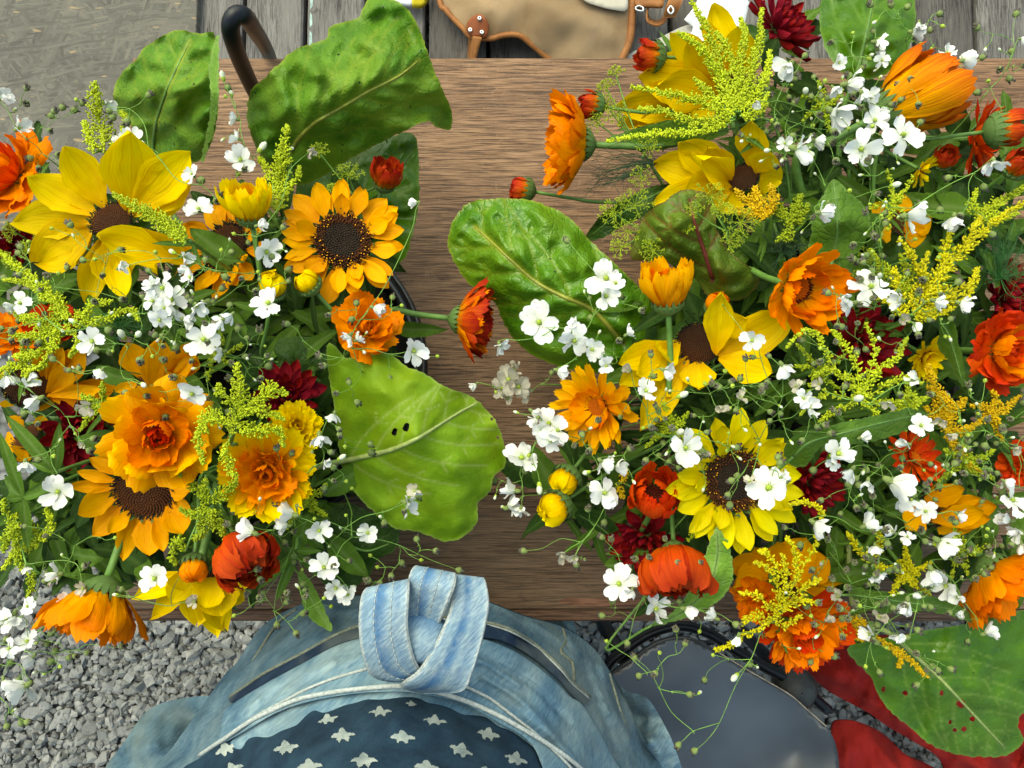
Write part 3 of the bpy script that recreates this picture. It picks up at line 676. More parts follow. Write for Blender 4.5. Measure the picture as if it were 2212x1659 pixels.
def sheet_mesh(name, mat, outline, ctrl, thick=0.0, **kw):
    W3, F, UV, vein, P = sheet(outline, ctrl, **kw)
    b = MB(); b.add(W3, F, 0, UV); n = len(W3); att = list(vein)
    if thick:
        b.add(W3 - np.array([0, 0, thick]), [f[::-1] for f in F], 0, UV); att = att * 2
        from collections import Counter
        ec = Counter()
        for f in F:
            for i in range(len(f)): ec[(f[i], f[(i + 1) % len(f)])] += 1
        sides = [(a, c, c + n, a + n)[::-1] for (a, c) in ec if (c, a) not in ec]
        b.f.extend(sides); b.mi.extend([0] * len(sides))
    return b.mesh(name, mat, True, {'vein': att})
def cord(parent, name, mat, pts, rad, k=6, n=6):
    b = MB(); b.tube(cr([tuple(at(*p)) for p in pts], n), rad, k); return part(name, b.mesh(name, mat), parent)
bag = thing('canvas_satchel', at(1180, 20, ZD), 'tan canvas satchel with brown leather trim on the grey deck', 'bag')
flap = [(950, 0), (964, 22), (980, 41), (1002, 63), (1015, 78), (1040, 83), (1065, 83), (1085, 77), (1110, 75), (1129, 81), (1154, 102), (1183, 126), (1215, 150), (1270, 165), (1330, 160), (1348, 126), (1361, 95), (1367, 63), (1369, 0), (1372, -130), (1160, -140), (940, -130)]
zc = [(950, 0, .135), (1015, 78, .14), (1085, 77, .15), (1183, 126, .13), (1340, 150, .13), (1367, 40, .15), (1200, 20, .19), (1280, 60, .18), (1060, 20, .175), (1200, -120, .20), (945, -125, .14), (1372, -125, .15)]
sat = part('flap', sheet_mesh('flap', 'canvas', flap, zc, 0.004, step=9, ripple=0.004, rsc=130, seed=4), bag)
def zflap(u, v): return float(rbf(zc, np.array([u], float), np.array([v], float))[0])
cord(bag, 'leather_binding', 'leather', [(u, v, zflap(u, v) + .001) for u, v in flap[-1:] + flap[:13]], 0.0055)
cord(bag, 'leather_binding', 'leather', [(u - 4, v, zflap(u, v) + .001) for u, v in flap[14:20]], 0.008)
part('lining_panel', sheet_mesh('lining_panel', 'lining', [(1245, -30), (1262, 0), (1297, 14), (1329, 21), (1353, 22), (1357, 0), (1359, -60), (1300, -70)], [(u, v, z + .012) for u, v, z in zc], 0.002, step=8, seed=5), bag)
lp = part('leather_patch', sheet_mesh('leather_patch', 'leather_red', [(1037, 30), (1050, 40), (1056, 54), (1055, 68), (1049, 80), (1032, 79), (1015, 75), (1007, 62), (1010, 48), (1020, 36)], [(u, v, z + .011) for u, v, z in zc], 0.003, step=5, seed=6), bag)
for u, v in ((1036, 40), (1016, 65), (1041, 70)):
    b = MB(); b.lathe([(0.0012, 0.0015), (0.0022, 0.0028), (0.004, 0.0022), (0.0046, 0.0)], 12)
    part('rivet', b.mesh('rivet', 'steel'), lp, Matrix.Translation(at(u, v, zflap(u, v) + .0125)))
part('strap', sheet_mesh('strap', 'leather', [(1013, 74), (1027, 78), (1041, 80), (1034, 105), (1028, 130), (1024, 160), (994, 160), (1000, 126), (1007, 100)], [(1020, 76, .146), (1015, 105, .125), (1012, 135, .112), (1010, 160, .108)], 0.003, step=6, seed=7, smooth_outline=False), bag)
body = sheet_mesh('pocket', 'canvas', [(960, -40), (1120, 10), (1340, 20), (1360, -40), (1360, -160), (960, -160)], [(960, -40, .115), (1200, 20, .12), (1360, -40, .12), (1200, -160, .13)], 0.01, step=14, seed=8)
part('pocket', body, bag)
part('leather_tab', sheet_mesh('leather_tab', 'leather', [(1366, -40), (1372, 12), (1400, 13), (1430, 14), (1434, 6), (1428, -40)], [(1366, 0, .16), (1430, 0, .17), (1400, -40, .17)], 0.006, step=6, seed=9), bag)
def ribbon(name, mat, L, Rr, parent, thick=0.002, n=8, stitch=False):
    a, c = cr([tuple(at(*p)) for p in L], n), cr([tuple(at(*p)) for p in Rr], n)
    k = 6; m_ = len(a); V = []; UV = []
    for i in range(m_):
        for j in range(k + 1):
            t = j / k; V.append(a[i] * (1 - t) + c[i] * t); UV.append((t, i / (m_ - 1)))
    F = [(i * (k + 1) + j, i * (k + 1) + j + 1, (i + 1) * (k + 1) + j + 1, (i + 1) * (k + 1) + j) for i in range(m_ - 1) for j in range(k)]
    V = np.array(V); nrm = np.zeros_like(V)
    for f in F:
        q = np.cross(V[f[1]] - V[f[0]], V[f[3]] - V[f[0]])
        for i in f: nrm[i] += q
    nrm /= np.linalg.norm(nrm, axis=1)[:, None] + 1e-12
    b = MB(); b.add(V + nrm * thick / 2, F, 0, UV); b.add(V - nrm * thick / 2, [f[::-1] for f in F], 0, UV); N = len(V)
    edge = [i * (k + 1) for i in range(m_)]; e2 = [i * (k + 1) + k for i in range(m_)]
    for e in (edge, e2):
        fs = [(e[i], e[i + 1], e[i + 1] + N, e[i] + N) for i in range(m_ - 1)]; b.f.extend(fs); b.mi.extend([0] * len(fs))
    fs = [(j, j + 1, j + 1 + N, j + N) for j in range(k)] + [((m_ - 1) * (k + 1) + j, (m_ - 1) * (k + 1) + j + 1, (m_ - 1) * (k + 1) + j + 1 + N, (m_ - 1) * (k + 1) + j + N) for j in range(k)]
    b.f.extend(fs); b.mi.extend([0] * len(fs))
    o = part(name, b.mesh(name, mat), parent)
    if stitch:
        up = nrm.reshape(m_, k + 1, 3) * thick * .55; Vg = V.reshape(m_, k + 1, 3)
        for e in (0, k):
            q = MB(); q.tube(Vg[:, e], 0.0011, 5); part('frayed_edge', q.mesh('frayed_edge', 'thread'), parent)
        for f in (0.3, 0.66):
            j = int(f * k); w_ = f * k - j; line = cr((Vg[:, j] * (1 - w_) + Vg[:, j + 1] * w_) + up[:, j], 4); q = MB(); st = 6
            for i in range(2, len(line) - st, st + 2): q.tube(line[i:i + st], 0.00042, 4)
            part('stitching', q.mesh('stitching', 'thread'), parent)
    return o
ribbon('leather_loop', 'leather', [(1402, 8, .15), (1397, 30, .16), (1400, 48, .16), (1418, 56, .15), (1436, 48, .14), (1444, 30, .13)], [(1402, 10, .12), (1399, 27, .125), (1404, 40, .125), (1418, 45, .12), (1430, 40, .12), (1438, 28, .12)], bag, 0.003)
ribbon('buckled_strap', 'leather', [(1432, 38, .15), (1440, 10, .17), (1455, -30, .17)], [(1458, 36, .15), (1472, 8, .17), (1490, -30, .17)], bag, 0.004)
cord(bag, 'buckle_ring', 'steel', [(1449, 12, .18), (1455, 22, .18), (1449, 30, .18), (1443, 22, .18), (1449, 12, .18)], 0.0018)
cord(bag, 'snap_ring', 'steel', [(1372, 17, .165), (1380, 13, .165), (1389, 17, .165), (1388, 24, .165), (1376, 22, .165), (1372, 17, .165)], 0.002)
ribbon('webbing_strap', 'greystrap', [(1340, 128, .12), (1385, 103, .125), (1430, 80, .13), (1475, 58, .14), (1530, 45, .14)], [(1352, 150, .12), (1395, 122, .125), (1436, 100, .13), (1480, 78, .14), (1534, 66, .14)], bag, 0.003)
pp = sheet_mesh('paper_sheet', 'paper', [(1478, 42), (1500, 15), (1520, -30), (1620, 0), (1600, 90), (1500, 110), (1465, 112), (1500, 60)], [(1478, 42, .16), (1520, -30, .17), (1600, 90, .15), (1465, 112, .13)], 0.001, step=12, seed=3, smooth_outline=False)
tag(part('paper_sheet', pp, None), 'white sheet of paper lying beside the satchel under the goldenrod', 'paper')
pk = thing('printed_packet', at(880, 0, ZD), 'white and yellow printed packet at the top edge beside the big chard leaf', 'packet')
part('white_half', sheet_mesh('white_half', 'paper', [(840, -40), (848, 2), (870, 8), (890, 10), (890, -40)], [(840, 0, .125), (890, 0, .135), (870, -40, .14)], 0.01, step=6, seed=2, smooth_outline=False), pk)
part('yellow_half', sheet_mesh('yellow_half', 'yellow_print', [(889.5, -40), (889.5, 10), (905, 13), (917, 8), (925, -5), (922, -40)], [(890, 0, .135), (920, 0, .125), (905, -40, .14)], 0.01, step=6, seed=2, smooth_outline=False), pk)

# ---------------------------------------------------------------- black chair and red jacket, lower right
M['seat'] = plain('worn_black_seat', (0.090, 0.093, 0.097), 0.33, 0.5, 5, 0.6, 0, 0.55, 0.2)
M['red_cloth'] = cloth_mat('red_cloth', (0.19, 0.008, 0.007), (0.30, 0.014, 0.011), 0.85, 700, 14)
M['edge_ply'] = plain('bare_plywood_edge', (0.45, 0.36, 0.26), 0.7, 0.4, 80)
seat_out = [(1290, 1530), (1308, 1472), (1329, 1450), (1366, 1424), (1420, 1388), (1470, 1377), (1503, 1383), (1544, 1404), (1611, 1445), (1669, 1478), (1710, 1503), (1743, 1532), (1785, 1569), (1806, 1610), (1812, 1670), (1790, 1740), (1650, 1790), (1450, 1780), (1330, 1700), (1285, 1610)]
ZS = 0.45
zs = [(1470, 1385, ZS - .004), (1330, 1455, ZS), (1640, 1465, ZS), (1790, 1580, ZS), (1550, 1560, ZS - .020), (1450, 1480, ZS - .003), (1600, 1700, ZS - .045), (1720, 1620, ZS - .03), (1300, 1600, ZS), (1500, 1780, ZS), (1800, 1700, ZS)]
chair = thing('black_chair', at(1550, 1600, 0), 'worn black chair with a scuffed seat standing on the gravel', 'chair')
st = part('seat', sheet_mesh('seat', 'seat', seat_out, zs, 0.012, step=12, seed=3), chair)
wear = [seat_out[i] for i in range(7, 13)]
cord(st, 'worn_edge', 'edge_ply', [(u, v, ZS + .0005) for u, v in wear], 0.0008, 5)
rail = [(1295, 1500), (1312, 1438), (1350, 1404), (1405, 1368), (1470, 1352), (1530, 1368), (1585, 1402), (1650, 1440), (1720, 1478), (1790, 1535)]
cord(chair, 'frame_tube', 'black_metal', [(u, v, ZS - .028) for u, v in rail], 0.0075, 12)
for (u, v, u2, v2) in ((1345, 1420, 1330, 1400), (1735, 1500, 1760, 1480), (1780, 1720, 1800, 1740), (1330, 1700, 1310, 1720)):
    A, B = at(u, v, ZS - .03), at(u2, v2, ZS - .03)
    b = MB(); b.tube([A, (B.x, B.y, 0.006)], 0.011, 10); part('leg', b.mesh('leg', 'black_metal'), chair)
b = MB(); b.lathe([(0.001, 0.03), (0.018, 0.028), (0.029, 0.014), (0.030, -0.012), (0.02, -0.02)], 20)
part('rubber_cap', b.mesh('rubber_cap', plain('rubber_grey', (0.035, 0.037, 0.036), 0.6, 0.3, 90)), chair, Matrix.Translation(at(1716, 1484, ZS - .04)))
jk = thing('red_jacket', at(1950, 1560, 0.02), 'dark red cloth jacket hanging in two folds beside the black chair', 'jacket')
zr = [(1760, 1420, .36), (1790, 1495, .33), (1880, 1540, .35), (2020, 1631, .34), (1830, 1450, .42), (1950, 1530, .43), (2100, 1600, .42), (2250, 1650, .40), (2000, 1420, .44), (2250, 1450, .44)]
part('upper_fold', sheet_mesh('upper_fold', 'red_cloth', [(1727, 1437), (1760, 1405), (1850, 1380), (2050, 1370), (2280, 1400), (2300, 1720), (2060, 1720), (2041, 1659), (2021, 1631), (1970, 1600), (1917, 1569), (1876, 1540), (1835, 1518), (1793, 1495), (1755, 1465)], zr, 0.006, step=9, ripple=0.014, rsc=75, seed=12, creases=[([(1760, 1440), (1860, 1500), (1960, 1570), (2060, 1650)], 8, .012), ([(1800, 1430), (1900, 1490), (2000, 1570)], 6, -.010), ([(1850, 1420), (1950, 1500), (2080, 1620)], 9, .010)]), jk)
zr2 = [(1800, 1565, .28), (1855, 1561, .30), (1909, 1586, .27), (2012, 1656, .27), (1850, 1620, .33), (1930, 1660, .32), (1805, 1700, .28), (2000, 1750, .3)]
part('lower_fold', sheet_mesh('lower_fold', 'red_cloth', [(1799, 1566), (1814, 1557), (1855, 1561), (1909, 1586), (1958, 1631), (2012, 1656), (2080, 1700), (2080, 1780), (1810, 1780), (1803, 1659), (1799, 1600)], zr2, 0.006, step=8, ripple=0.008, rsc=70, seed=13, creases=[([(1820, 1570), (1830, 1620), (1825, 1700)], 6, .010), ([(1870, 1570), (1900, 1620), (1960, 1680)], 7, .010), ([(1850, 1570), (1870, 1640), (1880, 1720)], 6, -.008)]), jk)
b = MB(); b.tube([at(2120, 1520, .38), at(2120, 1560, .02)], [0.02, 0.03], 8); b.tube([at(1960, 1690, .25), at(1960, 1690, .02)], [0.03, 0.05], 8)
part('hanging_hem', b.mesh('hanging_hem', 'red_cloth'), jk)

# ---------------------------------------------------------------- person whose lap and belly show at the bottom
def denim_mat(name, d, mid, l, tw=1.0):
    m, nt, b, o = new_mat(name); oc = texco(nt); uv = nd(nt, 'ShaderNodeUVMap').outputs[0]
    n = noise(nt, oc, 13, 4, 0.6, 0.6); n2 = noise(nt, oc, 55, 4, 0.65)
    wn_ = noise(nt, mapping(nt, mapping(nt, oc, (1, 1, 1), (0, 0, 0), (0, 0, 0.9)), (620 * tw, 90 * tw, 90)), 1.0, 2, 0.6)
    f = mth(nt, 'ADD', mth(nt, 'MULTIPLY', n, 0.54), mth(nt, 'ADD', mth(nt, 'MULTIPLY', n2, 0.20), mth(nt, 'MULTIPLY', wn_, 0.26)))
    col = ramp(nt, f, [(0.36, d), (0.5, mid), (0.65, l)])
    yel = ramp(nt, noise(nt, oc, 8, 3, 0.6, 1.0), [(0.5, 0.0), (0.7, 0.40)])
    col = mixc(nt, yel, col, (0.21, 0.24, 0.20))
    nt.links.new(col, b.inputs['Base Color']); b.inputs['Roughness'].default_value = 0.9; b.inputs['Specular IOR Level'].default_value = 0.15
    bump(nt, b, wn_, 0.5, 0.001); return m
M['denim'] = denim_mat('faded_denim', (0.038, 0.092, 0.155), (0.100, 0.178, 0.238), (0.23, 0.32, 0.35))
M['denim_out'] = denim_mat('mid_denim', (0.028, 0.062, 0.100), (0.068, 0.122, 0.165), (0.15, 0.215, 0.245))
M['denim_dark'] = denim_mat('dark_denim', (0.03, 0.062, 0.092), (0.065, 0.118, 0.155), (0.13, 0.20, 0.235))
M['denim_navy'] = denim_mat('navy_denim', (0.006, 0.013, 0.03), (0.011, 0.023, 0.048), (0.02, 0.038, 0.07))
def strap_mat():
    m, nt, b, o = new_mat('denim_strap'); uv = nd(nt, 'ShaderNodeUVMap').outputs[0]; oc = texco(nt)
    sp = nd(nt, 'ShaderNodeSeparateXYZ'); nt.links.new(uv, sp.inputs[0])
    u = mth(nt, 'ADD', sp.outputs[0], mth(nt, 'MULTIPLY', mth(nt, 'SUBTRACT', noise(nt, mapping(nt, uv, (1, 5, 1)), 1.5, 3), 0.5), 0.10))
    band = ramp(nt, u, [(0.0, (0.42, 0.46, 0.46)), (0.06, (0.20, 0.29, 0.36)), (0.24, (0.26, 0.36, 0.43)), (0.36, (0.05, 0.13, 0.27)), (0.47, (0.10, 0.20, 0.34)), (0.60, (0.27, 0.36, 0.41)), (0.78, (0.19, 0.28, 0.37)), (0.93, (0.25, 0.34, 0.40)), (1.0, (0.44, 0.47, 0.46))])
    n = noise(nt, oc, 60, 4, 0.65)
    wn_ = noise(nt, mapping(nt, mapping(nt, oc, (1, 1, 1), (0, 0, 0), (0, 0, 0.8)), (900, 160, 160)), 1.0, 2, 0.6)
    col = mixc(nt, ramp(nt, n, [(0.45, 0.0), (0.7, 0.7)]), band, (0.34, 0.40, 0.41))
    col = mixc(nt, ramp(nt, wn_, [(0.40, 0.55), (0.60, 0.0)]), col, (0.07, 0.14, 0.23))
    nt.links.new(col, b.inputs['Base Color']); b.inputs['Roughness'].default_value = 0.9; b.inputs['Specular IOR Level'].default_value = 0.15
    bump(nt, b, wn_, 0.5, 0.0012); return m
M['strap'] = strap_mat()
M['thread'] = plain('pale_frayed_thread', (0.33, 0.36, 0.35), 0.95, 0.3, 500, 0.1)
M['thread_olive'] = plain('olive_frayed_thread', (0.15, 0.165, 0.13), 0.95, 0.35, 500, 0.1)
M['knit'] = cloth_mat('navy_knit', (0.006, 0.018, 0.034), (0.018, 0.044, 0.072), 0.95, 420, 30)
M['knit_white'] = cloth_mat('white_knit_motif', (0.15, 0.19, 0.19), (0.36, 0.385, 0.35), 0.95, 420, 60)
# body: legs, hips and torso in one skin, all under the clothes
b = MB()
def loft(sec, k=28):
    V = []
    for (cx, cy, z, rx, ry) in sec:
        for j in range(k):
            a = 2 * math.pi * j / k; V.append((cx + rx * math.cos(a), cy + ry * math.sin(a), z))
    F = [(i * k + j, i * k + (j + 1) % k, (i + 1) * k + (j + 1) % k, (i + 1) * k + j) for i in range(len(sec) - 1) for j in range(k)]
    F += [tuple(range(k - 1, -1, -1)), tuple((len(sec) - 1) * k + j for j in range(k))]
    b.add(V, F)
loft([(-0.11, -0.34, 0.70, 0.15, 0.085), (-0.11, -0.34, 0.85, 0.15, 0.10), (-0.11, -0.33, 0.97, 0.14, 0.11), (-0.11, -0.33, 1.08, 0.145, 0.11), (-0.11, -0.34, 1.22, 0.16, 0.11), (-0.11, -0.35, 1.34, 0.15, 0.085), (-0.11, -0.36, 1.39, 0.06, 0.05)])
for sx in (-1, 1):
    loft([(-0.11 + sx * .085, -0.36, 0.03, .04, .05), (-0.11 + sx * .085, -0.37, 0.10, .04, .045), (-0.11 + sx * .08, -0.36, .30, .055, .06), (-0.11 + sx * .08, -0.345, .48, .055, .06), (-0.11 + sx * .078, -0.34, .72, .075, .085)])
person = part('person', b.mesh('person', 'denim_dark'), None)
tag(person, 'person in navy patterned sweater and faded denim with a knotted strap', 'person')
zden = [(378, 1607, .84), (432, 1532, .84), (512, 1430, .84), (593, 1333, .85), (679, 1295, .86), (775, 1287, .87), (900, 1285, .88), (1055, 1301, .87), (1130, 1330, .86), (1216, 1355, .85), (1280, 1398, .84), (1345, 1494, .83), (1398, 1612, .82), (1440, 1690, .82),
        (722, 1373, .935), (900, 1340, .945), (1103, 1360, .935), (566, 1457, .925), (1210, 1441, .925), (646, 1500, .985), (861, 1478, 1.01), (1023, 1515, .99), (539, 1550, .97), (1130, 1570, .985), (480, 1599, .95), (1237, 1645, .965), (1300, 1700, .93), (420, 1700, .93), (860, 1640, 1.04), (1320, 1560, .88)]
outer = [(330, 1690), (378, 1607), (432, 1532), (485, 1457), (512, 1430), (555, 1365), (593, 1333), (636, 1312), (679, 1295), (775, 1287), (900, 1284), (1000, 1288), (1055, 1301), (1130, 1330), (1216, 1355), (1280, 1398), (1318, 1451), (1345, 1494), (1372, 1553), (1398, 1612), (1431, 1659), (1450, 1720), (1200, 1760), (860, 1770), (500, 1760)]
outer_z = [(u, v, z - .012) for u, v, z in zden]
sk = part('denim_skirt', sheet_mesh('denim_skirt', 'denim_out', outer, outer_z, 0.0, step=7, ripple=0.0025, rsc=150, seed=21, creases=[([(540, 1440), (600, 1390), (660, 1340)], 9, .008), ([(560, 1470), (620, 1400), (700, 1330)], 6, -.006), ([(1300, 1440), (1320, 1520), (1360, 1600)], 9, .009), ([(1260, 1420), (1290, 1500), (1330, 1620)], 7, -.008), ([(1230, 1380), (1270, 1440), (1310, 1540)], 8, .008), ([(1140, 1340), (1190, 1370), (1240, 1420)], 7, .006), ([(680, 1300), (740, 1320), (800, 1318)], 7, .005), ([(430, 1560), (480, 1490), (520, 1450)], 8, .008), ([(400, 1640), (450, 1560), (500, 1500)], 7, -.006)]), person)
# side folds that hang further down
part('denim_fold', sheet_mesh('denim_fold', 'denim_dark', [(200, 1720), (227, 1659), (268, 1603), (309, 1544), (349, 1519), (403, 1507), (456, 1504), (520, 1520), (500, 1720)], [(227, 1659, .70), (309, 1544, .70), (403, 1507, .71), (500, 1520, .74), (450, 1600, .70), (340, 1610, .755), (290, 1690, .74), (500, 1720, .72)], 0.0, step=9, ripple=0.006, rsc=90, seed=22), sk)
part('denim_fold', sheet_mesh('denim_fold', 'denim', [(1325, 1480), (1355, 1494), (1380, 1500), (1400, 1510), (1418, 1535), (1432, 1560), (1452, 1600), (1473, 1659), (1490, 1720), (1380, 1740), (1350, 1600)], [(1345, 1500, .76), (1398, 1512, .79), (1385, 1550, .74), (1405, 1600, .79), (1432, 1560, .76), (1473, 1659, .75), (1400, 1700, .77), (1350, 1620, .72)], 0.0, step=7, ripple=0.004, rsc=60, seed=23), sk)
# skirt hanging to the ground
b = MB(); low = [tuple(at(u, v, z)) for (u, v), z in zip(outer[1:21], [.83] * 20)]
ring = cr(low, 3); V = []; k = len(ring)
for zz, pull in ((None, 0), (.70, .03), (.45, .05), (.12, .04)):
    for i, p in enumerate(ring):
        c = np.array([-0.11, -0.34]); q = p[:2] + (c - p[:2]) * pull / 0.3 + 0.006 * math.sin(i * 0.9) * (p[:2] - c) / 0.25 * (1 if zz else 0)
        if zz is not None and q[1] > yB - 0.02: q = np.array([q[0], yB - 0.02])
        V.append((q[0], q[1], p[2] - .004 if zz is None else zz))
F = [(j * k + i, j * k + i + 1, (j + 1) * k + i + 1, (j + 1) * k + i) for j in range(3) for i in range(k - 1)]
b.add(V, F); part('denim_hang', b.mesh('denim_hang', 'denim'), sk)
# front panel lying over the skirt, with a dark slit along its frayed hem
hemL = [(496, 1505), (530, 1482), (566, 1457), (605, 1436), (647, 1414), (690, 1390), (722, 1373), (750, 1361), (775, 1352), (840, 1338), (910, 1333), (980, 1334), (1049, 1344), (1103, 1360), (1157, 1392), (1210, 1441), (1237, 1473), (1275, 1505)]
def zd(u, v, o=0.0): return float(rbf(zden, np.array([u], float), np.array([v], float))[0]) + o
slit = hemL + [(1262, 1522), (1232, 1497), (1205, 1466), (1150, 1420), (1095, 1388), (1040, 1376), (980, 1372), (910, 1370), (840, 1366), (780, 1377), (722, 1395), (650, 1433), (575, 1474), (505, 1517)]
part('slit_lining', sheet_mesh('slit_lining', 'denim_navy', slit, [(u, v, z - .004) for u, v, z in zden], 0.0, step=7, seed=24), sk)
panel = [(470, 1600), (482, 1540), (505, 1519), (575, 1476), (650, 1435), (722, 1397), (780, 1379), (840, 1369), (910, 1373), (980, 1376), (1040, 1381), (1095, 1400), (1150, 1432), (1205, 1478), (1232, 1506), (1262, 1528), (1310, 1610), (1345, 1720), (1150, 1760), (860, 1770), (430, 1760), (420, 1680)]
pn = part('denim_panel', sheet_mesh('denim_panel', 'denim', panel, [(u, v, z + .004) for u, v, z in zden], 0.003, step=6, ripple=0.0018, rsc=120, seed=25, creases=[([(600, 1510), (640, 1470), (720, 1430)], 8, .006), ([(540, 1550), (590, 1500), (650, 1460)], 6, -.005), ([(700, 1460), (780, 1420), (860, 1405)], 8, .006), ([(960, 1420), (1040, 1430), (1120, 1480)], 9, .008), ([(1040, 1460), (1120, 1510), (1200, 1590)], 8, .008), ([(1080, 1440), (1150, 1480), (1230, 1560)], 6, -.006), ([(1130, 1540), (1200, 1600), (1280, 1680)], 8, .006), ([(500, 1570), (520, 1540), (560, 1510)], 5, .005), ([(860, 1390), (930, 1395), (1000, 1400)], 6, -.005)]), sk)
cord(sk, 'frayed_hem', 'thread_olive', [(u, v, zd(u, v, -.003)) for u, v in hemL], 0.0013)
cord(sk, 'frayed_hem', 'thread', [(u, v + 5, zd(u, v, -.001)) for u, v in hemL[8:]], 0.0007)
for seam in ([(640, 1316), (600, 1345), (570, 1390), (545, 1430)], [(1216, 1358), (1222, 1385), (1212, 1408), (1236, 1432), (1240, 1470)], [(1316, 1455), (1330, 1500), (1338, 1530), (1352, 1570)]):
    cord(sk, 'seam', 'thread_olive', [(u, v, zd(u, v, -.0105)) for u, v in seam], 0.0014)
# waistband crescent
wb = [(470, 1610), (539, 1556), (600, 1522), (660, 1490), (720, 1466), (791, 1445), (870, 1436), (950, 1450), (1006, 1483), (1060, 1510), (1110, 1548), (1165, 1592), (1230, 1655), (1260, 1700), (1200, 1720), (1150, 1610), (1076, 1560), (1000, 1520), (915, 1500), (861, 1494), (770, 1498), (670, 1515), (593, 1542), (520, 1585)]
zwb = [(u, v, z + .010) for u, v, z in zden]
wbo = part('waistband', sheet_mesh('waistband', 'denim', wb, zwb, 0.003, step=7, seed=26), sk)
cord(wbo, 'band_edge', 'thread', [(u, v, zd(u, v, .0115)) for u, v in wb[:6]], 0.0011)
cord(wbo, 'band_edge', 'thread', [(u, v, zd(u, v, .0115)) for u, v in wb[8:14]], 0.0011)
hem = [(430, 1632), (480, 1599), (539, 1559), (593, 1532), (646, 1510), (727, 1494), (808, 1485), (861, 1482), (915, 1489), (969, 1502), (1023, 1521), (1076, 1545), (1130, 1575), (1183, 1607), (1237, 1645), (1280, 1685)]
cord(wbo, 'band_edge', 'thread', [(u, v, zd(u, v, .0125)) for u, v in hem], 0.0017)
# sweater
zsw = [(480, 1606, .958), (646, 1516, .985), (861, 1488, 1.005), (1023, 1527, .99), (1183, 1613, .975), (600, 1620, 1.03), (860, 1560, 1.065), (860, 1660, 1.10), (1080, 1640, 1.045), (700, 1720, 1.12), (1000, 1720, 1.11), (420, 1690, .96), (1270, 1710, .95), (860, 1800, 1.17)]
swo = [(390, 1665), (430, 1638), (480, 1604), (539, 1564), (593, 1537), (646, 1515), (727, 1499), (808, 1490), (861, 1487), (915, 1494), (969, 1507), (1023, 1526), (1076, 1550), (1130, 1580), (1183, 1612), (1237, 1650), (1290, 1700), (1250, 1800), (860, 1830), (450, 1800), (370, 1720)]
sw = part('sweater', sheet_mesh('sweater', 'knit', swo, zsw, 0.0, step=9, ripple=0.002, rsc=90, seed=27), person)
b = MB(); loft([(-0.11, -0.335, 0.96, 0.155, 0.125), (-0.11, -0.335, 1.08, 0.16, 0.13), (-0.11, -0.345, 1.22, 0.175, 0.13), (-0.11, -0.355, 1.34, 0.165, 0.10), (-0.11, -0.365, 1.40, 0.065, 0.055)])
part('sweater_back', b.mesh('sweater_back', 'knit'), sw)
def zk(u, v): return float(rbf(zsw, np.array([u], float), np.array([v], float))[0])
star = [(-1, .10), (-.85, -.12), (-.55, -.22), (-.34, -.18), (-.26, -.55), (-.1, -.74), (.1, -.74), (.26, -.55), (.34, -.18), (.55, -.22), (.85, -.12), (1, .10), (.80, .14), (.52, .16), (.40, .62), (.28, .66), (.14, .40), (0, .34), (-.14, .40), (-.28, .66), (-.40, .62), (-.52, .16), (-.80, .14)]
for (cx, cy, s, rot) in ((205, 800, 52, -25), (405, 710, 46, -18), (615, 680, 46, -15), (825, 650, 50, -3), (1045, 685, 52, 8), (445, 795, 56, -10), (675, 745, 56, -6), (915, 752, 54, 3), (1260, 740, 50, 12), (1150, 805, 54, 22), (1370, 840, 52, 18), (760, 845, 60, 0), (1480, 810, 40, 28), (540, 868, 56, -6), (1010, 872, 56, 4), (230, 880, 50, -20), (1240, 900, 56, 12), (735, 602, 18, 0), (950, 618, 24, 4)):
    u, v = (700 + cx * .9946) / 1.8517, (2200 + cy * .9946) / 1.8517; s = s * .94 / 1.8517; a = R(rot); b = MB()
    sy = 0.62 if cy < 720 else 0.78
    out = [(u + s * (x * math.cos(a) - y * sy * math.sin(a)), v + s * (x * math.sin(a) + y * sy * math.cos(a))) for x, y in star]
    part('knit_motif', sheet_mesh('knit_motif', 'knit_white', out, [(p, q, z + .0007) for p, q, z in zsw], 0.0, step=3, jag=0.9, seed=27, ripple=0.002, rsc=90, smooth_outline=False), sw)
# knotted strap: V from the detail crop
def kp(cx, cy, z): return ((700 + cx * .9946) / 1.8517, (2200 + cy * .9946) / 1.8517, z)
kn = part('strap_knot', (lambda q: (q.tube(cr([tuple(at(*kp(940, 400, 1.03))), tuple(at(*kp(960, 360, 1.042))), tuple(at(*kp(1000, 355, 1.045))), tuple(at(*kp(1035, 385, 1.04))), tuple(at(*kp(1010, 440, 1.03))), tuple(at(*kp(960, 470, 1.02)))], 6), [0.012, 0.016, 0.017, 0.016, 0.014, 0.010], 12), q.mesh('strap_knot', 'strap'))[1])(MB()), person)
ribbon('strap_loop', 'strap', [kp(965, 470, 1.03), kp(905, 522, 1.045), kp(800, 505, 1.055), kp(762, 430, 1.065), kp(745, 310, 1.07), kp(752, 200, 1.07), kp(772, 160, 1.06), kp(800, 175, 1.035)], [kp(1000, 455, 1.03), kp(985, 482, 1.05), kp(960, 440, 1.06), kp(940, 370, 1.066), kp(930, 290, 1.07), kp(936, 190, 1.07), kp(938, 126, 1.06), kp(935, 150, 1.035)], kn, 0.003, stitch=True)
ribbon('strap_loop', 'strap', [kp(945, 350, 1.035), kp(938, 270, 1.045), kp(940, 150, 1.055), kp(950, 95, 1.055), kp(968, 70, 1.045), kp(985, 90, 1.02)], [kp(1040, 372, 1.035), kp(1062, 290, 1.05), kp(1100, 200, 1.062), kp(1122, 140, 1.064), kp(1126, 101, 1.052), kp(1120, 115, 1.02)], kn, 0.003, stitch=True)
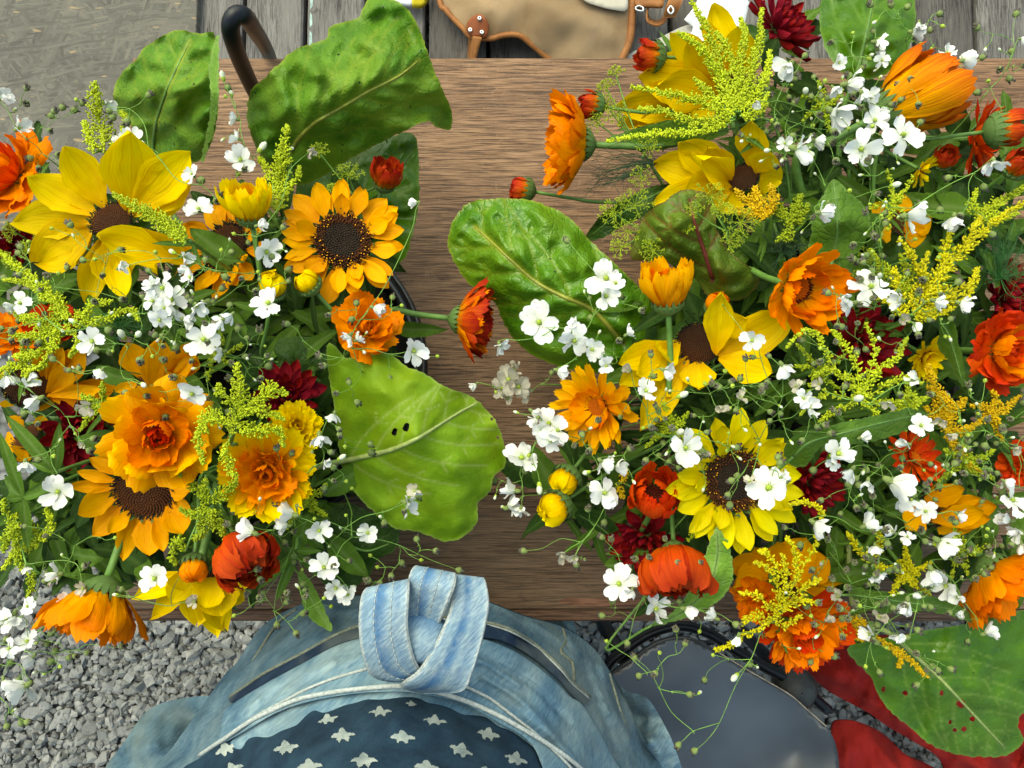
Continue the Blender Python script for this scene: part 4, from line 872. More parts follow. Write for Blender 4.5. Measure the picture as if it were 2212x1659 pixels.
ribbon('strap_loop', 'strap', [kp(1124, 118, 1.02), kp(1128, 108, 1.04), kp(1120, 170, 1.052), kp(1108, 250, 1.056), kp(1060, 360, 1.058), kp(990, 478, 1.057), kp(925, 530, 1.05), kp(912, 545, 1.03)], [kp(1230, 140, 1.02), kp(1242, 122, 1.04), kp(1257, 210, 1.05), kp(1244, 300, 1.052), kp(1222, 390, 1.05), kp(1190, 490, 1.048), kp(1150, 560, 1.04), kp(1000, 570, 1.02)], kn, 0.003, stitch=True)

# ================================================================ bouquets
def dome(u, v):
    cu, cv, ru, rv = (450, 800, 640, 700) if u < 1090 and not (u > 955 and v < 760 and v > 420) else (1740, 760, 700, 760)
    r2 = ((u - cu) / ru) ** 2 + ((v - cv) / rv) ** 2
    return ZT + 0.135 + 0.155 * math.exp(-1.25 * r2)
def tubfoot(u, P):
    C, r = (TUBL, TUBR_) if u < 1000 else (TUBR, TUBR_)
    d = Vector((P.x - C.x, P.y - C.y, 0)); L = d.length
    d = d * (min(1, r * 0.62 / max(L, 1e-6)))
    return Vector((C.x + d.x * 0.9, C.y + d.y * 0.9, ZT + 0.06))
def stem_curve(P, n, foot, out=0.07):
    P = Vector(P); n = Vector(n).normalized(); L = (P - foot).length
    a = P - n * min(out, L * 0.4); m_ = foot + Vector((0, 0, L * 0.35))
    return cr([tuple(P - n * 0.002), tuple(P - n * min(out, L * .4) * .5), tuple(a), tuple((a + m_) / 2 + Vector((0, 0, -0.005))), tuple(m_), tuple(foot)], 5)
def add_stem(t, P, n, foot, rad, mat='stem', out=0.07):
    b = MB(); b.tube(stem_curve(P, n, foot, out), [rad, rad * 1.15], 7); return part('stem', b.mesh('stem', mat), t)

ANCHOR = []
REC = {  # disc ratio, florets, rings (count, base radius, elevation, length, shape), calyx scale
 'sun':    (0.44, 'sun', [(15, .40, 2, .62, 'sun'), (13, .38, 14, .60, 'sun'), (5, .36, 26, .48, 'sunw')], 0.46),
 'sunbrown': (0.46, 'brown', [(13, .42, -2, .66, 'sun'), (10, .40, 12, .58, 'sunw')], 0.46),
 'sunback': (0.40, 'brown', [(12, .36, 8, .70, 'sunw'), (10, .34, 16, .66, 'sun')], 0.44),
 'open':   (0.26, 'cal', [(17, .20, 6, .80, 'cal'), (15, .19, 20, .72, 'cal'), (11, .17, 44, .46, 'calwide')], 0.25),
 'double': (0.16, 'cal', [(18, .20, 2, .82, 'calwide'), (16, .18, 20, .74, 'cal'), (14, .16, 38, .62, 'ruffle'), (11, .13, 56, .48, 'calwide'), (8, .10, 70, .34, 'calcup')], 0.25),
 'peony':  (0.12, 'calred', [(10, .16, 0, .90, 'ruffle'), (10, .18, 22, .78, 'ruffle'), (11, .18, 44, .64, 'calwide'), (11, .16, 60, .52, 'calcup'), (9, .12, 70, .42, 'calcup'), (7, .08, 80, .32, 'calcup')], 0.24),
 'cup':    (0.20, 'cal', [(12, .30, 48, 1.02, 'calcup'), (11, .27, 56, .95, 'calcup'), (9, .22, 62, .80, 'calcup')], 0.42),
 'ball':   (0.20, 'calred', [(13, .32, 14, 1.85, 'calball'), (12, .29, 20, 1.75, 'calball'), (9, .24, 28, 1.5, 'calball')], 0.38),
 'poppy':  (0.44, 'calred', [(12, .42, 56, .98, 'calcup'), (11, .42, 66, .95, 'calcup'), (9, .42, 78, .85, 'calcup')], 0.38),
 'side':   (0.24, 'cal', [(17, .26, 20, .98, 'calwide'), (15, .24, 32, .92, 'calwide'), (12, .20, 46, .82, 'calwide')], 0.34),
 'cone':   (0.24, 'cal', [(15, .28, 30, 1.06, 'calwide'), (14, .26, 40, 1.0, 'cal'), (12, .22, 50, .9, 'calwide')], 0.36),
 'tulip':  (0.20, 'cal', [(13, .36, 54, 1.22, 'calcup'), (12, .32, 62, 1.16, 'calcup'), (9, .27, 70, 1.02, 'calcup')], 0.40),
 'bell':   (0.20, 'cal', [(13, .36, 40, 1.0, 'calwide'), (12, .32, 50, .98, 'calwide'), (10, .27, 58, .9, 'cal')], 0.40),
 'bowl':   (0.32, 'cal', [(13, .30, 26, .95, 'calcup'), (12, .30, 40, .88, 'calcup'), (10, .30, 54, .70, 'calcup')], 0.34),
 'bud':    (0.30, 'calred', [(13, .62, 62, 1.15, 'calcup'), (11, .52, 70, 1.15, 'calcup'), (9, .36, 76, 1.0, 'calcup')], 0.88),
 'budshut': (0.30, 'calred', [(14, .62, 52, 1.5, 'calball'), (11, .50, 62, 1.3, 'calball')], 0.95),
 'dahlia': (0.10, 'calred', [(11, .14, -4, .88, 'dah'), (11, .16, 14, .82, 'dah'), (10, .16, 32, .70, 'dah'), (9, .14, 50, .56, 'dah'), (8, .10, 66, .42, 'dah')], 0.24),
}
def flower(name, cat, rec, mat, u, v, r, tilt, az, label, dz=-0.015, group=None, foot=None, skip=0.0, stem=True, calyx=True, jit=1.0, stem_out=0.07):
    z = dome(u, v) + dz; P = at(u, v, z); n = ndir(tilt, az); rm = r * mpp(P)
    foot = foot or tubfoot(u, P)
    ANCHOR.append((u, v, label))
    t = thing(name, foot, label, cat, group)
    H = frame(P, n, Vector((math.cos(u), math.sin(v), 0.1))); rs = random.Random(int(u * 31 + v))
    dr, fk, rings, cx = REC[rec]
    sunny = rec.startswith('sun')
    d = part('disc', disc_base('disc_dark' if sunny else 'disc_orange' if fk == 'cal' else 'disc_red'), t, H @ Matrix.Translation((0, 0, rm * (0.02 if sunny else 0.0))) @ Matrix.Scale(rm * dr, 4))
    part('florets', florets(fk), d, H @ Matrix.Translation((0, 0, rm * (0.03 if sunny else .01))) @ Matrix.Scale(rm * dr, 4), 'stuff')
    for ri, (cnt, r0, el, L, sh) in enumerate(rings):
        for i in range(cnt):
            if rs.random() < skip: continue
            a = 2 * math.pi * (i + 0.5 * (ri % 2) + rs.uniform(-.22, .22) * jit) / cnt
            e = R(el + rs.uniform(-9, 9) * jit); l = rm * L * rs.uniform(0.86, 1.1); wv = rs.uniform(0.88, 1.22)
            Mx = H @ Matrix.Rotation(a, 4, 'Z') @ Matrix.Translation((0, rm * r0, rm * 0.015 * ri)) @ Matrix.Rotation(rs.uniform(-.18, .18) * jit, 4, 'Y') @ Matrix.Rotation(e, 4, 'X') @ Matrix.Rotation(rs.uniform(-.10, .10), 4, 'Z') @ Matrix.Diagonal((l * wv, l, l, 1))
            mm = mat if isinstance(mat, str) else mat[min(ri, len(mat) - 1)]
            part('petal', petal(sh, mm, rs.randint(0, 3)), t, Mx)
    if calyx: part('calyx', calyx_mesh(18), t, H @ Matrix.Translation((0, 0, -rm * cx * (0.12 if not rec.startswith('bud') else .05))) @ Matrix.Scale(rm * cx, 4))
    if stem: add_stem(t, P - n * rm * cx * 0.5, n, foot, max(0.0016, min(0.0035, rm * 0.075)), out=stem_out)
    return t
_end = {}
def petal_end(sh):
    me = petal(sh, 'sun_yellow'); k = 6 if len(me.vertices) % 7 == 0 else 5
    vs = me.vertices; n = len(vs); row = [vs[i].co for i in range(n - (k + 1), n)]
    c = sum(row, Vector()) / len(row); return math.atan2(c.z, c.y), math.hypot(c.z, c.y), max(v.co.x for v in vs) * 2
def petal_between(t, P0, P1, w, sh, mat, roll=0.0):
    ang, ln, wn_ = petal_end(sh)
    y = (P1 - P0); L = y.length; y.normalize()
    zax = (CAMP - P0).normalized(); zax = (zax - y * zax.dot(y)).normalized(); x = y.cross(zax)
    B = Matrix((x, y, zax)).transposed().to_4x4(); B.translation = P0
    Mx = B @ Matrix.Rotation(roll, 4, 'Y') @ Matrix.Rotation(-ang, 4, 'X') @ Matrix.Diagonal((w / wn_, L / ln, L / ln, 1))
    return part('petal', petal(sh, mat, int(P1.x * 977) % 3), t, Mx)
def sun_px(u, v, dz, rd, tilt, az, mat, petals, label, fk='brown', group='sunflowers', foot=None, stem=True):
    z = dome(u, v) + dz; P = at(u, v, z); n = ndir(tilt, az); rm = rd * mpp(P); foot = foot or tubfoot(u, P); ANCHOR.append((u, v, label))
    t = thing('sunflower', foot, label, 'sunflower', group); H = frame(P, n)
    d = part('disc', disc_base('disc_dark'), t, H @ Matrix.Scale(rm, 4)); part('florets', florets(fk), d, H @ Matrix.Translation((0, 0, rm * .02)) @ Matrix.Scale(rm, 4), 'stuff')
    for i, (tu, tv, w, sh, pz, *rest) in enumerate(petals):
        bu, bv = rest[:2] if len(rest) >= 2 else (None, None)
        T = at(tu, tv, z + pz)
        if bu is None:
            q = T - P; q = q - n * q.dot(n); B = P + q.normalized() * rm * 0.85
        else: B = at(bu, bv, z + (rest[2] if len(rest) > 2 else 0.0))
        petal_between(t, B, T, w * mpp(B), sh, mat, 0.25 * math.sin(i * 2.3))
    part('calyx', calyx_mesh(18), t, H @ Matrix.Translation((0, 0, -rm * .15)) @ Matrix.Scale(rm * 1.0, 4))
    if stem: add_stem(t, P - n * rm * .6, n, foot, 0.0034)
    return t
# ---------------------------------------------------------------- big leaves
def auto_veins(mid, outline, every=34, ang=52, w=3.2):
    Mi = cr(mid, 8); seg = np.linalg.norm(np.diff(Mi, axis=0), axis=1); cum = np.concatenate([[0], np.cumsum(seg)]); P = cr(outline, 6, True)
    out = [(mid, w * 1.5)]; s = every * 0.7; side = 0
    while s < cum[-1] * 0.97:
        p = np.array([np.interp(s, cum, Mi[:, i]) for i in (0, 1)]); q = np.array([np.interp(min(cum[-1], s + 4), cum, Mi[:, i]) for i in (0, 1)]); tg = (q - p) / (np.linalg.norm(q - p) + 1e-9)
        for sg in ((1, -1) if every > 45 else (1,) if side % 2 else (-1,)):
            line = [p.copy()]; a = R(ang) * sg; c = p.copy()
            for k in range(14):
                d = np.array([tg[0] * math.cos(a) - tg[1] * math.sin(a), tg[0] * math.sin(a) + tg[1] * math.cos(a)]); c = c + d * 14; a *= 0.93
                if not inside(P, c[None])[0]: break
                line.append(c.copy())
            if len(line) > 2:
                out.append((line, w)); m_ = len(line) // 2
                for sg2 in (1, -1):
                    d = line[m_] - line[m_ - 1]; d = d / np.linalg.norm(d); a2 = R(45) * sg2
                    e = line[m_] + 26 * np.array([d[0] * math.cos(a2) - d[1] * math.sin(a2), d[0] * math.sin(a2) + d[1] * math.cos(a2)])
                    if inside(P, e[None])[0]: out.append(([line[m_], (line[m_] + e) / 2, e], w * .7))
        side += 1; s += every
    return out
def big_leaf(name, cat, mat, outline, ctrl, mid, label, stalk_to=None, pucker=0.006, step=6, every=34, midr=0.0022, midmat='stem', holes=(), edge_up=0.0, ripple=0.003, seed=1, jag=0.8, vw=3.2, pw=14, group='large leaves around the bouquets', rsc=120, edge_w=20, vsec=0.3):
    foot = tubfoot(mid[0][0], at(*mid[0], ZT + .1)) if stalk_to is None else stalk_to
    t = thing(name, foot, label, cat, group)
    veins = auto_veins(mid, outline, every, w=vw)
    W3, F, UV, vein, P = sheet(outline, ctrl, step=step, veins=veins, pucker=pucker, pw=pw, ripple=ripple, rsc=rsc, jag=jag, edge_up=edge_up, edge_w=edge_w, holes=holes, seed=seed, vsec=vsec)
    b = MB(); b.add(W3, F, 0, UV); bl = part('blade', b.mesh('blade', mat, True, {'vein': vein}), t)
    m_ = cr(mid, 6); zz = rbf(ctrl, m_[:, 0], m_[:, 1]) + ripple * vnoise(m_, rsc, seed + 9)
    if midr:
        b = MB(); b.tube(at_np(m_[:, 0], m_[:, 1], zz + midr * 0.25), [midr, midr * 0.25], 7); part('midrib', b.mesh('midrib', midmat), bl)
        s0 = Vector(at_np(m_[:1, 0], m_[:1, 1], zz[:1])[0]); d = Vector(at_np(m_[:1, 0], m_[:1, 1], zz[:1])[0]) - Vector(at_np(m_[3:4, 0], m_[3:4, 1], zz[3:4])[0])
        b = MB(); d.normalize(); L = (s0 - foot).length
        b.tube(cr([tuple(s0), tuple(s0 + d * L * .2 - Vector((0, 0, .01))), tuple(foot + Vector((0, 0, L * .3))), tuple(foot)], 6), [midr, midr * 1.4], 7); part('stalk', b.mesh('stalk', midmat), t)
    return t
M['rib_yellow'] = plain('rib_olive_yellow', (0.27, 0.29, 0.04), 0.5, 0.25, 120)
M['rib_pale'] = plain('rib_pale_green', (0.27, 0.33, 0.10), 0.5, 0.25, 120)
M['rib_red'] = plain('rib_dark_red', (0.12, 0.02, 0.015), 0.5, 0.25, 120)
# left bouquet
big_leaf('chard_leaf', 'chard leaf', 'chard', [(464, 77), (425, 72), (380, 65), (345, 82), (310, 105), (292, 130), (268, 152), (248, 185), (245, 225), (262, 255), (285, 275), (310, 330), (360, 352), (425, 350), (452, 320), (468, 262), (473, 180)],
  [(470, 77, .93), (380, 65, .91), (248, 190, .86), (290, 270, .83), (430, 345, .86), (472, 200, .945), (380, 200, .935), (330, 150, .90), (320, 330, .80)], [(330, 345), (335, 280), (355, 210), (385, 140), (410, 90)], 'upright chard leaf with a folded pale edge, left of the black hoop', pucker=0.008, every=46, seed=31, ripple=0.008, rsc=85, pw=18)
fe = [(473, 78), (472, 150), (471, 220), (462, 275), (448, 325), (440, 348), (435, 345), (440, 310), (450, 265), (456, 215), (452, 160), (458, 110)]
t = [o for o in COL.objects if o.name.startswith('blade')][-1]
part('folded_edge', sheet_mesh('folded_edge', 'leaf_pale', fe, [(470, 80, .965), (472, 200, .985), (452, 200, .978), (445, 340, .905)], 0.0, step=5, jag=1.0, seed=3), t)
big_leaf('chard_leaf', 'chard leaf', 'chard', [(800, -8), (850, 0), (885, 25), (905, 60), (930, 130), (952, 185), (975, 235), (974, 280), (945, 275), (920, 262), (880, 280), (835, 302), (780, 330), (740, 352), (690, 385), (640, 400), (580, 360), (545, 300), (533, 250), (540, 200), (562, 175), (600, 140), (640, 105), (700, 85), (712, 60), (740, 48), (775, 35)],
  [(800, -8, .90), (905, 60, .93), (975, 275, .86), (880, 280, .895), (640, 400, .82), (540, 220, .86), (600, 140, .92), (712, 60, .90), (700, 220, .95), (820, 150, .955), (740, 350, .845), (590, 260, .905)], [(630, 325), (645, 300), (680, 265), (740, 230), (800, 195), (860, 165), (905, 130)], 'largest chard leaf, broad and crinkled, reaching over the far table edge', pucker=0.009, every=52, midmat='rib_yellow', seed=32, ripple=0.008, rsc=100, pw=20, edge_up=0.004)
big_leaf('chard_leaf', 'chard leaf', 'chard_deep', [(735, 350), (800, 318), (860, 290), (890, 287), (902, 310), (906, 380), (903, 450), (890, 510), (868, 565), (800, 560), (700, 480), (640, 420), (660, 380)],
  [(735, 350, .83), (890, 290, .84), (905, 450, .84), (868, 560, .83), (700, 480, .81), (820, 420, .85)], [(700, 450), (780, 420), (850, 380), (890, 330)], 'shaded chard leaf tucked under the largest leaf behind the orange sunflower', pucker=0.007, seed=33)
big_leaf('chard_leaf', 'chard leaf', 'chard_light', [(705, 747), (722, 746), (745, 772), (775, 768), (815, 762), (850, 768), (875, 790), (920, 808), (950, 830), (990, 845), (1022, 858), (1045, 880), (1068, 905), (1085, 945), (1092, 985), (1088, 1012), (1066, 1030), (1060, 1060), (1032, 1090), (1030, 1130), (1000, 1160), (960, 1170), (905, 1150), (850, 1140), (795, 1095), (750, 1040), (735, 985), (725, 900), (712, 820)],
  [(705, 747, .965), (850, 768, .95), (1022, 858, .93), (1092, 985, .905), (1030, 1130, .90), (960, 1170, .895), (795, 1095, .90), (735, 985, .90), (715, 830, .93), (900, 940, .962), (830, 850, .965), (980, 1020, .935)], [(715, 1000), (770, 990), (850, 970), (905, 945), (930, 930), (985, 895), (1030, 870)], 'pale green chard leaf with two small holes near the table centre', pucker=0.003, every=56, midmat='rib_pale', midr=0.0026, holes=[(852, 933, 7), (877, 923, 8), (1062, 905, 3), (1075, 945, 3)], seed=34, ripple=0.003, edge_up=-0.004, vw=2.2, pw=24, vsec=0.75, step=5)
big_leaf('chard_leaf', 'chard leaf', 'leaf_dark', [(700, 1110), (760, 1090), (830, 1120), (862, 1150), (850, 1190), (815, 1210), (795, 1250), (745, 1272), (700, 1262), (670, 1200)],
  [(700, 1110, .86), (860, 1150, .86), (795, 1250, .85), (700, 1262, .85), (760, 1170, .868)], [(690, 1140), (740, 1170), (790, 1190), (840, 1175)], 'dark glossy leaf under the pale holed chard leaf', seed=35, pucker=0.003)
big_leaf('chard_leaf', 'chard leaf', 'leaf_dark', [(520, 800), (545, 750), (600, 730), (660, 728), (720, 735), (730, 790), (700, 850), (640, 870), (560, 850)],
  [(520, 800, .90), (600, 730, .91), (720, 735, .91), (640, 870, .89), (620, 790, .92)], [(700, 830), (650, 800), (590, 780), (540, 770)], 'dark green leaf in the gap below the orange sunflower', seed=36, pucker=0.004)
big_leaf('broad_leaf', 'leaf', 'leaf_mid', [(645, 1235), (668, 1250), (690, 1290), (705, 1325), (718, 1360), (690, 1352), (665, 1330), (650, 1290)], [(645, 1235, .88), (718, 1360, .93), (690, 1290, .91), (655, 1300, .90)], [(648, 1245), (672, 1290), (712, 1355)], 'narrow green leaf drooping towards the denim below the left bouquet', every=60, step=5, pucker=0.0, midr=0.001, seed=37)
# right bouquet
big_leaf('chard_leaf', 'chard leaf', 'chard_gloss', [(968, 530), (972, 495), (985, 465), (1010, 440), (1045, 431), (1090, 428), (1150, 434), (1200, 452), (1240, 480), (1275, 520), (1305, 548), (1340, 580), (1400, 640), (1440, 700), (1450, 745), (1400, 790), (1320, 805), (1250, 802), (1180, 782), (1125, 748), (1090, 700), (1070, 655), (1035, 628), (1008, 608), (985, 572)],
  [(968, 530, .87), (1010, 440, .88), (1150, 434, .90), (1275, 520, .90), (1440, 700, .87), (1320, 805, .85), (1125, 748, .85), (1008, 608, .86), (1100, 540, .925), (1220, 640, .925), (1330, 700, .89)], [(1345, 740), (1281, 671), (1214, 639), (1160, 610), (1115, 572), (1070, 530), (1026, 490)], 'glossy bright chard leaf lying across the middle of the table', pucker=0.011, every=40, midmat='rib_yellow', seed=41, ripple=0.003, pw=15, step=5)
big_leaf('beet_leaf', 'beet leaf', 'beet', [(1440, 432), (1470, 412), (1520, 415), (1548, 450), (1546, 482), (1560, 520), (1590, 555), (1640, 598), (1615, 640), (1570, 652), (1530, 640), (1500, 600), (1450, 570), (1400, 565), (1365, 560), (1362, 530), (1375, 500), (1390, 468), (1415, 445)],
  [(1470, 412, .97), (1548, 450, .955), (1640, 598, .94), (1500, 600, .92), (1365, 560, .93), (1390, 468, .95), (1460, 490, .985), (1550, 580, .96)], [(1540, 600), (1520, 540), (1500, 480), (1490, 430)], 'dark red-veined beet leaf behind the yellow calendula cup', pucker=0.010, every=30, midmat='rib_red', seed=42, pw=12, step=5, vw=2.4, vsec=0.9)
big_leaf('broad_leaf', 'leaf', 'leaf_dark', [(1265, 516), (1285, 480), (1310, 455), (1350, 430), (1400, 405), (1450, 400), (1440, 440), (1390, 470), (1340, 492), (1300, 515)], [(1265, 516, .875), (1310, 455, .90), (1450, 400, .90), (1390, 470, .905), (1340, 492, .885)], [(1445, 405), (1380, 440), (1320, 475), (1275, 510)], 'dark pointed leaf on the bare table above the glossy chard leaf', every=60, pucker=0.001, midr=0.001, seed=43)
big_leaf('broad_leaf', 'leaf', 'leaf_mid', [(1308, 300), (1340, 288), (1380, 275), (1430, 262), (1490, 255), (1560, 262), (1570, 290), (1500, 310), (1430, 312), (1360, 308)], [(1308, 300, .90), (1380, 275, .92), (1490, 255, .94), (1570, 290, .94), (1430, 310, .915)], [(1570, 280), (1480, 285), (1400, 292), (1315, 300)], 'long green leaf beside the orange calendula seen from the side', every=60, pucker=0.001, midr=0.001, seed=44)
big_leaf('broad_leaf', 'leaf', 'leaf_mid', [(1800, 386), (1830, 410), (1860, 438), (1878, 462), (1876, 500), (1860, 538), (1825, 558), (1785, 552), (1748, 545), (1752, 500), (1760, 455), (1778, 420)], [(1800, 386, 1.01), (1878, 462, 1.0), (1860, 538, .985), (1748, 545, .985), (1815, 480, 1.012), (1760, 455, 1.0)], [(1800, 556), (1808, 500), (1806, 440), (1800, 392)], 'broad triangular green leaf standing in the right bouquet', every=50, pucker=0.002, midr=0.0012, seed=45, step=5)
big_leaf('broad_leaf', 'leaf', 'leaf_mid', [(2003, 896), (1985, 886), (1962, 882), (1925, 890), (1886, 899), (1830, 910), (1779, 923), (1725, 936), (1700, 955), (1693, 977), (1702, 1000), (1720, 1009), (1745, 1002), (1757, 985), (1779, 962), (1815, 960), (1854, 958), (1885, 953), (1913, 947), (1950, 933), (1980, 915)], [(2003, 896, 1.005), (1886, 899, 1.02), (1779, 923, 1.025), (1693, 977, 1.0), (1720, 1009, .985), (1779, 962, 1.015), (1913, 947, 1.008), (1850, 930, 1.03)], [(1715, 985), (1750, 955), (1830, 933), (1910, 912), (1990, 895)], 'long curling green leaf lying sideways above the lemon sunflower', every=50, pucker=0.001, midr=0.0012, seed=46, step=5)
big_leaf('broad_leaf', 'leaf', 'leaf_pale', [(1548, 1142), (1562, 1155), (1577, 1185), (1584, 1230), (1577, 1268), (1555, 1295), (1520, 1318), (1470, 1338), (1420, 1352), (1400, 1352), (1440, 1330), (1475, 1298), (1492, 1260), (1508, 1225), (1525, 1190)], [(1548, 1142, .975), (1584, 1230, .96), (1520, 1318, .935), (1400, 1352, .90), (1492, 1260, .945), (1535, 1240, .965)], [(1410, 1350), (1480, 1318), (1530, 1265), (1550, 1200), (1549, 1146)], 'pale toothed leaf drooping over the near table edge', every=40, pucker=0.0015, midr=0.001, seed=47, step=5, jag=1.3)
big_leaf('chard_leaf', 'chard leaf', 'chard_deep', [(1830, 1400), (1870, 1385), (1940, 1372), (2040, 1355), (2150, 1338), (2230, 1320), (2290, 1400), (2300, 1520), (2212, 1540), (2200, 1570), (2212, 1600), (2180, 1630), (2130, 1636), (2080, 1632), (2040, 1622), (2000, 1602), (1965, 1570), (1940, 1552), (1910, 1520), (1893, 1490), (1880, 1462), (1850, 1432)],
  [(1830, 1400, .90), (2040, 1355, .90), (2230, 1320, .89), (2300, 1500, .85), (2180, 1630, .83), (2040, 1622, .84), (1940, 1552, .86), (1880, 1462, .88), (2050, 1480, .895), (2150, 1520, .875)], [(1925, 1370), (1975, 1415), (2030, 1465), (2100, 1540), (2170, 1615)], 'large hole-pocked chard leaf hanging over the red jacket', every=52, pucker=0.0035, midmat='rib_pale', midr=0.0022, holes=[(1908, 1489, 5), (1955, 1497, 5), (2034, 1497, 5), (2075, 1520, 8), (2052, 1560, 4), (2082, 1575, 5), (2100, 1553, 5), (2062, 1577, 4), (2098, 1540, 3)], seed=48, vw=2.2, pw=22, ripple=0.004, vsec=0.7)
big_leaf('broad_leaf', 'leaf', 'leaf_dark', [(1240, 1112), (1262, 1100), (1300, 1105), (1335, 1140), (1355, 1200), (1390, 1235), (1420, 1270), (1380, 1262), (1350, 1245), (1325, 1200), (1300, 1165), (1265, 1145)], [(1240, 1112, .86), (1335, 1140, .88), (1420, 1270, .86), (1325, 1200, .86), (1300, 1130, .88)], [(1410, 1265), (1360, 1215), (1310, 1150), (1250, 1112)], 'dark leaf edge on the table under the red calendula', every=60, pucker=0.001, midr=0.001, seed=49)
big_leaf('chard_leaf', 'chard leaf', 'chard_deep', [(1770, 40), (1790, -20), (1880, -40), (1960, -30), (1978, 20), (1972, 80), (1950, 130), (1900, 165), (1840, 170), (1790, 120)], [(1770, 40, .90), (1880, -40, .88), (1978, 20, .89), (1900, 165, .91), (1870, 70, .925)], [(1850, 165), (1865, 100), (1880, 30), (1890, -30)], 'dark glossy chard leaf behind the crimson dahlia at the top', pucker=0.008, every=40, seed=50)
big_leaf('broad_leaf', 'leaf', 'leaf_mid', [(2020, 665), (2048, 672), (2065, 705), (2072, 745), (2082, 790), (2085, 835), (2068, 822), (2055, 790), (2040, 770), (2025, 745), (2030, 710)], [(2020, 665, .98), (2072, 745, .99), (2085, 835, .975), (2030, 720, .97)], [(2030, 675), (2052, 730), (2080, 828)], 'small twisted leaf beside the big red-orange calendula', every=60, pucker=0.001, midr=0.001, seed=51, step=5)
big_leaf('broad_leaf', 'leaf', 'leaf_mid', [(1830, 1262), (1880, 1275), (1960, 1280), (2020, 1290), (2075, 1310), (2120, 1345), (2128, 1356), (2070, 1335), (2000, 1320), (1930, 1325), (1860, 1310)], [(1830, 1262, .92), (1960, 1280, .935), (2128, 1356, .915), (1930, 1325, .915)], [(1840, 1285), (1950, 1300), (2060, 1318), (2122, 1352)], 'slender pointed leaf above the hole-pocked chard leaf', every=70, pucker=0.001, midr=0.001, seed=52, step=5)

# ---------------------------------------------------------------- sunflowers
sun_px(242, 478, -.01, 46, 18, 100, 'sun_yellow', [
  (138, 318, 62, 'sunw', .03), (72, 370, 78, 'sunw', .02), (28, 462, 86, 'sunw', .0), (45, 565, 82, 'sunw', -.01), (75, 585, 60, 'sunw', -.03), (195, 655, 52, 'suncurl', -.01), (300, 308, 92, 'sunw', .045), (405, 330, 70, 'sunw', .03), (390, 395, 60, 'suncurl', .02), (408, 420, 60, 'sunw', -.01),
  (340, 590, 70, 'sunfold', .0), (250, 620, 66, 'sunw', -.01), (215, 520, 90, 'sunfold', .035, 372, 560, .015), (415, 570, 44, 'sunw', -.03), (250, 640, 50, 'suncurl', .0)], 'large yellow sunflower with few broad petals in the left bouquet')
flower('sunflower', 'sunflower', 'sun', 'sun_orange', 740, 522, 136, 12, 20, 'orange sunflower with a dark disc facing up beside the bare table', 0.0, 'sunflowers')
flower('sunflower', 'sunflower', 'sunbrown', 'sun_amber', 490, 535, 118, 22, 150, 'shaded amber sunflower half hidden under the yellow calendula cup', -0.075, 'sunflowers')
sun_px(312, 1062, -.035, 62, 26, -80, 'sun_orange', [
  (165, 1020, 34, 'sun', .02), (150, 1055, 34, 'sun', .02), (165, 1098, 56, 'sunw', .02), (195, 1148, 52, 'sunw', .0), (240, 1155, 40, 'sun', .01), (255, 1205, 46, 'sunw', -.01), (310, 1200, 60, 'sunw', .0), (350, 1190, 48, 'sun', .0), (395, 1150, 46, 'sunw', .01), (415, 1105, 40, 'sun', .0), (408, 1060, 40, 'sunw', .01), (420, 1020, 40, 'sun', .0), (195, 985, 40, 'sun', .02), (250, 955, 50, 'sunw', .02), (400, 985, 40, 'sun', 0), (375, 1130, 40, 'sun', -.01), (220, 1130, 36, 'sun', -.01)], 'sunflower with a flat brown disc under the double orange calendula', 'brown')
sun_px(60, 838, -.05, 46, 40, 40, 'sun_orange', [
  (285, 855, 60, 'sunw', .0), (250, 875, 46, 'sunw', .0), (180, 760, 50, 'sunw', .02), (160, 800, 46, 'sunw', .03), (130, 760, 44, 'sun', .02), (110, 880, 44, 'sunw', -.01), (215, 835, 40, 'sun', .03), (100, 770, 40, 'sunw', .02), (20, 880, 40, 'sun', .0), (0, 820, 40, 'sun', .0)], 'tilted orange sunflower at the left edge with long petals pointing right', 'brown')
sun_px(330, 830, -.05, 30, 50, 60, 'sun_orange', [(275, 742, 44, 'sunw', .02), (345, 735, 50, 'sunw', .04), (412, 745, 42, 'sunw', .05), (410, 790, 40, 'suncurl', .05), (385, 815, 50, 'sunw', .02), (300, 760, 36, 'sun', .0), (330, 890, 34, 'sun', .0), (365, 870, 34, 'sun', .0), (245, 850, 36, 'sun', .0)], 'small orange sunflower with upswept petals in the middle of the left bouquet', 'brown')
sun_px(430, 1235, .0, 40, 62, -90, 'sun_yellow', [(290, 1280, 50, 'sunw', -.02), (325, 1325, 50, 'sunw', -.03), (372, 1300, 46, 'sunw', -.01), (425, 1352, 60, 'sunw', -.03), (455, 1372, 60, 'sunw', -.04), (490, 1362, 50, 'sunw', -.04), (430, 1310, 66, 'sunw', .01), (478, 1330, 66, 'sunw', .0), (525, 1300, 56, 'sunw', -.02), (540, 1270, 50, 'sunw', -.02), (395, 1275, 50, 'sunw', .01)], 'drooping yellow sunflower hanging over the near table edge')
sun_px(60, 945, -.06, 34, 40, 120, 'sun_amber', [(35, 985, 44, 'sunw', .02), (10, 960, 40, 'sunw', .0), (95, 975, 44, 'sunw', -.01), (20, 900, 40, 'sun', .0), (90, 900, 36, 'sun', .01), (60, 990, 40, 'sun', .0)], 'shaded amber sunflower petals low at the left edge', 'brown')
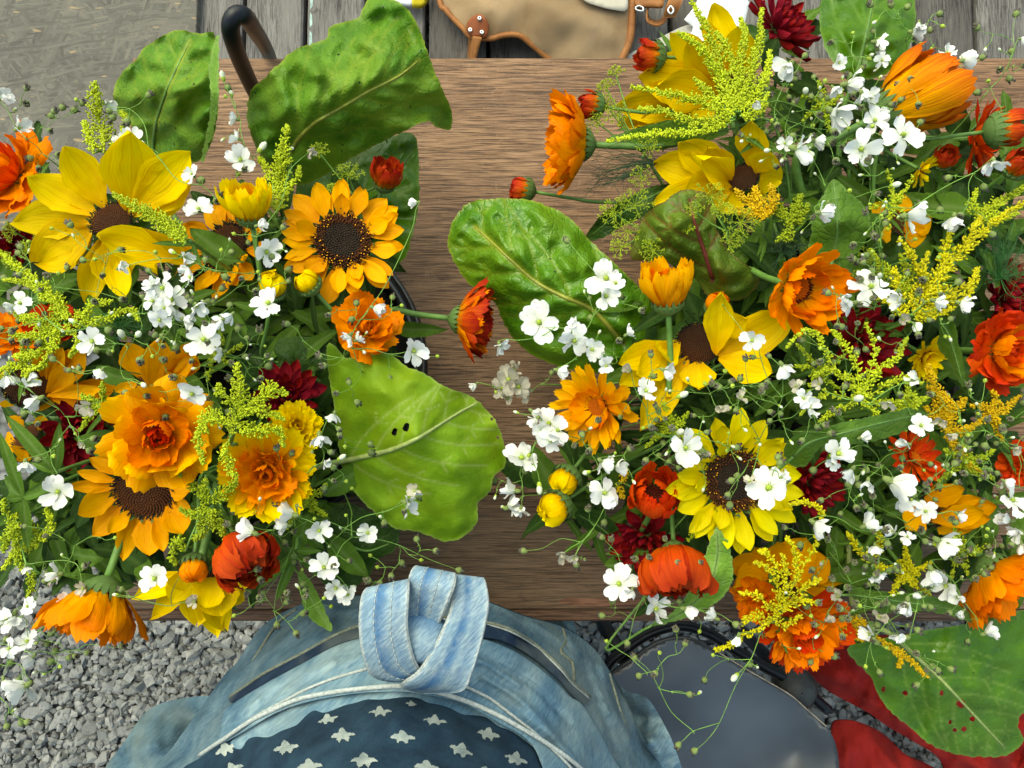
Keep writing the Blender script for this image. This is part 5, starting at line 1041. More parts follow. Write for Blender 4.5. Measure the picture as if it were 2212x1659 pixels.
# right
sun_px(1578, 190, -.03, 36, 40, 160, 'sun_yellow', [(1456, 62, 60, 'sunw', .03), (1398, 152, 72, 'sunw', .02), (1336, 232, 66, 'sunw', .0), (1335, 258, 50, 'sunw', -.01), (1440, 180, 70, 'sunw', .03), (1380, 270, 50, 'sunw', -.02), (1553, 4, 52, 'sunw', .03), (1500, 100, 60, 'sunw', .04), (1592, 60, 54, 'sunw', .04), (1520, 40, 46, 'sun', .03), (1600, 120, 46, 'sunw', .02), (1490, 250, 56, 'sunw', .0), (1440, 110, 50, 'sunw', .0)], 'yellow sunflower at the top covered by lime goldenrod plumes')
sun_px(1605, 385, -.03, 34, 30, 150, 'sun_yellow', [(1416, 345, 64, 'sunw', .0), (1408, 428, 66, 'sunw', -.01), (1470, 312, 60, 'sunw', .01), (1500, 335, 66, 'sunfold', .03), (1480, 395, 70, 'sunw', .02), (1625, 275, 54, 'sunw', .035), (1662, 330, 50, 'sunw', .03), (1540, 330, 50, 'sunw', .03), (1560, 460, 54, 'sunw', -.01), (1690, 400, 50, 'sunw', .0), (1530, 420, 56, 'sunw', .01), (1650, 450, 46, 'sun', -.01)], 'half hidden yellow sunflower above the beet leaf')
sun_px(1508, 742, -.02, 46, 34, -130, 'sun_yellow', [(1562, 652, 50, 'sunw', .06, 1545, 765, .02), (1722, 690, 70, 'sunw', .03, 1550, 768, .01), (1670, 805, 60, 'sunw', .03, 1552, 775, .02), (1370, 752, 30, 'sun', .0), (1340, 785, 50, 'sunw', .01), (1390, 800, 60, 'sunw', .02), (1430, 760, 60, 'suncurl', .02), (1392, 912, 54, 'sunw', .02), (1430, 850, 60, 'sunw', .0), (1500, 830, 60, 'sunw', .01), (1340, 830, 50, 'sunw', -.01), (1610, 690, 44, 'sunw', .04), (1640, 740, 44, 'sun', .0)], 'yellow sunflower with its dark disc seen edge-on in the right bouquet')
flower('sunflower', 'sunflower', 'sun', 'sun_lemon', 1585, 1038, 150, 8, -60, 'lemon yellow sunflower with a large dark disc facing up', -0.01, 'sunflowers')
sun_px(1690, 1262, -.05, 40, 30, -70, 'sun_orange', [(1585, 1200, 60, 'sunw', .02), (1600, 1255, 66, 'sunw', .03), (1640, 1180, 56, 'sunw', .02), (1740, 1165, 56, 'sunw', .03), (1790, 1210, 60, 'sunw', .02), (1815, 1280, 66, 'sunw', .0), (1780, 1325, 66, 'sunw', .0), (1720, 1340, 60, 'sunw', .0), (1650, 1320, 60, 'sunw', .0), (1690, 1170, 50, 'sunw', .03), (1760, 1250, 60, 'sunw', .04), (1830, 1240, 44, 'sun', .0)], 'orange sunflower buried under yellow goldenrod near the front of the right bouquet', 'brown')
sun_px(2010, 1100, -.03, 38, 40, 20, 'sun_amber', [(2152, 1098, 40, 'sunw', .02), (2140, 1128, 40, 'sunw', .02), (2085, 1065, 46, 'sunw', .03), (2118, 1080, 40, 'sun', .02), (2060, 1150, 44, 'sunw', .0), (2100, 1150, 44, 'sunw', .0), (1960, 1130, 44, 'sunw', .02), (1940, 1090, 40, 'sun', .0), (2050, 1050, 40, 'sun', .01), (2130, 1112, 46, 'sunw', .04)], 'amber sunflower among the gypsophila at the lower right', 'brown')
sun_px(1935, 480, -.07, 30, 30, 20, 'sun_amber', [(2010, 470, 44, 'sunw', .02), (2000, 510, 44, 'sunw', .01), (1900, 510, 40, 'sunw', .02), (1960, 420, 40, 'sunw', .0), (1880, 450, 40, 'sun', .0)], 'dim amber sunflower deep behind the triangular leaf', 'brown')
# ---------------------------------------------------------------- calendulas
cal = lambda rec, mat, u, v, r, tilt, az, label, dz=-.015, **k: flower('calendula', 'calendula', rec, mat, u, v, r, tilt, az, label, dz, 'calendulas', **k)
cal('peony', ['cal_orange', 'cal_orange', 'cal_red', 'cal_orange'], 34, 382, 112, 30, 160, 'big red-orange calendula cut by the left edge of the picture')
cal('cup', ['cal_yellow', 'cal_yellow', 'cal_apricot'], 543, 470, 78, 52, 88, 'yellow calendula cup between the two upper goldenrod plumes', .015)
cal('cup', 'cal_flame', 828, 400, 56, 50, 60, 'small red calendula tuft behind the orange sunflower', -.03)
cal('peony', 'cal_bright', 790, 712, 80, 30, 30, 'apricot double calendula on the tub rim under the orange sunflower', -.01)
cal('cone', ['cal_flame', 'cal_orange', 'cal_flame'], 990, 690, 84, 84, -8, 'flame red calendula leaning out over the table on a bare stem', .0, foot=tubfoot(800, at(900, 710, .9)), stem_out=.12)
cal('peony', ['cal_apricot', 'cal_apricot', 'cal_bright', 'cal_orange', 'cal_red', 'cal_red'], 345, 935, 122, 22, -25, 'large double orange calendula with a red heart', .015)
cal('double', ['cal_yellow', 'cal_apricot', 'cal_bright', 'cal_bright'], 575, 1020, 108, 18, -30, 'ruffled yellow-apricot calendula with an orange centre', .0)
cal('ball', 'cal_deep', 514, 1172, 64, 58, -50, 'closed deep red calendula ball at the front of the left bouquet', .01)
cal('budshut', 'cal_orange', 420, 1215, 34, 60, -80, 'small orange calendula bud left of the closed red ball', .01)
cal('bell', 'cal_bright', 222, 1276, 112, 76, -102, 'orange calendula hanging face down over the gravel', .01)
cal('double', 'cal_red', 112, 710, 60, 30, 60, 'red calendula showing between goldenrod near the left edge', -.05)
cal('budshut', 'cal_yellow', 588, 628, 34, 40, 60, 'small yellow calendula bud under the gypsophila', -.01)
cal('budshut', 'cal_yellow', 672, 620, 30, 50, 130, 'green unopened calendula bud below the orange sunflower', .0)
cal('double', 'cal_yellow', 640, 925, 60, 30, 40, 'bright yellow calendula petals right of the lime goldenrod', -.03)
cal('open', 'cal_orange', 30, 730, 70, 30, 60, 'orange calendula under goldenrod at the left edge', -.045)
# right
cal('side', 'cal_bright', 1262, 312, 104, 84, 180, 'orange calendula seen from the side facing left over the table', .0, stem_out=.10)
cal('bud', 'cal_flame', 1290, 229, 33, 80, 176, 'red calendula bud with a green cup beside the side-facing calendula', .0)
cal('bud', 'cal_flame', 1418, 122, 38, 78, 182, 'red calendula bud near the satchel strap', .0)
cal('bud', 'cal_flame', 1140, 412, 32, 84, 172, 'red-orange calendula bud peeking over the glossy chard leaf', -.03, stem_out=.1)
cal('cup', ['cal_apricot', 'cal_apricot', 'cal_orange'], 1443, 655, 88, 62, 98, 'orange-yellow calendula cup in front of the beet leaf', .02)
cal('bowl', ['cal_bright', 'cal_bright', 'cal_orange'], 1722, 622, 100, 26, -60, 'open orange calendula with ragged petals above the centre of the right bouquet', .0)
cal('open', ['cal_apricot', 'cal_apricot', 'cal_bright'], 1290, 878, 106, 38, -150, 'shaggy apricot calendula at the left side of the right bouquet', .0)
cal('budshut', 'cal_yellow', 1228, 1028, 37, 66, -130, 'upper of two yellow-green calendula buds over the bare table', .0)
cal('budshut', 'cal_yellow', 1210, 1088, 41, 66, -150, 'lower of two yellow-green calendula buds over the bare table', .005)
cal('poppy', 'cal_red', 1412, 1082, 84, 22, 100, 'vivid red calendula cup with a dark heart', .0)
cal('ball', 'cal_deep', 1456, 1186, 70, 66, -92, 'closed red calendula ball below the vivid red cup', .0)
cal('double', ['cal_red', 'cal_orange', 'cal_orange', 'cal_red'], 1730, 1352, 108, 28, -80, 'frilly orange calendula hanging over the black chair', .0)
cal('tulip', 'cal_bicolor', 1915, 240, 122, 74, 26, 'large half closed orange calendula with red petal tips at the top right', .0)
cal('open', 'cal_red', 2110, 300, 90, 50, -20, 'red-orange calendula turned away at the right edge', -.045)
cal('bud', 'cal_flame', 2150, 282, 44, 80, 4, 'fat calendula bud on a thick stem at the right edge', .02, stem_out=.10)
cal('bud', 'cal_flame', 2190, 362, 36, 14, 60, 'dark-centred calendula bud facing up at the right edge', .02)
cal('bud', 'cal_flame', 2032, 348, 30, 16, 60, 'small dark red calendula bud under the half closed orange one', -.03)
cal('open', 'cal_yellow', 1990, 368, 40, 60, -50, 'small yellow calendula below the half closed orange one', -.02, skip=.4)
cal('peony', ['cal_red', 'cal_red', 'cal_orange', 'cal_red'], 2152, 758, 100, 24, -20, 'large red-orange double calendula at the right side')
cal('open', 'cal_red', 1975, 990, 70, 30, 60, 'red-orange calendula under gypsophila at the right', -.03)
cal('side', 'cal_orange', 2140, 1225, 116, 60, -60, 'orange calendula drooping at the lower right corner', .0)
cal('double', 'cal_red', 2205, 1000, 50, 30, 180, 'orange-red calendula cut by the right edge of the picture', -.03)
cal('open', 'cal_yellow', 2000, 770, 56, 40, -60, 'yellow calendula half hidden by goldenrod', -.04)
cal('double', 'cal_orange', 1640, 1290, 60, 40, -140, 'orange calendula frill left of the yellow goldenrod', -.02)
cal('budshut', 'cal_orange', 1548, 665, 30, 30, 100, 'dark orange calendula bud in shade beside the yellow cup', -.06)
# ---------------------------------------------------------------- dahlias
dah = lambda u, v, r, tilt, az, label, dz=-.05: flower('dahlia', 'dahlia', 'dahlia', 'dahlia', u, v, r, tilt, az, label, dz, 'crimson dahlias')
dah(1680, 65, 92, 40, 30, 'crimson dahlia at the top of the right bouquet', -.02)
dah(1862, 745, 98, 20, 40, 'crimson dahlia beneath the goldenrod on the right')
dah(1752, 1040, 80, 30, -30, 'crimson dahlia right of the lemon sunflower')
dah(1395, 1165, 84, 30, -140, 'dark crimson dahlia in shade below the red calendulas', -.055)
dah(2165, 650, 90, 30, 0, 'dark crimson dahlia behind the big red-orange calendula', -.07)
dah(620, 858, 78, 24, 40, 'crimson dahlia behind the lime goldenrod on the left', -.06)
dah(175, 935, 86, 30, 0, 'crimson dahlia in shade left of the double orange calendula', -.075)
dah(40, 530, 50, 30, 0, 'small crimson dahlia low at the left edge', -.07)

# ---------------------------------------------------------------- goldenrod
def spindle(k=5):
    V = [(0, 0, -1)] + [(0.42 * math.cos(6.2832 * j / k), 0.42 * math.sin(6.2832 * j / k), -0.25) for j in range(k)] + [(0.36 * math.cos(6.2832 * (j + .5) / k), 0.36 * math.sin(6.2832 * (j + .5) / k), 0.5) for j in range(k)] + [(0, 0, 1)]
    F = [(0, 1 + (j + 1) % k, 1 + j) for j in range(k)] + [(1 + j, 1 + (j + 1) % k, 1 + k + j) for j in range(k)] + [(1 + (j + 1) % k, 1 + k + (j + 1) % k, 1 + k + j) for j in range(k)] + [(1 + k + j, 1 + k + (j + 1) % k, 1 + 2 * k) for j in range(k)]
    return np.array(V), F
SPV, SPF = spindle()
def put_buds(b, C, D, size, mi=0):
    for c, d, s in zip(C, D, size):
        d = d / (np.linalg.norm(d) + 1e-9); a = np.array([1.0, 0, 0]) if abs(d[0]) < .8 else np.array([0, 1.0, 0])
        x = np.cross(d, a); x /= np.linalg.norm(x); y = np.cross(d, x)
        b.add(c + s * (SPV[:, :1] * x + SPV[:, 1:2] * y + SPV[:, 2:] * d), SPF, mi)
def plume(t, pts, w, mat, rs, bud=4.0, dens=1.0, loose=False):
    P = cr(pts, 6); P3 = at_np(P[:, 0], P[:, 1], P[:, 2]); sc = mpp(P3[len(P3) // 2]); L = np.linalg.norm(np.diff(P3, axis=0), axis=1).sum() / sc
    b = MB(); b.tube(P3, [1.3 * sc, .5 * sc], 4); n = int(L / (5.0 if not loose else 8.5) * dens) + 3
    T = np.gradient(P3, axis=0)
    for i in range(n):
        s = (i + rs.random()) / n; q = s * (len(P3) - 1); k = min(int(q), len(P3) - 2); p = P3[k] + (P3[k + 1] - P3[k]) * (q - k); tg = T[k] / np.linalg.norm(T[k])
        wl = 1.12 * w * sc * (1.0 - 0.85 * s ** 1.4) * (0.55 + 0.45 * min(1, s * 5 + .3)) * rs.uniform(.7, 1.15)
        for _ in range(4 if not loose else 3):
            v = rs.normal(size=3); v[2] *= .8; v -= tg * v.dot(tg); v /= np.linalg.norm(v)
            d = v * 0.8 + tg * 0.65; d /= np.linalg.norm(d)
            m_ = max(2, int(wl / (bud * 1.05 * sc)))
            C = [p + d * wl * (j + .6) / m_ + rs.normal(size=3) * bud * .28 * sc + v * 0.0 for j in range(m_)]
            if loose: b.tube([p, p + d * wl], .45 * sc, 3, 0, False)
            D = [d + rs.normal(size=3) * .5 + np.array([0, 0, .25]) for _ in C]
            put_buds(b, C, D, [bud * sc * rs.uniform(.65, 1.05) for _ in C])
    put_buds(b, [P3[-1]], [T[-1]], [bud * sc])
    return part('plume', b.mesh('plume', mat), t, None, 'stuff')
def sprig(label, mat, root, plumes, dz=.012, bud=4.9, loose=False, dens=1.0, leaves=True):
    ru, rv = root; P = at(ru, rv, dome(ru, rv) + dz - .02); foot = tubfoot(ru, P)
    t = thing('goldenrod_sprig', foot, label, 'goldenrod', 'goldenrod sprigs'); rs = np.random.default_rng(int(ru + rv))
    add_stem(t, P, (P - foot), foot, .0016, 'stem')
    b = MB()
    for (pl, w) in plumes:
        zz = [dome(u, v) + dz + (q[0] if q else 0) for (u, v, *q) in pl]
        pts = [(p[0], p[1], z) for p, z in zip(pl, zz)]
        if math.hypot(pl[0][0] - ru, pl[0][1] - rv) > 5:
            S0 = at(*pts[0]); b.tube(cr([tuple(P), tuple((P + S0) / 2 + Vector((0, 0, .003))), tuple(S0)], 4), .0009, 4)
        plume(t, pts, w, mat, rs, bud, dens, loose)
    if b.v: part('branches', b.mesh('branches', 'stem_thin'), t)
    if leaves:
        for i in range(5):
            a = rs.uniform(0, 6.28); l = rs.uniform(.018, .035); Q = P.lerp(foot, rs.uniform(0, .25))
            part('leaf', leaf_shape('leaf_mid', 2), t, Matrix.Translation(Q) @ Matrix.Rotation(a, 4, 'Z') @ Matrix.Scale(l, 4))
    return t
sprig('upright lime goldenrod plume left of the folded chard leaf', 'lime', (232, 330), [([(225, 330), (215, 270), (207, 220, .02), (204, 178, .03)], 34), ([(240, 335), (262, 300), (272, 262), (262, 240)], 17), ([(205, 330), (190, 295), (182, 262)], 16)])
sprig('lime goldenrod plume in front of the largest chard leaf', 'lime', (598, 470), [([(598, 460), (602, 390), (612, 330, .02), (620, 272, .03)], 34), ([(590, 400), (572, 360), (560, 340)], 14), ([(612, 420), (640, 385), (648, 360)], 12)])
sprig('lime goldenrod plume lying across the large yellow sunflower', 'lime', (408, 518), [([(400, 515), (350, 480), (300, 450, .005), (245, 420, .01)], 30), ([(400, 525), (370, 490), (352, 470)], 20)], .04)
sprig('thick lime goldenrod cluster in the middle of the left bouquet', 'lime', (500, 960), [([(500, 940), (520, 880), (515, 830), (512, 785)], 30), ([(510, 900), (560, 860), (590, 840), (618, 852)], 30), ([(500, 920), (460, 900), (440, 920), (430, 960), (440, 1000)], 26), ([(510, 920), (560, 930), (600, 930), (612, 965)], 24), ([(495, 950), (490, 990), (500, 1020), (512, 1032)], 20), ([(510, 870), (480, 850), (470, 830)], 22), ([(530, 880), (575, 890), (612, 905)], 20)], .03)
sprig('olive goldenrod knots below the double orange calendula', 'limedark', (450, 1090), [([(450, 1090), (430, 1060), (395, 1030), (378, 1012)], 18), ([(455, 1085), (490, 1060), (510, 1040)], 22), ([(450, 1095), (420, 1110), (390, 1100)], 18), ([(450, 1095), (470, 1130), (490, 1165)], 24), ([(450, 1100), (440, 1140), (420, 1165)], 22), ([(400, 1190), (385, 1170), (372, 1200), (380, 1218)], 20), ([(450, 1080), (440, 1060), (445, 1035)], 16)], .02, dens=1.2)
sprig('sprawling lime goldenrod along the left edge under the large yellow sunflower', 'lime', (150, 690), [([(140, 680), (90, 620), (40, 580), (0, 545)], 24), ([(150, 690), (110, 640), (60, 610), (10, 605)], 20), ([(160, 690), (200, 660), (240, 650)], 18), ([(130, 690), (60, 690), (15, 660)], 22), ([(130, 700), (70, 730), (20, 720)], 24), ([(160, 700), (220, 690), (280, 670), (300, 690)], 18), ([(140, 700), (170, 740), (150, 770)], 16), ([(120, 710), (80, 760), (30, 770)], 22), ([(130, 700), (100, 780), (60, 800)], 16)], .0)
sprig('olive goldenrod spike at the lower left edge', 'limedark', (40, 1120), [([(40, 1130), (30, 1170), (40, 1210), (60, 1240)], 20), ([(40, 1130), (15, 1160), (8, 1190)], 16), ([(60, 1230), (70, 1265), (60, 1290)], 14), ([(30, 1150), (10, 1100), (8, 1080)], 14)], .0)
# right
sprig('tall fan of lime goldenrod plumes over the top yellow sunflower', 'lime', (1590, 260), [([(1585, 250), (1560, 180), (1520, 110, .02), (1465, 70, .03)], 24), ([(1585, 240), (1560, 150), (1530, 70), (1495, 5)], 24), ([(1590, 240), (1590, 160), (1570, 100), (1545, 70)], 20), ([(1595, 240), (1620, 160), (1640, 90), (1645, 20)], 24), ([(1580, 255), (1520, 220), (1450, 205), (1365, 188)], 20), ([(1580, 262), (1500, 262), (1430, 240), (1380, 235)], 20), ([(1570, 270), (1480, 285), (1400, 290), (1312, 305)], 15), ([(1600, 240), (1640, 190), (1660, 150), (1662, 110)], 20), ([(1595, 230), (1600, 150), (1610, 80), (1600, 40)], 20), ([(1600, 250), (1640, 240), (1660, 200)], 18), ([(1575, 250), (1530, 200), (1500, 170)], 16)], .035)
sprig('bright yellow-green goldenrod reaching to the right edge', 'goldlime', (1965, 690), [([(1970, 680), (2020, 610), (2080, 540), (2150, 480), (2215, 435)], 26), ([(1970, 670), (1990, 600), (1975, 560), (1945, 520)], 22), ([(1980, 670), (2030, 600), (2040, 540), (2060, 490)], 24), ([(1980, 680), (2050, 640), (2100, 610), (2110, 580)], 24), ([(1975, 680), (2030, 650), (2080, 650), (2100, 620)], 20), ([(1965, 680), (1940, 620), (1930, 580)], 18), ([(1975, 690), (2020, 680), (2060, 665)], 18), ([(2000, 640), (1990, 590), (2005, 545)], 18), ([(2080, 540), (2100, 500), (2120, 470)], 14), ([(1960, 690), (1930, 660), (1900, 640)], 16)], .015, loose=True, bud=6.2)
sprig('airy arching lime goldenrod over the crimson dahlia', 'lime', (1850, 870), [([(1855, 860), (1800, 790), (1770, 730), (1735, 715), (1700, 750)], 12), ([(1855, 860), (1850, 790), (1820, 740), (1800, 715)], 16), ([(1860, 860), (1900, 800), (1940, 770), (1960, 730)], 16), ([(1860, 865), (1920, 830), (1960, 815), (1990, 830)], 14), ([(1855, 865), (1790, 850), (1750, 870), (1730, 895)], 14), ([(1860, 860), (1880, 800), (1890, 750), (1870, 700)], 14), ([(1860, 870), (1930, 870), (1970, 850), (1980, 890)], 14), ([(1850, 870), (1800, 890), (1770, 910)], 12), ([(1860, 870), (1900, 900), (1910, 930)], 12), ([(1855, 860), (1840, 820), (1790, 800), (1760, 810)], 12)], .02, loose=True, bud=5.8)
sprig('deep yellow flowering goldenrod below the big red-orange calendula', 'golden', (2040, 920), [([(2040, 920), (2030, 870), (2010, 820), (2005, 790)], 24), ([(2040, 920), (2070, 880), (2085, 860)], 18), ([(2040, 920), (2020, 900), (2000, 880)], 20), ([(2045, 925), (2080, 930), (2110, 915)], 18), ([(2040, 925), (2060, 960), (2085, 970)], 16), ([(2040, 920), (2050, 880), (2040, 850)], 20), ([(2045, 935), (2090, 1000), (2120, 1020)], 12)], .0, dens=1.3)
sprig('yellow branching goldenrod at the front over the orange sunflower', 'goldlime', (1665, 1345), [([(1690, 1320), (1720, 1250), (1760, 1180), (1775, 1110), (1740, 1085), (1710, 1090)], 13), ([(1680, 1330), (1680, 1270), (1660, 1230), (1632, 1215)], 16), ([(1680, 1330), (1640, 1290), (1600, 1280)], 16), ([(1670, 1345), (1630, 1330), (1600, 1350)], 20), ([(1665, 1345), (1610, 1370), (1580, 1395), (1545, 1402)], 14), ([(1690, 1310), (1740, 1270), (1770, 1250)], 16), ([(1690, 1320), (1720, 1300), (1760, 1300)], 18), ([(1670, 1340), (1690, 1290), (1700, 1240), (1690, 1200)], 18), ([(1675, 1340), (1700, 1350), (1730, 1330)], 16), ([(1700, 1260), (1660, 1200), (1640, 1190)], 12), ([(1720, 1250), (1720, 1200), (1700, 1160)], 12)], .03, loose=True, bud=6.0)
sprig('drooping tail of yellow goldenrod over the hole-pocked chard leaf', 'golden', (1800, 1345), [([(1800, 1340), (1860, 1365), (1920, 1395), (1970, 1430), (2002, 1462)], 15), ([(1800, 1340), (1840, 1340), (1880, 1350)], 20), ([(1800, 1345), (1830, 1370), (1880, 1380)], 18), ([(1930, 1400), (1945, 1425), (1940, 1440)], 8)], .005)
sprig('yellow goldenrod tuft above the beet leaf', 'golden', (1660, 470), [([(1655, 470), (1640, 440), (1630, 405)], 26), ([(1655, 465), (1615, 435), (1590, 410)], 20), ([(1660, 465), (1670, 430), (1665, 400)], 20), ([(1660, 470), (1620, 460), (1580, 450)], 18)], .0)
sprig('olive goldenrod behind the triangular leaf', 'limedark', (1710, 490), [([(1710, 490), (1690, 460), (1670, 440)], 22), ([(1710, 490), (1720, 450), (1730, 420)], 22), ([(1710, 490), (1700, 510), (1680, 520)], 18), ([(1700, 480), (1730, 470), (1745, 440)], 16)], -.01)
sprig('golden yellow goldenrod hidden by the two calendula buds', 'golden', (1340, 1040), [([(1340, 1045), (1350, 1025), (1348, 1005)], 14), ([(1330, 1045), (1340, 1060), (1345, 1075)], 14), ([(1430, 1085), (1470, 1080), (1490, 1085)], 12)], -.03, leaves=False)

sprig('lime goldenrod fringe beside the feathery right frond', 'lime', (2120, 470), [([(2120, 470), (2150, 440), (2190, 420), (2220, 400)], 18), ([(2120, 470), (2160, 470), (2200, 460)], 18), ([(2115, 475), (2100, 440), (2110, 410)], 16)], -.01)
sprig('lime goldenrod between the big calendula and the crimson dahlia', 'lime', (1960, 640), [([(1960, 640), (1930, 600), (1900, 570), (1880, 540)], 20), ([(1960, 640), (1960, 590), (1945, 550)], 20), ([(1965, 645), (1990, 640), (2010, 620)], 18), ([(1960, 650), (1920, 640), (1880, 650)], 16)], -.005)
sprig('lime goldenrod low beside the lower left leaf tuft', 'lime', (90, 1170), [([(90, 1170), (60, 1130), (20, 1110)], 16), ([(90, 1170), (110, 1130), (100, 1100)], 14), ([(85, 1175), (40, 1190), (5, 1230)], 18)], -.02)
sprig('pale goldenrod sprays between the amber sunflower and the hanging bells', 'goldlime', (1880, 1215), [([(1880, 1215), (1850, 1180), (1830, 1150)], 14), ([(1880, 1215), (1900, 1170), (1890, 1130)], 14), ([(1885, 1220), (1920, 1230), (1950, 1210)], 14)], -.01, loose=True, bud=5.5)

for (lab, mt, ru, rv, d_) in (('lime goldenrod tuft at the left edge under the sprawling one', 'lime', 40, 790, -.01), ('lime goldenrod tuft left of the dark-red heart calendula', 'limedark', 215, 880, -.01), ('lime goldenrod tuft below the snowy gypsophila cluster', 'limedark', 470, 760, -.02), ('lime goldenrod tuft right of the ruffled calendula', 'lime', 665, 1080, -.01),
    ('lime goldenrod tuft under the gypsophila beside the top dahlia', 'limedark', 1780, 230, -.01), ('lime goldenrod tuft right of the triangular leaf', 'lime', 1930, 440, .0), ('lime goldenrod tuft below the open orange calendula', 'limedark', 1770, 800, .0), ('lime goldenrod tuft left of the deep yellow goldenrod', 'lime', 1950, 880, .0),
    ('golden tuft at the right edge below the big calendula', 'golden', 2150, 890, -.005), ('lime goldenrod tuft right of the long curling leaf', 'limedark', 2090, 1000, .0), ('lime goldenrod tuft among the hanging bells', 'goldlime', 1960, 1240, .0), ('lime goldenrod tuft left of the lemon sunflower', 'limedark', 1450, 925, .0), ('lime goldenrod tuft above the pale toothed leaf', 'limedark', 1540, 1120, -.01), ('olive goldenrod tuft by the lower right calendula', 'limedark', 2080, 1190, .0)):
    rr = random.Random(ru); sprig(lab, mt, (ru, rv), [([(ru, rv), (ru + 24 * math.cos(a), rv - 24 * math.sin(a)), (ru + l_ * math.cos(a + .2), rv - l_ * math.sin(a + .2))], 15) for a, l_ in [(k * 1.15 + rr.random(), rr.uniform(45, 75)) for k in range(5)]], d_, loose=rr.random() < .5)

# ---------------------------------------------------------------- dill umbels and fronds
def umbel(t, u, v, r, z, tilt, az, rs, mat='dill'):
    P = at(u, v, z); sc = mpp(P); n = ndir(tilt, az); H = frame(P, n); b = MB(); N = 15
    for i in range(N):
        a = 2.4 * i; e = R(15 + 60 * (i / N)); rr = r * sc * rs.uniform(.8, 1.1)
        d = np.array(H.to_3x3() @ Vector((math.cos(a) * math.cos(e), math.sin(a) * math.cos(e), math.sin(e) * .6)))
        c = np.array(P); q = c + d * rr
        b.tube([c, c + d * rr * .5, q], .55 * sc, 3, 0, False)
        for k in range(9):
            dd = d + rs.normal(size=3) * .75; dd /= np.linalg.norm(dd); e2 = q + dd * rr * .26
            b.tube([q, e2], .35 * sc, 3, 0, False); put_buds(b, [e2], [dd], [2.0 * sc])
    part('umbel', b.mesh('umbel', mat), t, None, 'stuff')
def dill(label, root, ums, dz=0.0, mat='dill'):
    P = at(*root, dome(*root) + dz - .03); foot = tubfoot(root[0], P); t = thing('flowering_dill', foot, label, 'dill', 'flowering dill'); rs = np.random.default_rng(int(root[0]))
    add_stem(t, P, P - foot, foot, .0012, 'stem'); b = MB()
    for (u, v, r, tl, az) in ums:
        z = dome(u, v) + dz; Q = at(u, v, z)
        b.tube(cr([tuple(P), tuple((P + Q) / 2 + Vector((0, 0, -.004))), tuple(Q)], 5), .0007, 4); umbel(t, u, v, r, z, tl, az, rs, mat)
    part('branches', b.mesh('branches', 'stem_thin'), t)
dill('flowering dill beside the dark pointed leaf over the table', (1400, 500), [(1325, 460, 30, 40, 160), (1372, 445, 34, 30, 100), (1355, 500, 30, 30, 200), (1410, 540, 26, 40, 200), (1340, 535, 22, 30, 200), (1480, 495, 16, 30, 90)], .01)
dill('bright dill umbels in front of the beet leaf', (1570, 500), [(1535, 425, 30, 10, 90), (1600, 480, 34, 20, 0), (1575, 520, 26, 20, 0), (1560, 460, 26, 30, 100), (1500, 455, 18, 30, 150)], .03)
dill('dill umbels above the side-facing calendula', (1390, 330), [(1310, 190, 20, 40, 140), (1330, 160, 18, 40, 120), (1335, 250, 26, 30, 180), (1290, 265, 22, 30, 180), (1400, 320, 24, 10, 90), (1385, 385, 26, 30, 200), (1310, 225, 20, 30, 160)], .0)
dill('small dill umbel behind the orange sunflower', (770, 430), [(752, 378, 28, 20, 90), (690, 330, 20, 30, 90), (720, 410, 16, 30, 90)], -.01)
dill('dill clusters at the left edge under the large yellow sunflower', (60, 520), [(30, 500, 24, 30, 180), (60, 540, 20, 30, 180), (100, 515, 20, 20, 90), (20, 560, 16, 30, 180)], -.02)
dill('shaded dill beside the twisted leaf', (1900, 560), [(1870, 560, 22, 20, 90), (1910, 600, 22, 20, 90), (1860, 600, 18, 30, 180)], -.03)
M['frond'] = plain('frond_dark_green', (0.022, 0.060, 0.020), .5, .3, 90)
M['frond_b'] = plain('frond_green', (0.03, 0.12, 0.02), .5, .3, 90)
def frond(label, root, tips, mat, dz=-.03, spread=24, n=9):
    P = at(*root, dome(*root) + dz); foot = tubfoot(root[0], P); t = thing('feathery_dill', foot, label, 'dill', 'feathery fronds'); rs = np.random.default_rng(int(root[1]))
    add_stem(t, P, P - foot, foot, .0011, 'stem_dark'); b = MB(); sc = mpp(P)
    for (u, v) in tips:
        for k in range(n):
            Q = at(u + rs.normal() * spread, v + rs.normal() * spread, dome(u, v) + dz + rs.normal() * .012)
            m_ = P.lerp(Q, .5) + Vector(rs.normal(size=3) * .006); C = cr([tuple(P), tuple(m_), tuple(Q)], 5); b.tube(C, [.9 * sc, .35 * sc], 3, 0, False)
            for j in range(3, len(C), 2):
                d = Vector(C[j] - C[j - 1]).normalized(); e = Vector(C[j]) + (d + Vector(rs.normal(size=3) * .7)) * 14 * sc
                b.tube([C[j], tuple(e)], .4 * sc, 3, 0, False)
    part('frond', b.mesh('frond', mat), t, None, 'stuff')
frond('dark thread-like frond over the table below the side-facing calendula', (1420, 350), [(1280, 355), (1290, 385), (1300, 330), (1270, 400), (1340, 400)], 'frond', -.02, 16)
frond('dark feathery frond above the open orange calendula', (1690, 540), [(1650, 520), (1680, 500), (1720, 500), (1740, 530), (1700, 560)], 'frond', -.03, 18)
frond('green feathery frond at the right edge', (2160, 600), [(2140, 530), (2180, 510), (2200, 560), (2120, 570), (2170, 480), (2210, 610)], 'frond_b', -.035, 26, 14)
frond('feathery frond between the wild greens of the left bouquet', (260, 700), [(220, 690), (300, 680), (330, 710), (260, 720)], 'frond_b', -.05, 22)

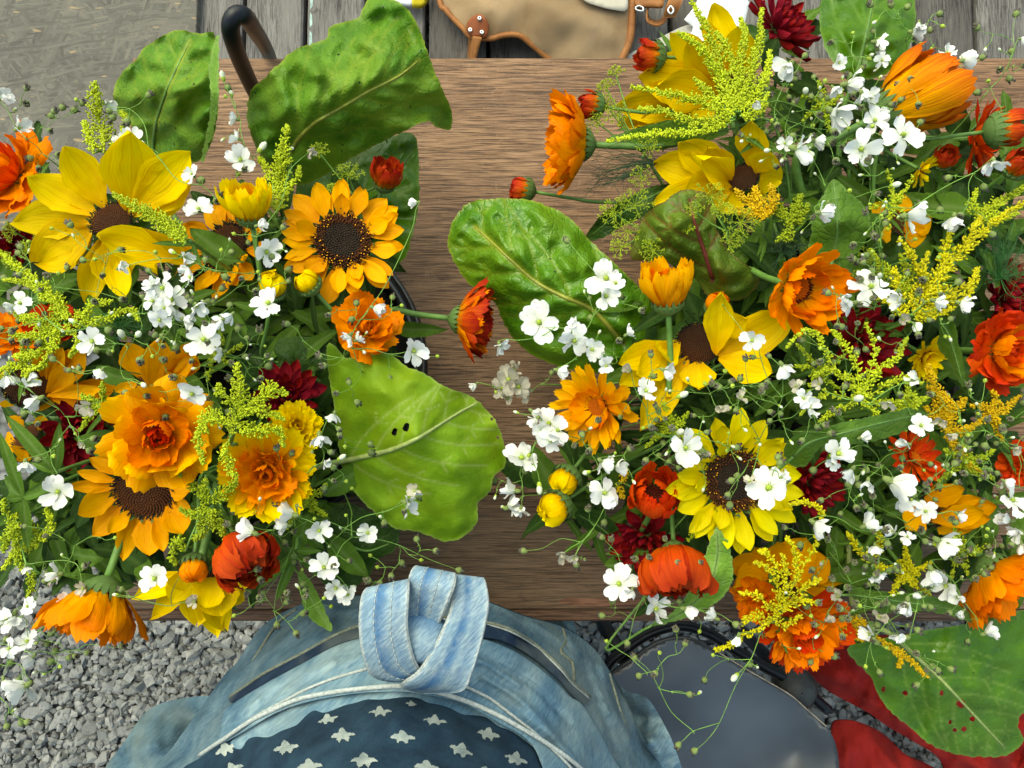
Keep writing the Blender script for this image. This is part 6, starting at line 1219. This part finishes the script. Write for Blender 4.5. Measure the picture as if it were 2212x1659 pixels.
# ---------------------------------------------------------------- leafy stems filling the bouquets
EXTRA = [(60, 1110, 'narrow leaf tuft at the lower left'), (25, 1010, 'shaded petals low on the left edge'), (150, 1160, 'gypsophila left of the brown-disc sunflower'), (60, 1250, 'lower left goldenrod spike tip'), (180, 1240, 'hanging orange calendula stem'), (1330, 1180, 'shaded dahlia beside the bare table'), (2120, 1050, 'right edge gypsophila'), (1900, 1180, 'pale goldenrod sprays'), (2190, 560, 'green feathery frond'),
  (15, 1180, 'olive goldenrod spike at the lower left edge'), (110, 1230, 'gypsophila sprawling over the lower left edge'), (20, 640, 'sprawling lime goldenrod at the left edge'), (310, 760, 'gypsophila with drooping buds'),
  (440, 700, 'dense snowy gypsophila cluster'), (200, 640, 'large yellow sunflower and goldenrod'), (640, 760, 'dark leaf below the orange sunflower'), (650, 1120, 'fine green gypsophila stems'), (240, 1240, 'sunflower with the flat brown disc'),
  (1800, 470, 'triangular green leaf'), (1900, 380, 'gypsophila sprinkled near the triangular leaf'), (2060, 430, 'feathery frond at the right'), (1760, 300, 'white gypsophila cluster at the top'), (1830, 200, 'gypsophila beside the top dahlia'),
  (1930, 580, 'bright yellow-green goldenrod'), (2080, 560, 'goldenrod reaching to the right edge'), (1760, 900, 'airy arching goldenrod'), (1850, 1000, 'long curling leaf'), (1880, 1130, 'gypsophila in front of the amber sunflower'), (1930, 1240, 'gypsophila with hanging bells'),
  (2060, 960, 'deep yellow flowering goldenrod'), (2160, 900, 'withered gypsophila at the right edge'), (1500, 900, 'shaggy seed heads left of the lemon sunflower'), (1480, 620, 'yellow cup and beet leaf'), (1660, 880, 'large white blossom stalk'), (2100, 1170, 'lower right amber petals'), (1960, 1000, 'gypsophila over the red-orange calendula'), (1600, 560, 'bright dill umbels'), (2180, 460, 'right edge goldenrod tip'), (1850, 1290, 'slender pointed leaf'), (2190, 1230, 'lower right corner calendula'), (1760, 760, 'open orange calendula and dahlia gap')]
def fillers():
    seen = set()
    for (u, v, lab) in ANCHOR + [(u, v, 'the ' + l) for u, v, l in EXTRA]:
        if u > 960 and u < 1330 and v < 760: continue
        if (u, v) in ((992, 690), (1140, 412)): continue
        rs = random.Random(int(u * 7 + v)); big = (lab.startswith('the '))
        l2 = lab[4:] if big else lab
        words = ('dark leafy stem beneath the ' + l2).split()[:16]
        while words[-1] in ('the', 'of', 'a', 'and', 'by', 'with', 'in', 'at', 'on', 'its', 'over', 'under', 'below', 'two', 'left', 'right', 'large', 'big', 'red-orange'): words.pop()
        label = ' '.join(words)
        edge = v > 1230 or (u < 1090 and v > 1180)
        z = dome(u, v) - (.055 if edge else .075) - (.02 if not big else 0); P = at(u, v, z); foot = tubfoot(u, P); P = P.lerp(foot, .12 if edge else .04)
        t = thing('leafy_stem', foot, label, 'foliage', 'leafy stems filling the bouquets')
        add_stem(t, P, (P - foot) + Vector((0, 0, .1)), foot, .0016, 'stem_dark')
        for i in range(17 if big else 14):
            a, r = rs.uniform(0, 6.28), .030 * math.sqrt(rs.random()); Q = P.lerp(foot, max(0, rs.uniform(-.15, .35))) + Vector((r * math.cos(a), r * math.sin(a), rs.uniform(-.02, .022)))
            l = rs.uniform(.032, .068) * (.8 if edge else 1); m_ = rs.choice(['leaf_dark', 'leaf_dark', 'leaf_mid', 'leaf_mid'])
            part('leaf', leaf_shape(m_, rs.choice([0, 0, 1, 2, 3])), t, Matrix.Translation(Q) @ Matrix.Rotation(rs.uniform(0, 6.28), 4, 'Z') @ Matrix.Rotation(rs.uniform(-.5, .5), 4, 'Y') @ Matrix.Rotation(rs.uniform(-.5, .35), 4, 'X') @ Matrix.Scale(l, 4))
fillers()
def blades(label, root, tips, mat='leaf_mid', dz=-.005):
    P = at(*root, dome(*root) + dz - .01); foot = tubfoot(root[0], P); t = thing('grass_leaf_tuft', foot, label, 'foliage', 'narrow leaf tufts'); add_stem(t, P, P - foot, foot, .0016)
    me = leaf_shape(mat, 2)
    for (u, v, w) in tips:
        Q = at(u, v, dome(u, v) + dz); y = Q - P; L = y.length; y.normalize(); z = (CAMP - P).normalized(); z = (z - y * z.dot(y)).normalized(); x = y.cross(z)
        B = Matrix((x, y, z)).transposed().to_4x4(); B.translation = P; l = w * mpp(P) / .14
        part('leaf', me, t, B @ Matrix.Rotation(-.25, 4, 'X') @ Matrix.Diagonal((l, L * 1.1, L, 1)))
blades('tuft of narrow green leaves at the lower left edge', (50, 1075), [(0, 940, 24), (100, 1060, 18), (10, 1080, 16), (60, 1180, 24), (115, 1030, 14), (0, 1130, 18)])
blades('pair of narrow leaves above the crimson dahlia on the left', (120, 1020), [(128, 920, 26), (20, 905, 30), (70, 1000, 16)])
blades('narrow leaves at the foot of the tall goldenrod fan', (1640, 300), [(1700, 250, 14), (1560, 300, 14), (1690, 330, 16), (1600, 330, 12), (1650, 220, 12)], dz=.0)
blades('dark leaf spikes beside the closed red ball', (640, 1190), [(700, 1250, 22), (600, 1290, 22), (690, 1190, 16), (560, 1270, 20)], 'leaf_mid', -.02)
blades('dark leaves under the two yellow-green buds', (1340, 990), [(1255, 985, 18), (1290, 1010, 18), (1400, 960, 18), (1330, 930, 14)], 'leaf_mid', -.03)
blades('leaf spikes under the airy goldenrod', (1880, 890), [(1930, 830, 12), (1895, 920, 12), (1820, 900, 14)], 'leaf_mid', .0)

# ---------------------------------------------------------------- gypsophila
def blossom_core():
    if 'core' in _pc: return _pc['core']
    b = MB(); b.lathe([(0.001, -.42), (.10, -.40), (.17, -.2), (.15, -.02), (.10, .02), (.001, .03)], 10, 0)
    b.lathe([(0.001, .02), (.10, .02), (.12, .10), (.07, .17), (.001, .19)], 10, 1)
    for i in range(7):
        a = i * 2.4; b.tube([(0.03 * math.cos(a), .03 * math.sin(a), .1), (.18 * math.cos(a), .18 * math.sin(a), .26)], .012, 3, 1, False)
    for i in range(5):
        a = 2 * math.pi * i / 5 + .6; c, s_ = math.cos(a), math.sin(a)
        b.add([(.14 * c - .06 * s_, .14 * s_ + .06 * c, -.12), (.14 * c + .06 * s_, .14 * s_ - .06 * c, -.12), (.30 * c, .30 * s_, .02)], [(0, 1, 2)], 0)
    me = b.mesh('calyx', ['capsule', 'budgreen']); _pc['core'] = me; return me
def capsule_mesh(i):
    if ('cap', i) in _pc: return _pc['cap', i]
    b = MB(); rs = np.random.default_rng(i)
    b.lathe([(.001, -.9), (.35, -.75), (.72, -.2), (.74, .15), (.5, .45), (.2, .55)], 9, 0)
    if i < 3:
        for k in range(7):
            a = k * .9 + rs.random(); c, s_ = math.cos(a), math.sin(a); h = rs.uniform(.5, 1.1); o = rs.uniform(.3, .85)
            b.add([(.5 * c - .3 * s_, .5 * s_ + .3 * c, .25), (.5 * c + .3 * s_, .5 * s_ - .3 * c, .25), ((o + .2) * c + .2 * s_, (o + .2) * s_ - .2 * c, h), (o * c - .25 * s_, o * s_ + .25 * c, h + .15), (.2 * c, .2 * s_, .6)], [(0, 1, 2, 3), (1, 4, 2), (4, 0, 3), (3, 2, 4)], 1)
        me = b.mesh('capsule', ['capsule', 'wither'])
    elif i == 3:
        b.lathe([(.3, .4), (.25, .7), (.001, .95)], 9, 0); me = b.mesh('bud', ['budgreen'])
    else:
        b2 = MB(); b2.lathe([(.001, -.8), (.3, -.7), (.45, -.2), (.42, .1)], 9, 0); b2.lathe([(.40, .0), (.55, .5), (.5, 1.0), (.2, 1.45), (.001, 1.5)], 9, 1); me = b2.mesh('bud', ['budgreen', 'white'])
    _pc['cap', i] = me; return me
def spray(label, hub, blooms, ncap, side, mat='white', dz=.028, seed=0, reach=95, caps=(), cut=None, hubdz=None):
    """blooms: (u, v, radius, type) type o open / s seen from the side / b bud / d dried"""
    hz = dome(*hub) + (hubdz if hubdz is not None else .0); Hp = at(*hub, hz); foot = tubfoot(hub[0], Hp) if cut is None else cut
    t = thing('gypsophila_spray', foot, label, 'gypsophila', 'gypsophila sprays')
    rs = random.Random(seed + int(hub[0] * 3 + hub[1])); b = MB(); sc = mpp(Hp)
    b.tube(stem_curve(Hp, (Hp - foot).normalized() + Vector((0, 0, .4)), foot, .06), [1.5 * sc, 2.2 * sc], 5)
    nodes = [(Hp, hub[0], hub[1])]
    def link(Q, u, v, r0=1.05):
        A, au, av = min(nodes, key=lambda n: (n[1] - u) ** 2 + (n[2] - v) ** 2 + 200 * rs.random()); d = (Q - A)
        f = rs.uniform(.45, .65); J = A + d * f + Vector((rs.uniform(-1, 1), rs.uniform(-1, 1), rs.uniform(-.6, .3))) * d.length * .10
        sg = Vector((rs.uniform(-1, 1), rs.uniform(-1, 1), -.6)) * d.length * .07
        C = cr([tuple(A), tuple((A + J) / 2 + sg), tuple(J), tuple((J + Q) / 2 - sg * .7), tuple(Q)], 4)
        b.tube(C, [r0 * sc, .72 * r0 * sc], 4, 0, False); nodes.append((J, au + (u - au) * f, av + (v - av) * f))
        if rs.random() < .6:     # a pair of tiny bracts at the fork
            for k in range(2):
                w_ = Vector((rs.uniform(-1, 1), rs.uniform(-1, 1), rs.uniform(0, 1))).normalized() * 6 * sc; b.tube([tuple(J), tuple(J + w_)], [1.1 * sc, .3 * sc], 4, 0, False)
        return (Q - Vector(C[-3])).normalized()
    for (u, v, r, ty) in sorted(blooms, key=lambda q: (q[0] - hub[0]) ** 2 + (q[1] - hub[1]) ** 2):
        z = dome(u, v) + dz + rs.uniform(-.006, .012); P = at(u, v, z); m_ = mpp(P); rm = r * m_
        if ty == 'b' and r > 20: ty = 'c'
        if ty == 'b':
            d = link(P, u, v); part('bud', capsule_mesh(4), t, frame(P, d + Vector((0, 0, .15))) @ Matrix.Scale(r * m_ * .72, 4)); continue
        r = r * rs.uniform(.84, 1.14); rm = r * m_
        tilt, az = (rs.triangular(4, 62, 18), rs.uniform(0, 360)) if ty in 'od' else (rs.uniform(60, 105), rs.uniform(150, 390))
        n = ndir(tilt, az); H = frame(P, n, Vector((rs.uniform(-1, 1), rs.uniform(-1, 1), .1)))
        link(P - n * rm * .35, u, v)
        c = part('blossom', blossom_core(), t, H @ Matrix.Scale(rm * (1.0 if ty != 's' else .9), 4))
        e0 = {'o': rs.uniform(-6, 34), 's': rs.uniform(30, 52), 'd': rs.uniform(15, 55), 'c': rs.uniform(60, 72)}[ty]; mm = 'dried' if ty == 'd' else mat
        for i in range(5):
            a = 2 * math.pi * (i + rs.uniform(-.13, .13)) / 5; sh = rs.choice(['gyp', 'gyp', 'gypc', 'gyp'] if ty == 'o' else ['gyp', 'gypc', 'gypt']); l = rm * rs.uniform(.76, .96)
            part('petal', petal(sh, mm, rs.randint(0, 4)), c, H @ Matrix.Rotation(a, 4, 'Z') @ Matrix.Translation((0, rm * .08, 0)) @ Matrix.Rotation(rs.uniform(-.45, .45), 4, 'Y') @ Matrix.Rotation(R(e0 + rs.uniform(-24, 24)), 4, 'X') @ Matrix.Diagonal((l * rs.uniform(.85, 1.2), l, l, 1)))
    allc = [(u, v, 10, rs.choice([0, 1, 2, 3])) for u, v in caps]
    for i in range(ncap):
        if blooms and rs.random() < .55:
            q = rs.choice(blooms); cu, cv = q[0], q[1]
        else: cu, cv = hub
        a, r = rs.uniform(0, 6.28), reach * math.sqrt(rs.uniform(.08, 1)); allc.append((cu + r * math.cos(a), cv + r * math.sin(a), rs.uniform(7.5, 11.5), rs.choice([0, 1, 2, 0, 1, 2, 3, 4, 4])))
    for (u, v, r, k) in allc:
        P = at(u, v, dome(u, v) + dz + rs.uniform(-.03, .012)); d = link(P, u, v, .8)
        part('capsule' if k < 3 else 'bud', capsule_mesh(k), t, frame(P, d + Vector((rs.uniform(-.3, .3), rs.uniform(-.3, .3), .2))) @ Matrix.Scale((r if k < 3 else r * .62) * mpp(P), 4))
    part('fine_stems', b.mesh('fine_stems', 'stem_thin'), t)
    return t
def B(s):
    out = []
    for w in s.split():
        ty = w[-1] if w[-1].isalpha() else 'o'; p = (w[:-1] if w[-1].isalpha() else w).split(','); out.append((float(p[0]), float(p[1]), float(p[2]) if len(p) > 2 else 34, ty))
    return out
# left
spray('gypsophila spray against the strand board at the left edge', (90, 330), B('40,278,34s 4,212,26s'), 9, 'L', caps=[(118, 240), (135, 232), (160, 238), (178, 222), (110, 250), (165, 215)], reach=60)
spray('gypsophila blossoms in the gap between the two upper chard leaves', (500, 400), B('520,345,40 415,377,27 430,452,36 563,322,18b 510,258,26s 515,300,28s 482,168,15b 500,205,13b 228,222,24s 285,300,34 268,310,26'), 8, 'L', caps=[(492, 190), (487, 208), (322, 205), (235, 240)], reach=50)
spray('gypsophila blossoms over the shaded amber sunflower', (560, 590), B('558,487,26s 575,543,38 580,655,44 398,555,28s 405,585,24s 375,545,14b 258,580,22s 670,330,18d'), 16, 'L', caps=[(505, 505), (478, 540), (500, 545), (180, 562), (205, 560)], reach=90)
spray('dense snowy gypsophila cluster in the heart of the left bouquet', (400, 700), B('352,622,40 330,650,34 372,648,34 345,690,34 398,690,32s 375,668,30 412,600,32 440,735,40 425,660,32s 480,690,26s 500,680,22s 330,615,24 355,665,26'), 22, 'L', reach=80, dz=.036)
spray('gypsophila with drooping buds above the orange petals', (260, 800), B('200,737,38 266,726,19b 297,724,17b 308,830,15b 220,800,26s 160,695,12b 45,655,34 415,850,33'), 22, 'L', reach=100)
spray('gypsophila at the left edge over the tilted orange sunflower', (140, 900), B('15,812,34s 85,862,34s 60,826,28s 190,878,26d 125,1062,44 55,1000,34s 180,960,14d'), 14, 'L', reach=110)
spray('gypsophila sprawling over the lower left edge', (160, 1180), B('335,1250,44 125,1240,36s 150,1305,40 203,1345,38 55,1225,22s 30,1330,38s 60,1310,26 180,1270,22d 60,1385,36 15,1340,30 420,1300,18d'), 20, 'L', reach=100)
spray('low gypsophila branch hanging over the gravel', (40, 1400), B('55,1482,54s 8,1470,30s 70,1420,26s 20,1400,30'), 22, 'L', caps=[(150, 1420), (190, 1410), (120, 1405), (265, 1395), (130, 1440), (15, 1570), (60, 1560), (40, 1470)], reach=80, dz=.0)
spray('fine green gypsophila stems spreading over the pale holed leaf', (640, 1045), B('690,942,30s 722,895,30s 735,990,15b 700,1000,20s 880,1085,34s 895,1060,22d 795,1150,32 690,1145,38 632,1112,36s 545,1150,40s 620,1135,26s'), 16, 'L', caps=[(800, 960), (745, 965), (720, 1010), (748, 1040), (760, 1055), (700, 1055), (830, 1130), (905, 1075)], reach=90)
spray('gypsophila with round seed heads trailing over the knotted strap', (760, 1160), B('700,1225,40 725,1270,30 752,1285,24'), 10, 'L', caps=[(992, 1232), (910, 1210), (868, 1216), (942, 1190), (900, 1165), (845, 1245), (815, 1225), (820, 1260), (800, 1200)], reach=70)
spray('green gypsophila seed heads hanging in front of the denim', (610, 1240), [], 6, 'L', caps=[(598, 1350), (640, 1368), (655, 1325), (700, 1292), (715, 1310), (620, 1300), (560, 1290), (505, 1330), (480, 1215), (555, 1230), (660, 1290)], reach=60, dz=.045)
spray('gypsophila beside the rim of the black tub', (780, 800), B('893,758,42 808,665,30s 900,438,26s 755,725,26s 770,735,20s'), 10, 'L', caps=[(945, 770), (868, 660), (760, 690), (700, 790), (620, 700), (770, 655), (690, 770)], reach=80)
spray('withered gypsophila seed heads in the shade of the left bouquet', (440, 790), B('480,760,30s 470,700,18d'), 57, 'L', reach=150, dz=0.013)
spray('withered gypsophila seed heads along the left edge', (120, 620), B('30,660,20s'), 51, 'L', reach=150, dz=0.008)
spray('gypsophila seed heads near the closed red ball', (590, 1150), B('560,1195,14b'), 18, 'L', reach=110, dz=.02)
# right
spray('bright gypsophila blossoms lying on the glossy chard leaf', (1330, 770), B('1165,697,45 1240,735,42 1278,755,34 1310,602,44 1308,640,38 1330,612,30 1355,722,26s 1080,745,26s 1205,800,32s 1310,790,28 1240,705,24'), 8, 'R', caps=[(1340, 640), (1385, 670), (1225, 520)], reach=70, dz=.05)
spray('dried greyish gypsophila cluster over the bare table', (1165, 830), B('1100,820,34d 1120,835,36d 1085,840,30d 1110,800,28d 1135,850,26d 1095,860,22d 1028,830,20s'), 3, 'R', reach=40, dz=.0)
spray('gypsophila blossoms crowding left of the shaggy apricot calendula', (1260, 950), B('1185,915,42 1205,930,36 1160,905,28s 1125,990,44 1112,1060,36s 1190,950,30 1150,888,26s 1142,985,15b 1100,1095,42s 1125,1100,30s 1165,1050,17b 1170,930,30'), 8, 'R', caps=[(1068, 1038), (1180, 1065)], reach=60, dz=.02)
spray('gypsophila between the calendula buds and the red cup', (1380, 960), B('1300,998,32s 1305,1065,42 1320,1080,26 1330,1010,32s 1270,1020,14b 1395,845,36 1480,968,42 1465,935,18b 1435,800,30s 1360,800,24d 1470,855,18b 1525,985,16d'), 18, 'R', reach=90)
spray('long thin gypsophila stalk reaching down over the bare table', (1320, 1060), B('1218,1200,22d 1240,1205,16d'), 2, 'R', caps=[(1131, 1190), (1270, 1100)], reach=40, dz=.03)
spray('gypsophila at the near table edge below the closed red ball', (1400, 1240), B('1337,1260,44 1415,1315,40 1365,1275,26s 1480,1315,30s 1545,1335,34s 1440,1230,20s'), 14, 'R', caps=[(1300, 1160), (1320, 1165), (1355, 1390), (1300, 1330)], reach=80)
spray('trailing gypsophila stems dangling over the black chair', (1655, 1385), B('1590,1460,17b 1595,1375,22b'), 5, 'R', caps=[(1500, 1622), (1465, 1610), (1370, 1420), (1425, 1410), (1415, 1455), (1480, 1390), (1460, 1360), (1540, 1415), (1620, 1435), (1490, 1500), (1380, 1460), (1310, 1385)], reach=90, dz=.05)
spray('large white gypsophila blossom across the lemon sunflower', (1640, 950), B('1660,1055,56 1690,1030,24s 1625,735,30 1690,790,34s 1745,880,32 1620,1040,18d 1600,860,22d'), 18, 'R', reach=110, dz=.04)
spray('gypsophila blossoms beside the crimson dahlia at the top', (1740, 260), B('1705,140,46s 1798,242,46s 1720,322,42s 1640,222,20s 1740,200,16b 1695,310,24 1660,325,13b 1690,345,10b 1750,330,14b'), 10, 'R', reach=70, dz=.05)
spray('white gypsophila cluster left of the half closed orange calendula', (1830, 300), B('1950,292,44 1860,322,40 1830,182,36s 1862,203,34s 1800,190,26s 1890,260,34 1760,305,28s 1880,210,26 1920,240,26s'), 18, 'R', reach=80, dz=.045)
spray('wiry gypsophila with buds against the deck boards at the top right', (1960, 120), B('1892,92,34s 1972,70,34s 1985,50,22b 1905,130,18 1812,135,22'), 16, 'R', caps=[(1925, 10), (2010, 65), (2050, 110), (2030, 30), (1960, 15), (1880, 10), (1990, 95)], reach=110, dz=.04)
spray('wiry gypsophila with dark seed heads over the right end of the table', (2140, 190), B('2080,130,40s 2065,180,30s 2045,115,26 2205,85,20s'), 8, 'R', caps=[(2085, 180), (2135, 175), (2180, 170), (2195, 30), (2160, 150), (2110, 60), (2185, 110), (2050, 150), (2110, 200)], reach=90, dz=.03)
spray('gypsophila sprinkled on the triangular leaf', (1830, 430), B('1772,460,38s 1962,467,42s 1930,400,16b 2145,350,36s 1790,440,22s 2060,470,30s'), 24, 'R', reach=120, dz=.045)
spray('gypsophila blossoms right of the open orange calendula', (1900, 660), B('1880,620,44 1842,655,34s 1975,700,20s 2075,655,28s 1900,598,13b 1945,650,30s 2020,650,26s 1950,690,20d 1820,640,22s'), 26, 'R', reach=120, dz=.04)
spray('gypsophila twigs across the airy goldenrod', (1760, 840), B('1980,820,28s 1848,862,20b 1770,830,16d 1735,860,24 1720,835,20d 1920,870,20d'), 24, 'R', reach=130, dz=.03)
spray('gypsophila over the long curling leaf', (1900, 1000), B('1810,980,40 1840,1015,34s 1925,1040,48s 1860,945,24s 1990,920,30 1875,1040,26s 1800,1000,22 2030,910,22d 1960,960,24s'), 24, 'R', reach=110, dz=.035)
spray('gypsophila in front of the amber sunflower', (1960, 1130), B('1870,1135,34s 1760,1130,36s 1955,1075,34s 2000,1105,26 1895,1240,24s 1890,1180,26s 1930,1150,24s 1960,1160,22 2070,1110,22s'), 30, 'R', reach=110, dz=.035)
spray('gypsophila with hanging bells at the lower right', (2060, 1210), B('2030,1170,46s 2012,1232,44s 2045,1265,40s 1960,1300,38s 2050,1180,28b 2080,1320,22b 1990,1290,22b 2130,1368,38s 1955,1378,30b 2070,1290,30s 1880,1370,28s'), 28, 'R', reach=100, dz=.035)
spray('gypsophila at the right edge beside the amber sunflower', (2160, 1120), B('2185,1080,40 2180,1125,30b 2200,1150,26s 2170,1040,26s 2205,1175,24s'), 18, 'R', reach=90, dz=.03)
spray('withered gypsophila heads at the right edge below the big calendula', (2130, 930), B('2050,940,22d 2190,970,18d'), 54, 'R', reach=120, dz=0.028)
spray('withered gypsophila heads over the hole-pocked chard leaf', (1960, 1400), B('1900,1330,26d'), 17, 'R', caps=[(2015, 1440), (2055, 1445), (1870, 1440), (1980, 1410)], reach=90, dz=0.038)
spray('withered gypsophila heads between lemon sunflower and red cup', (1520, 900), B('1560,880,18d 1500,960,18d'), 44, 'R', reach=120, dz=0.023)
spray('withered gypsophila heads under the tall goldenrod fan', (1700, 260), [], 37, 'R', reach=110, dz=0.018)
spray('withered gypsophila heads near the front goldenrod', (1840, 1260), B('1810,1290,24d 1790,1330,18d'), 44, 'R', reach=120, dz=0.028)
spray('withered gypsophila heads above the open orange calendula', (1960, 560), [], 44, 'R', reach=130, dz=0.028)
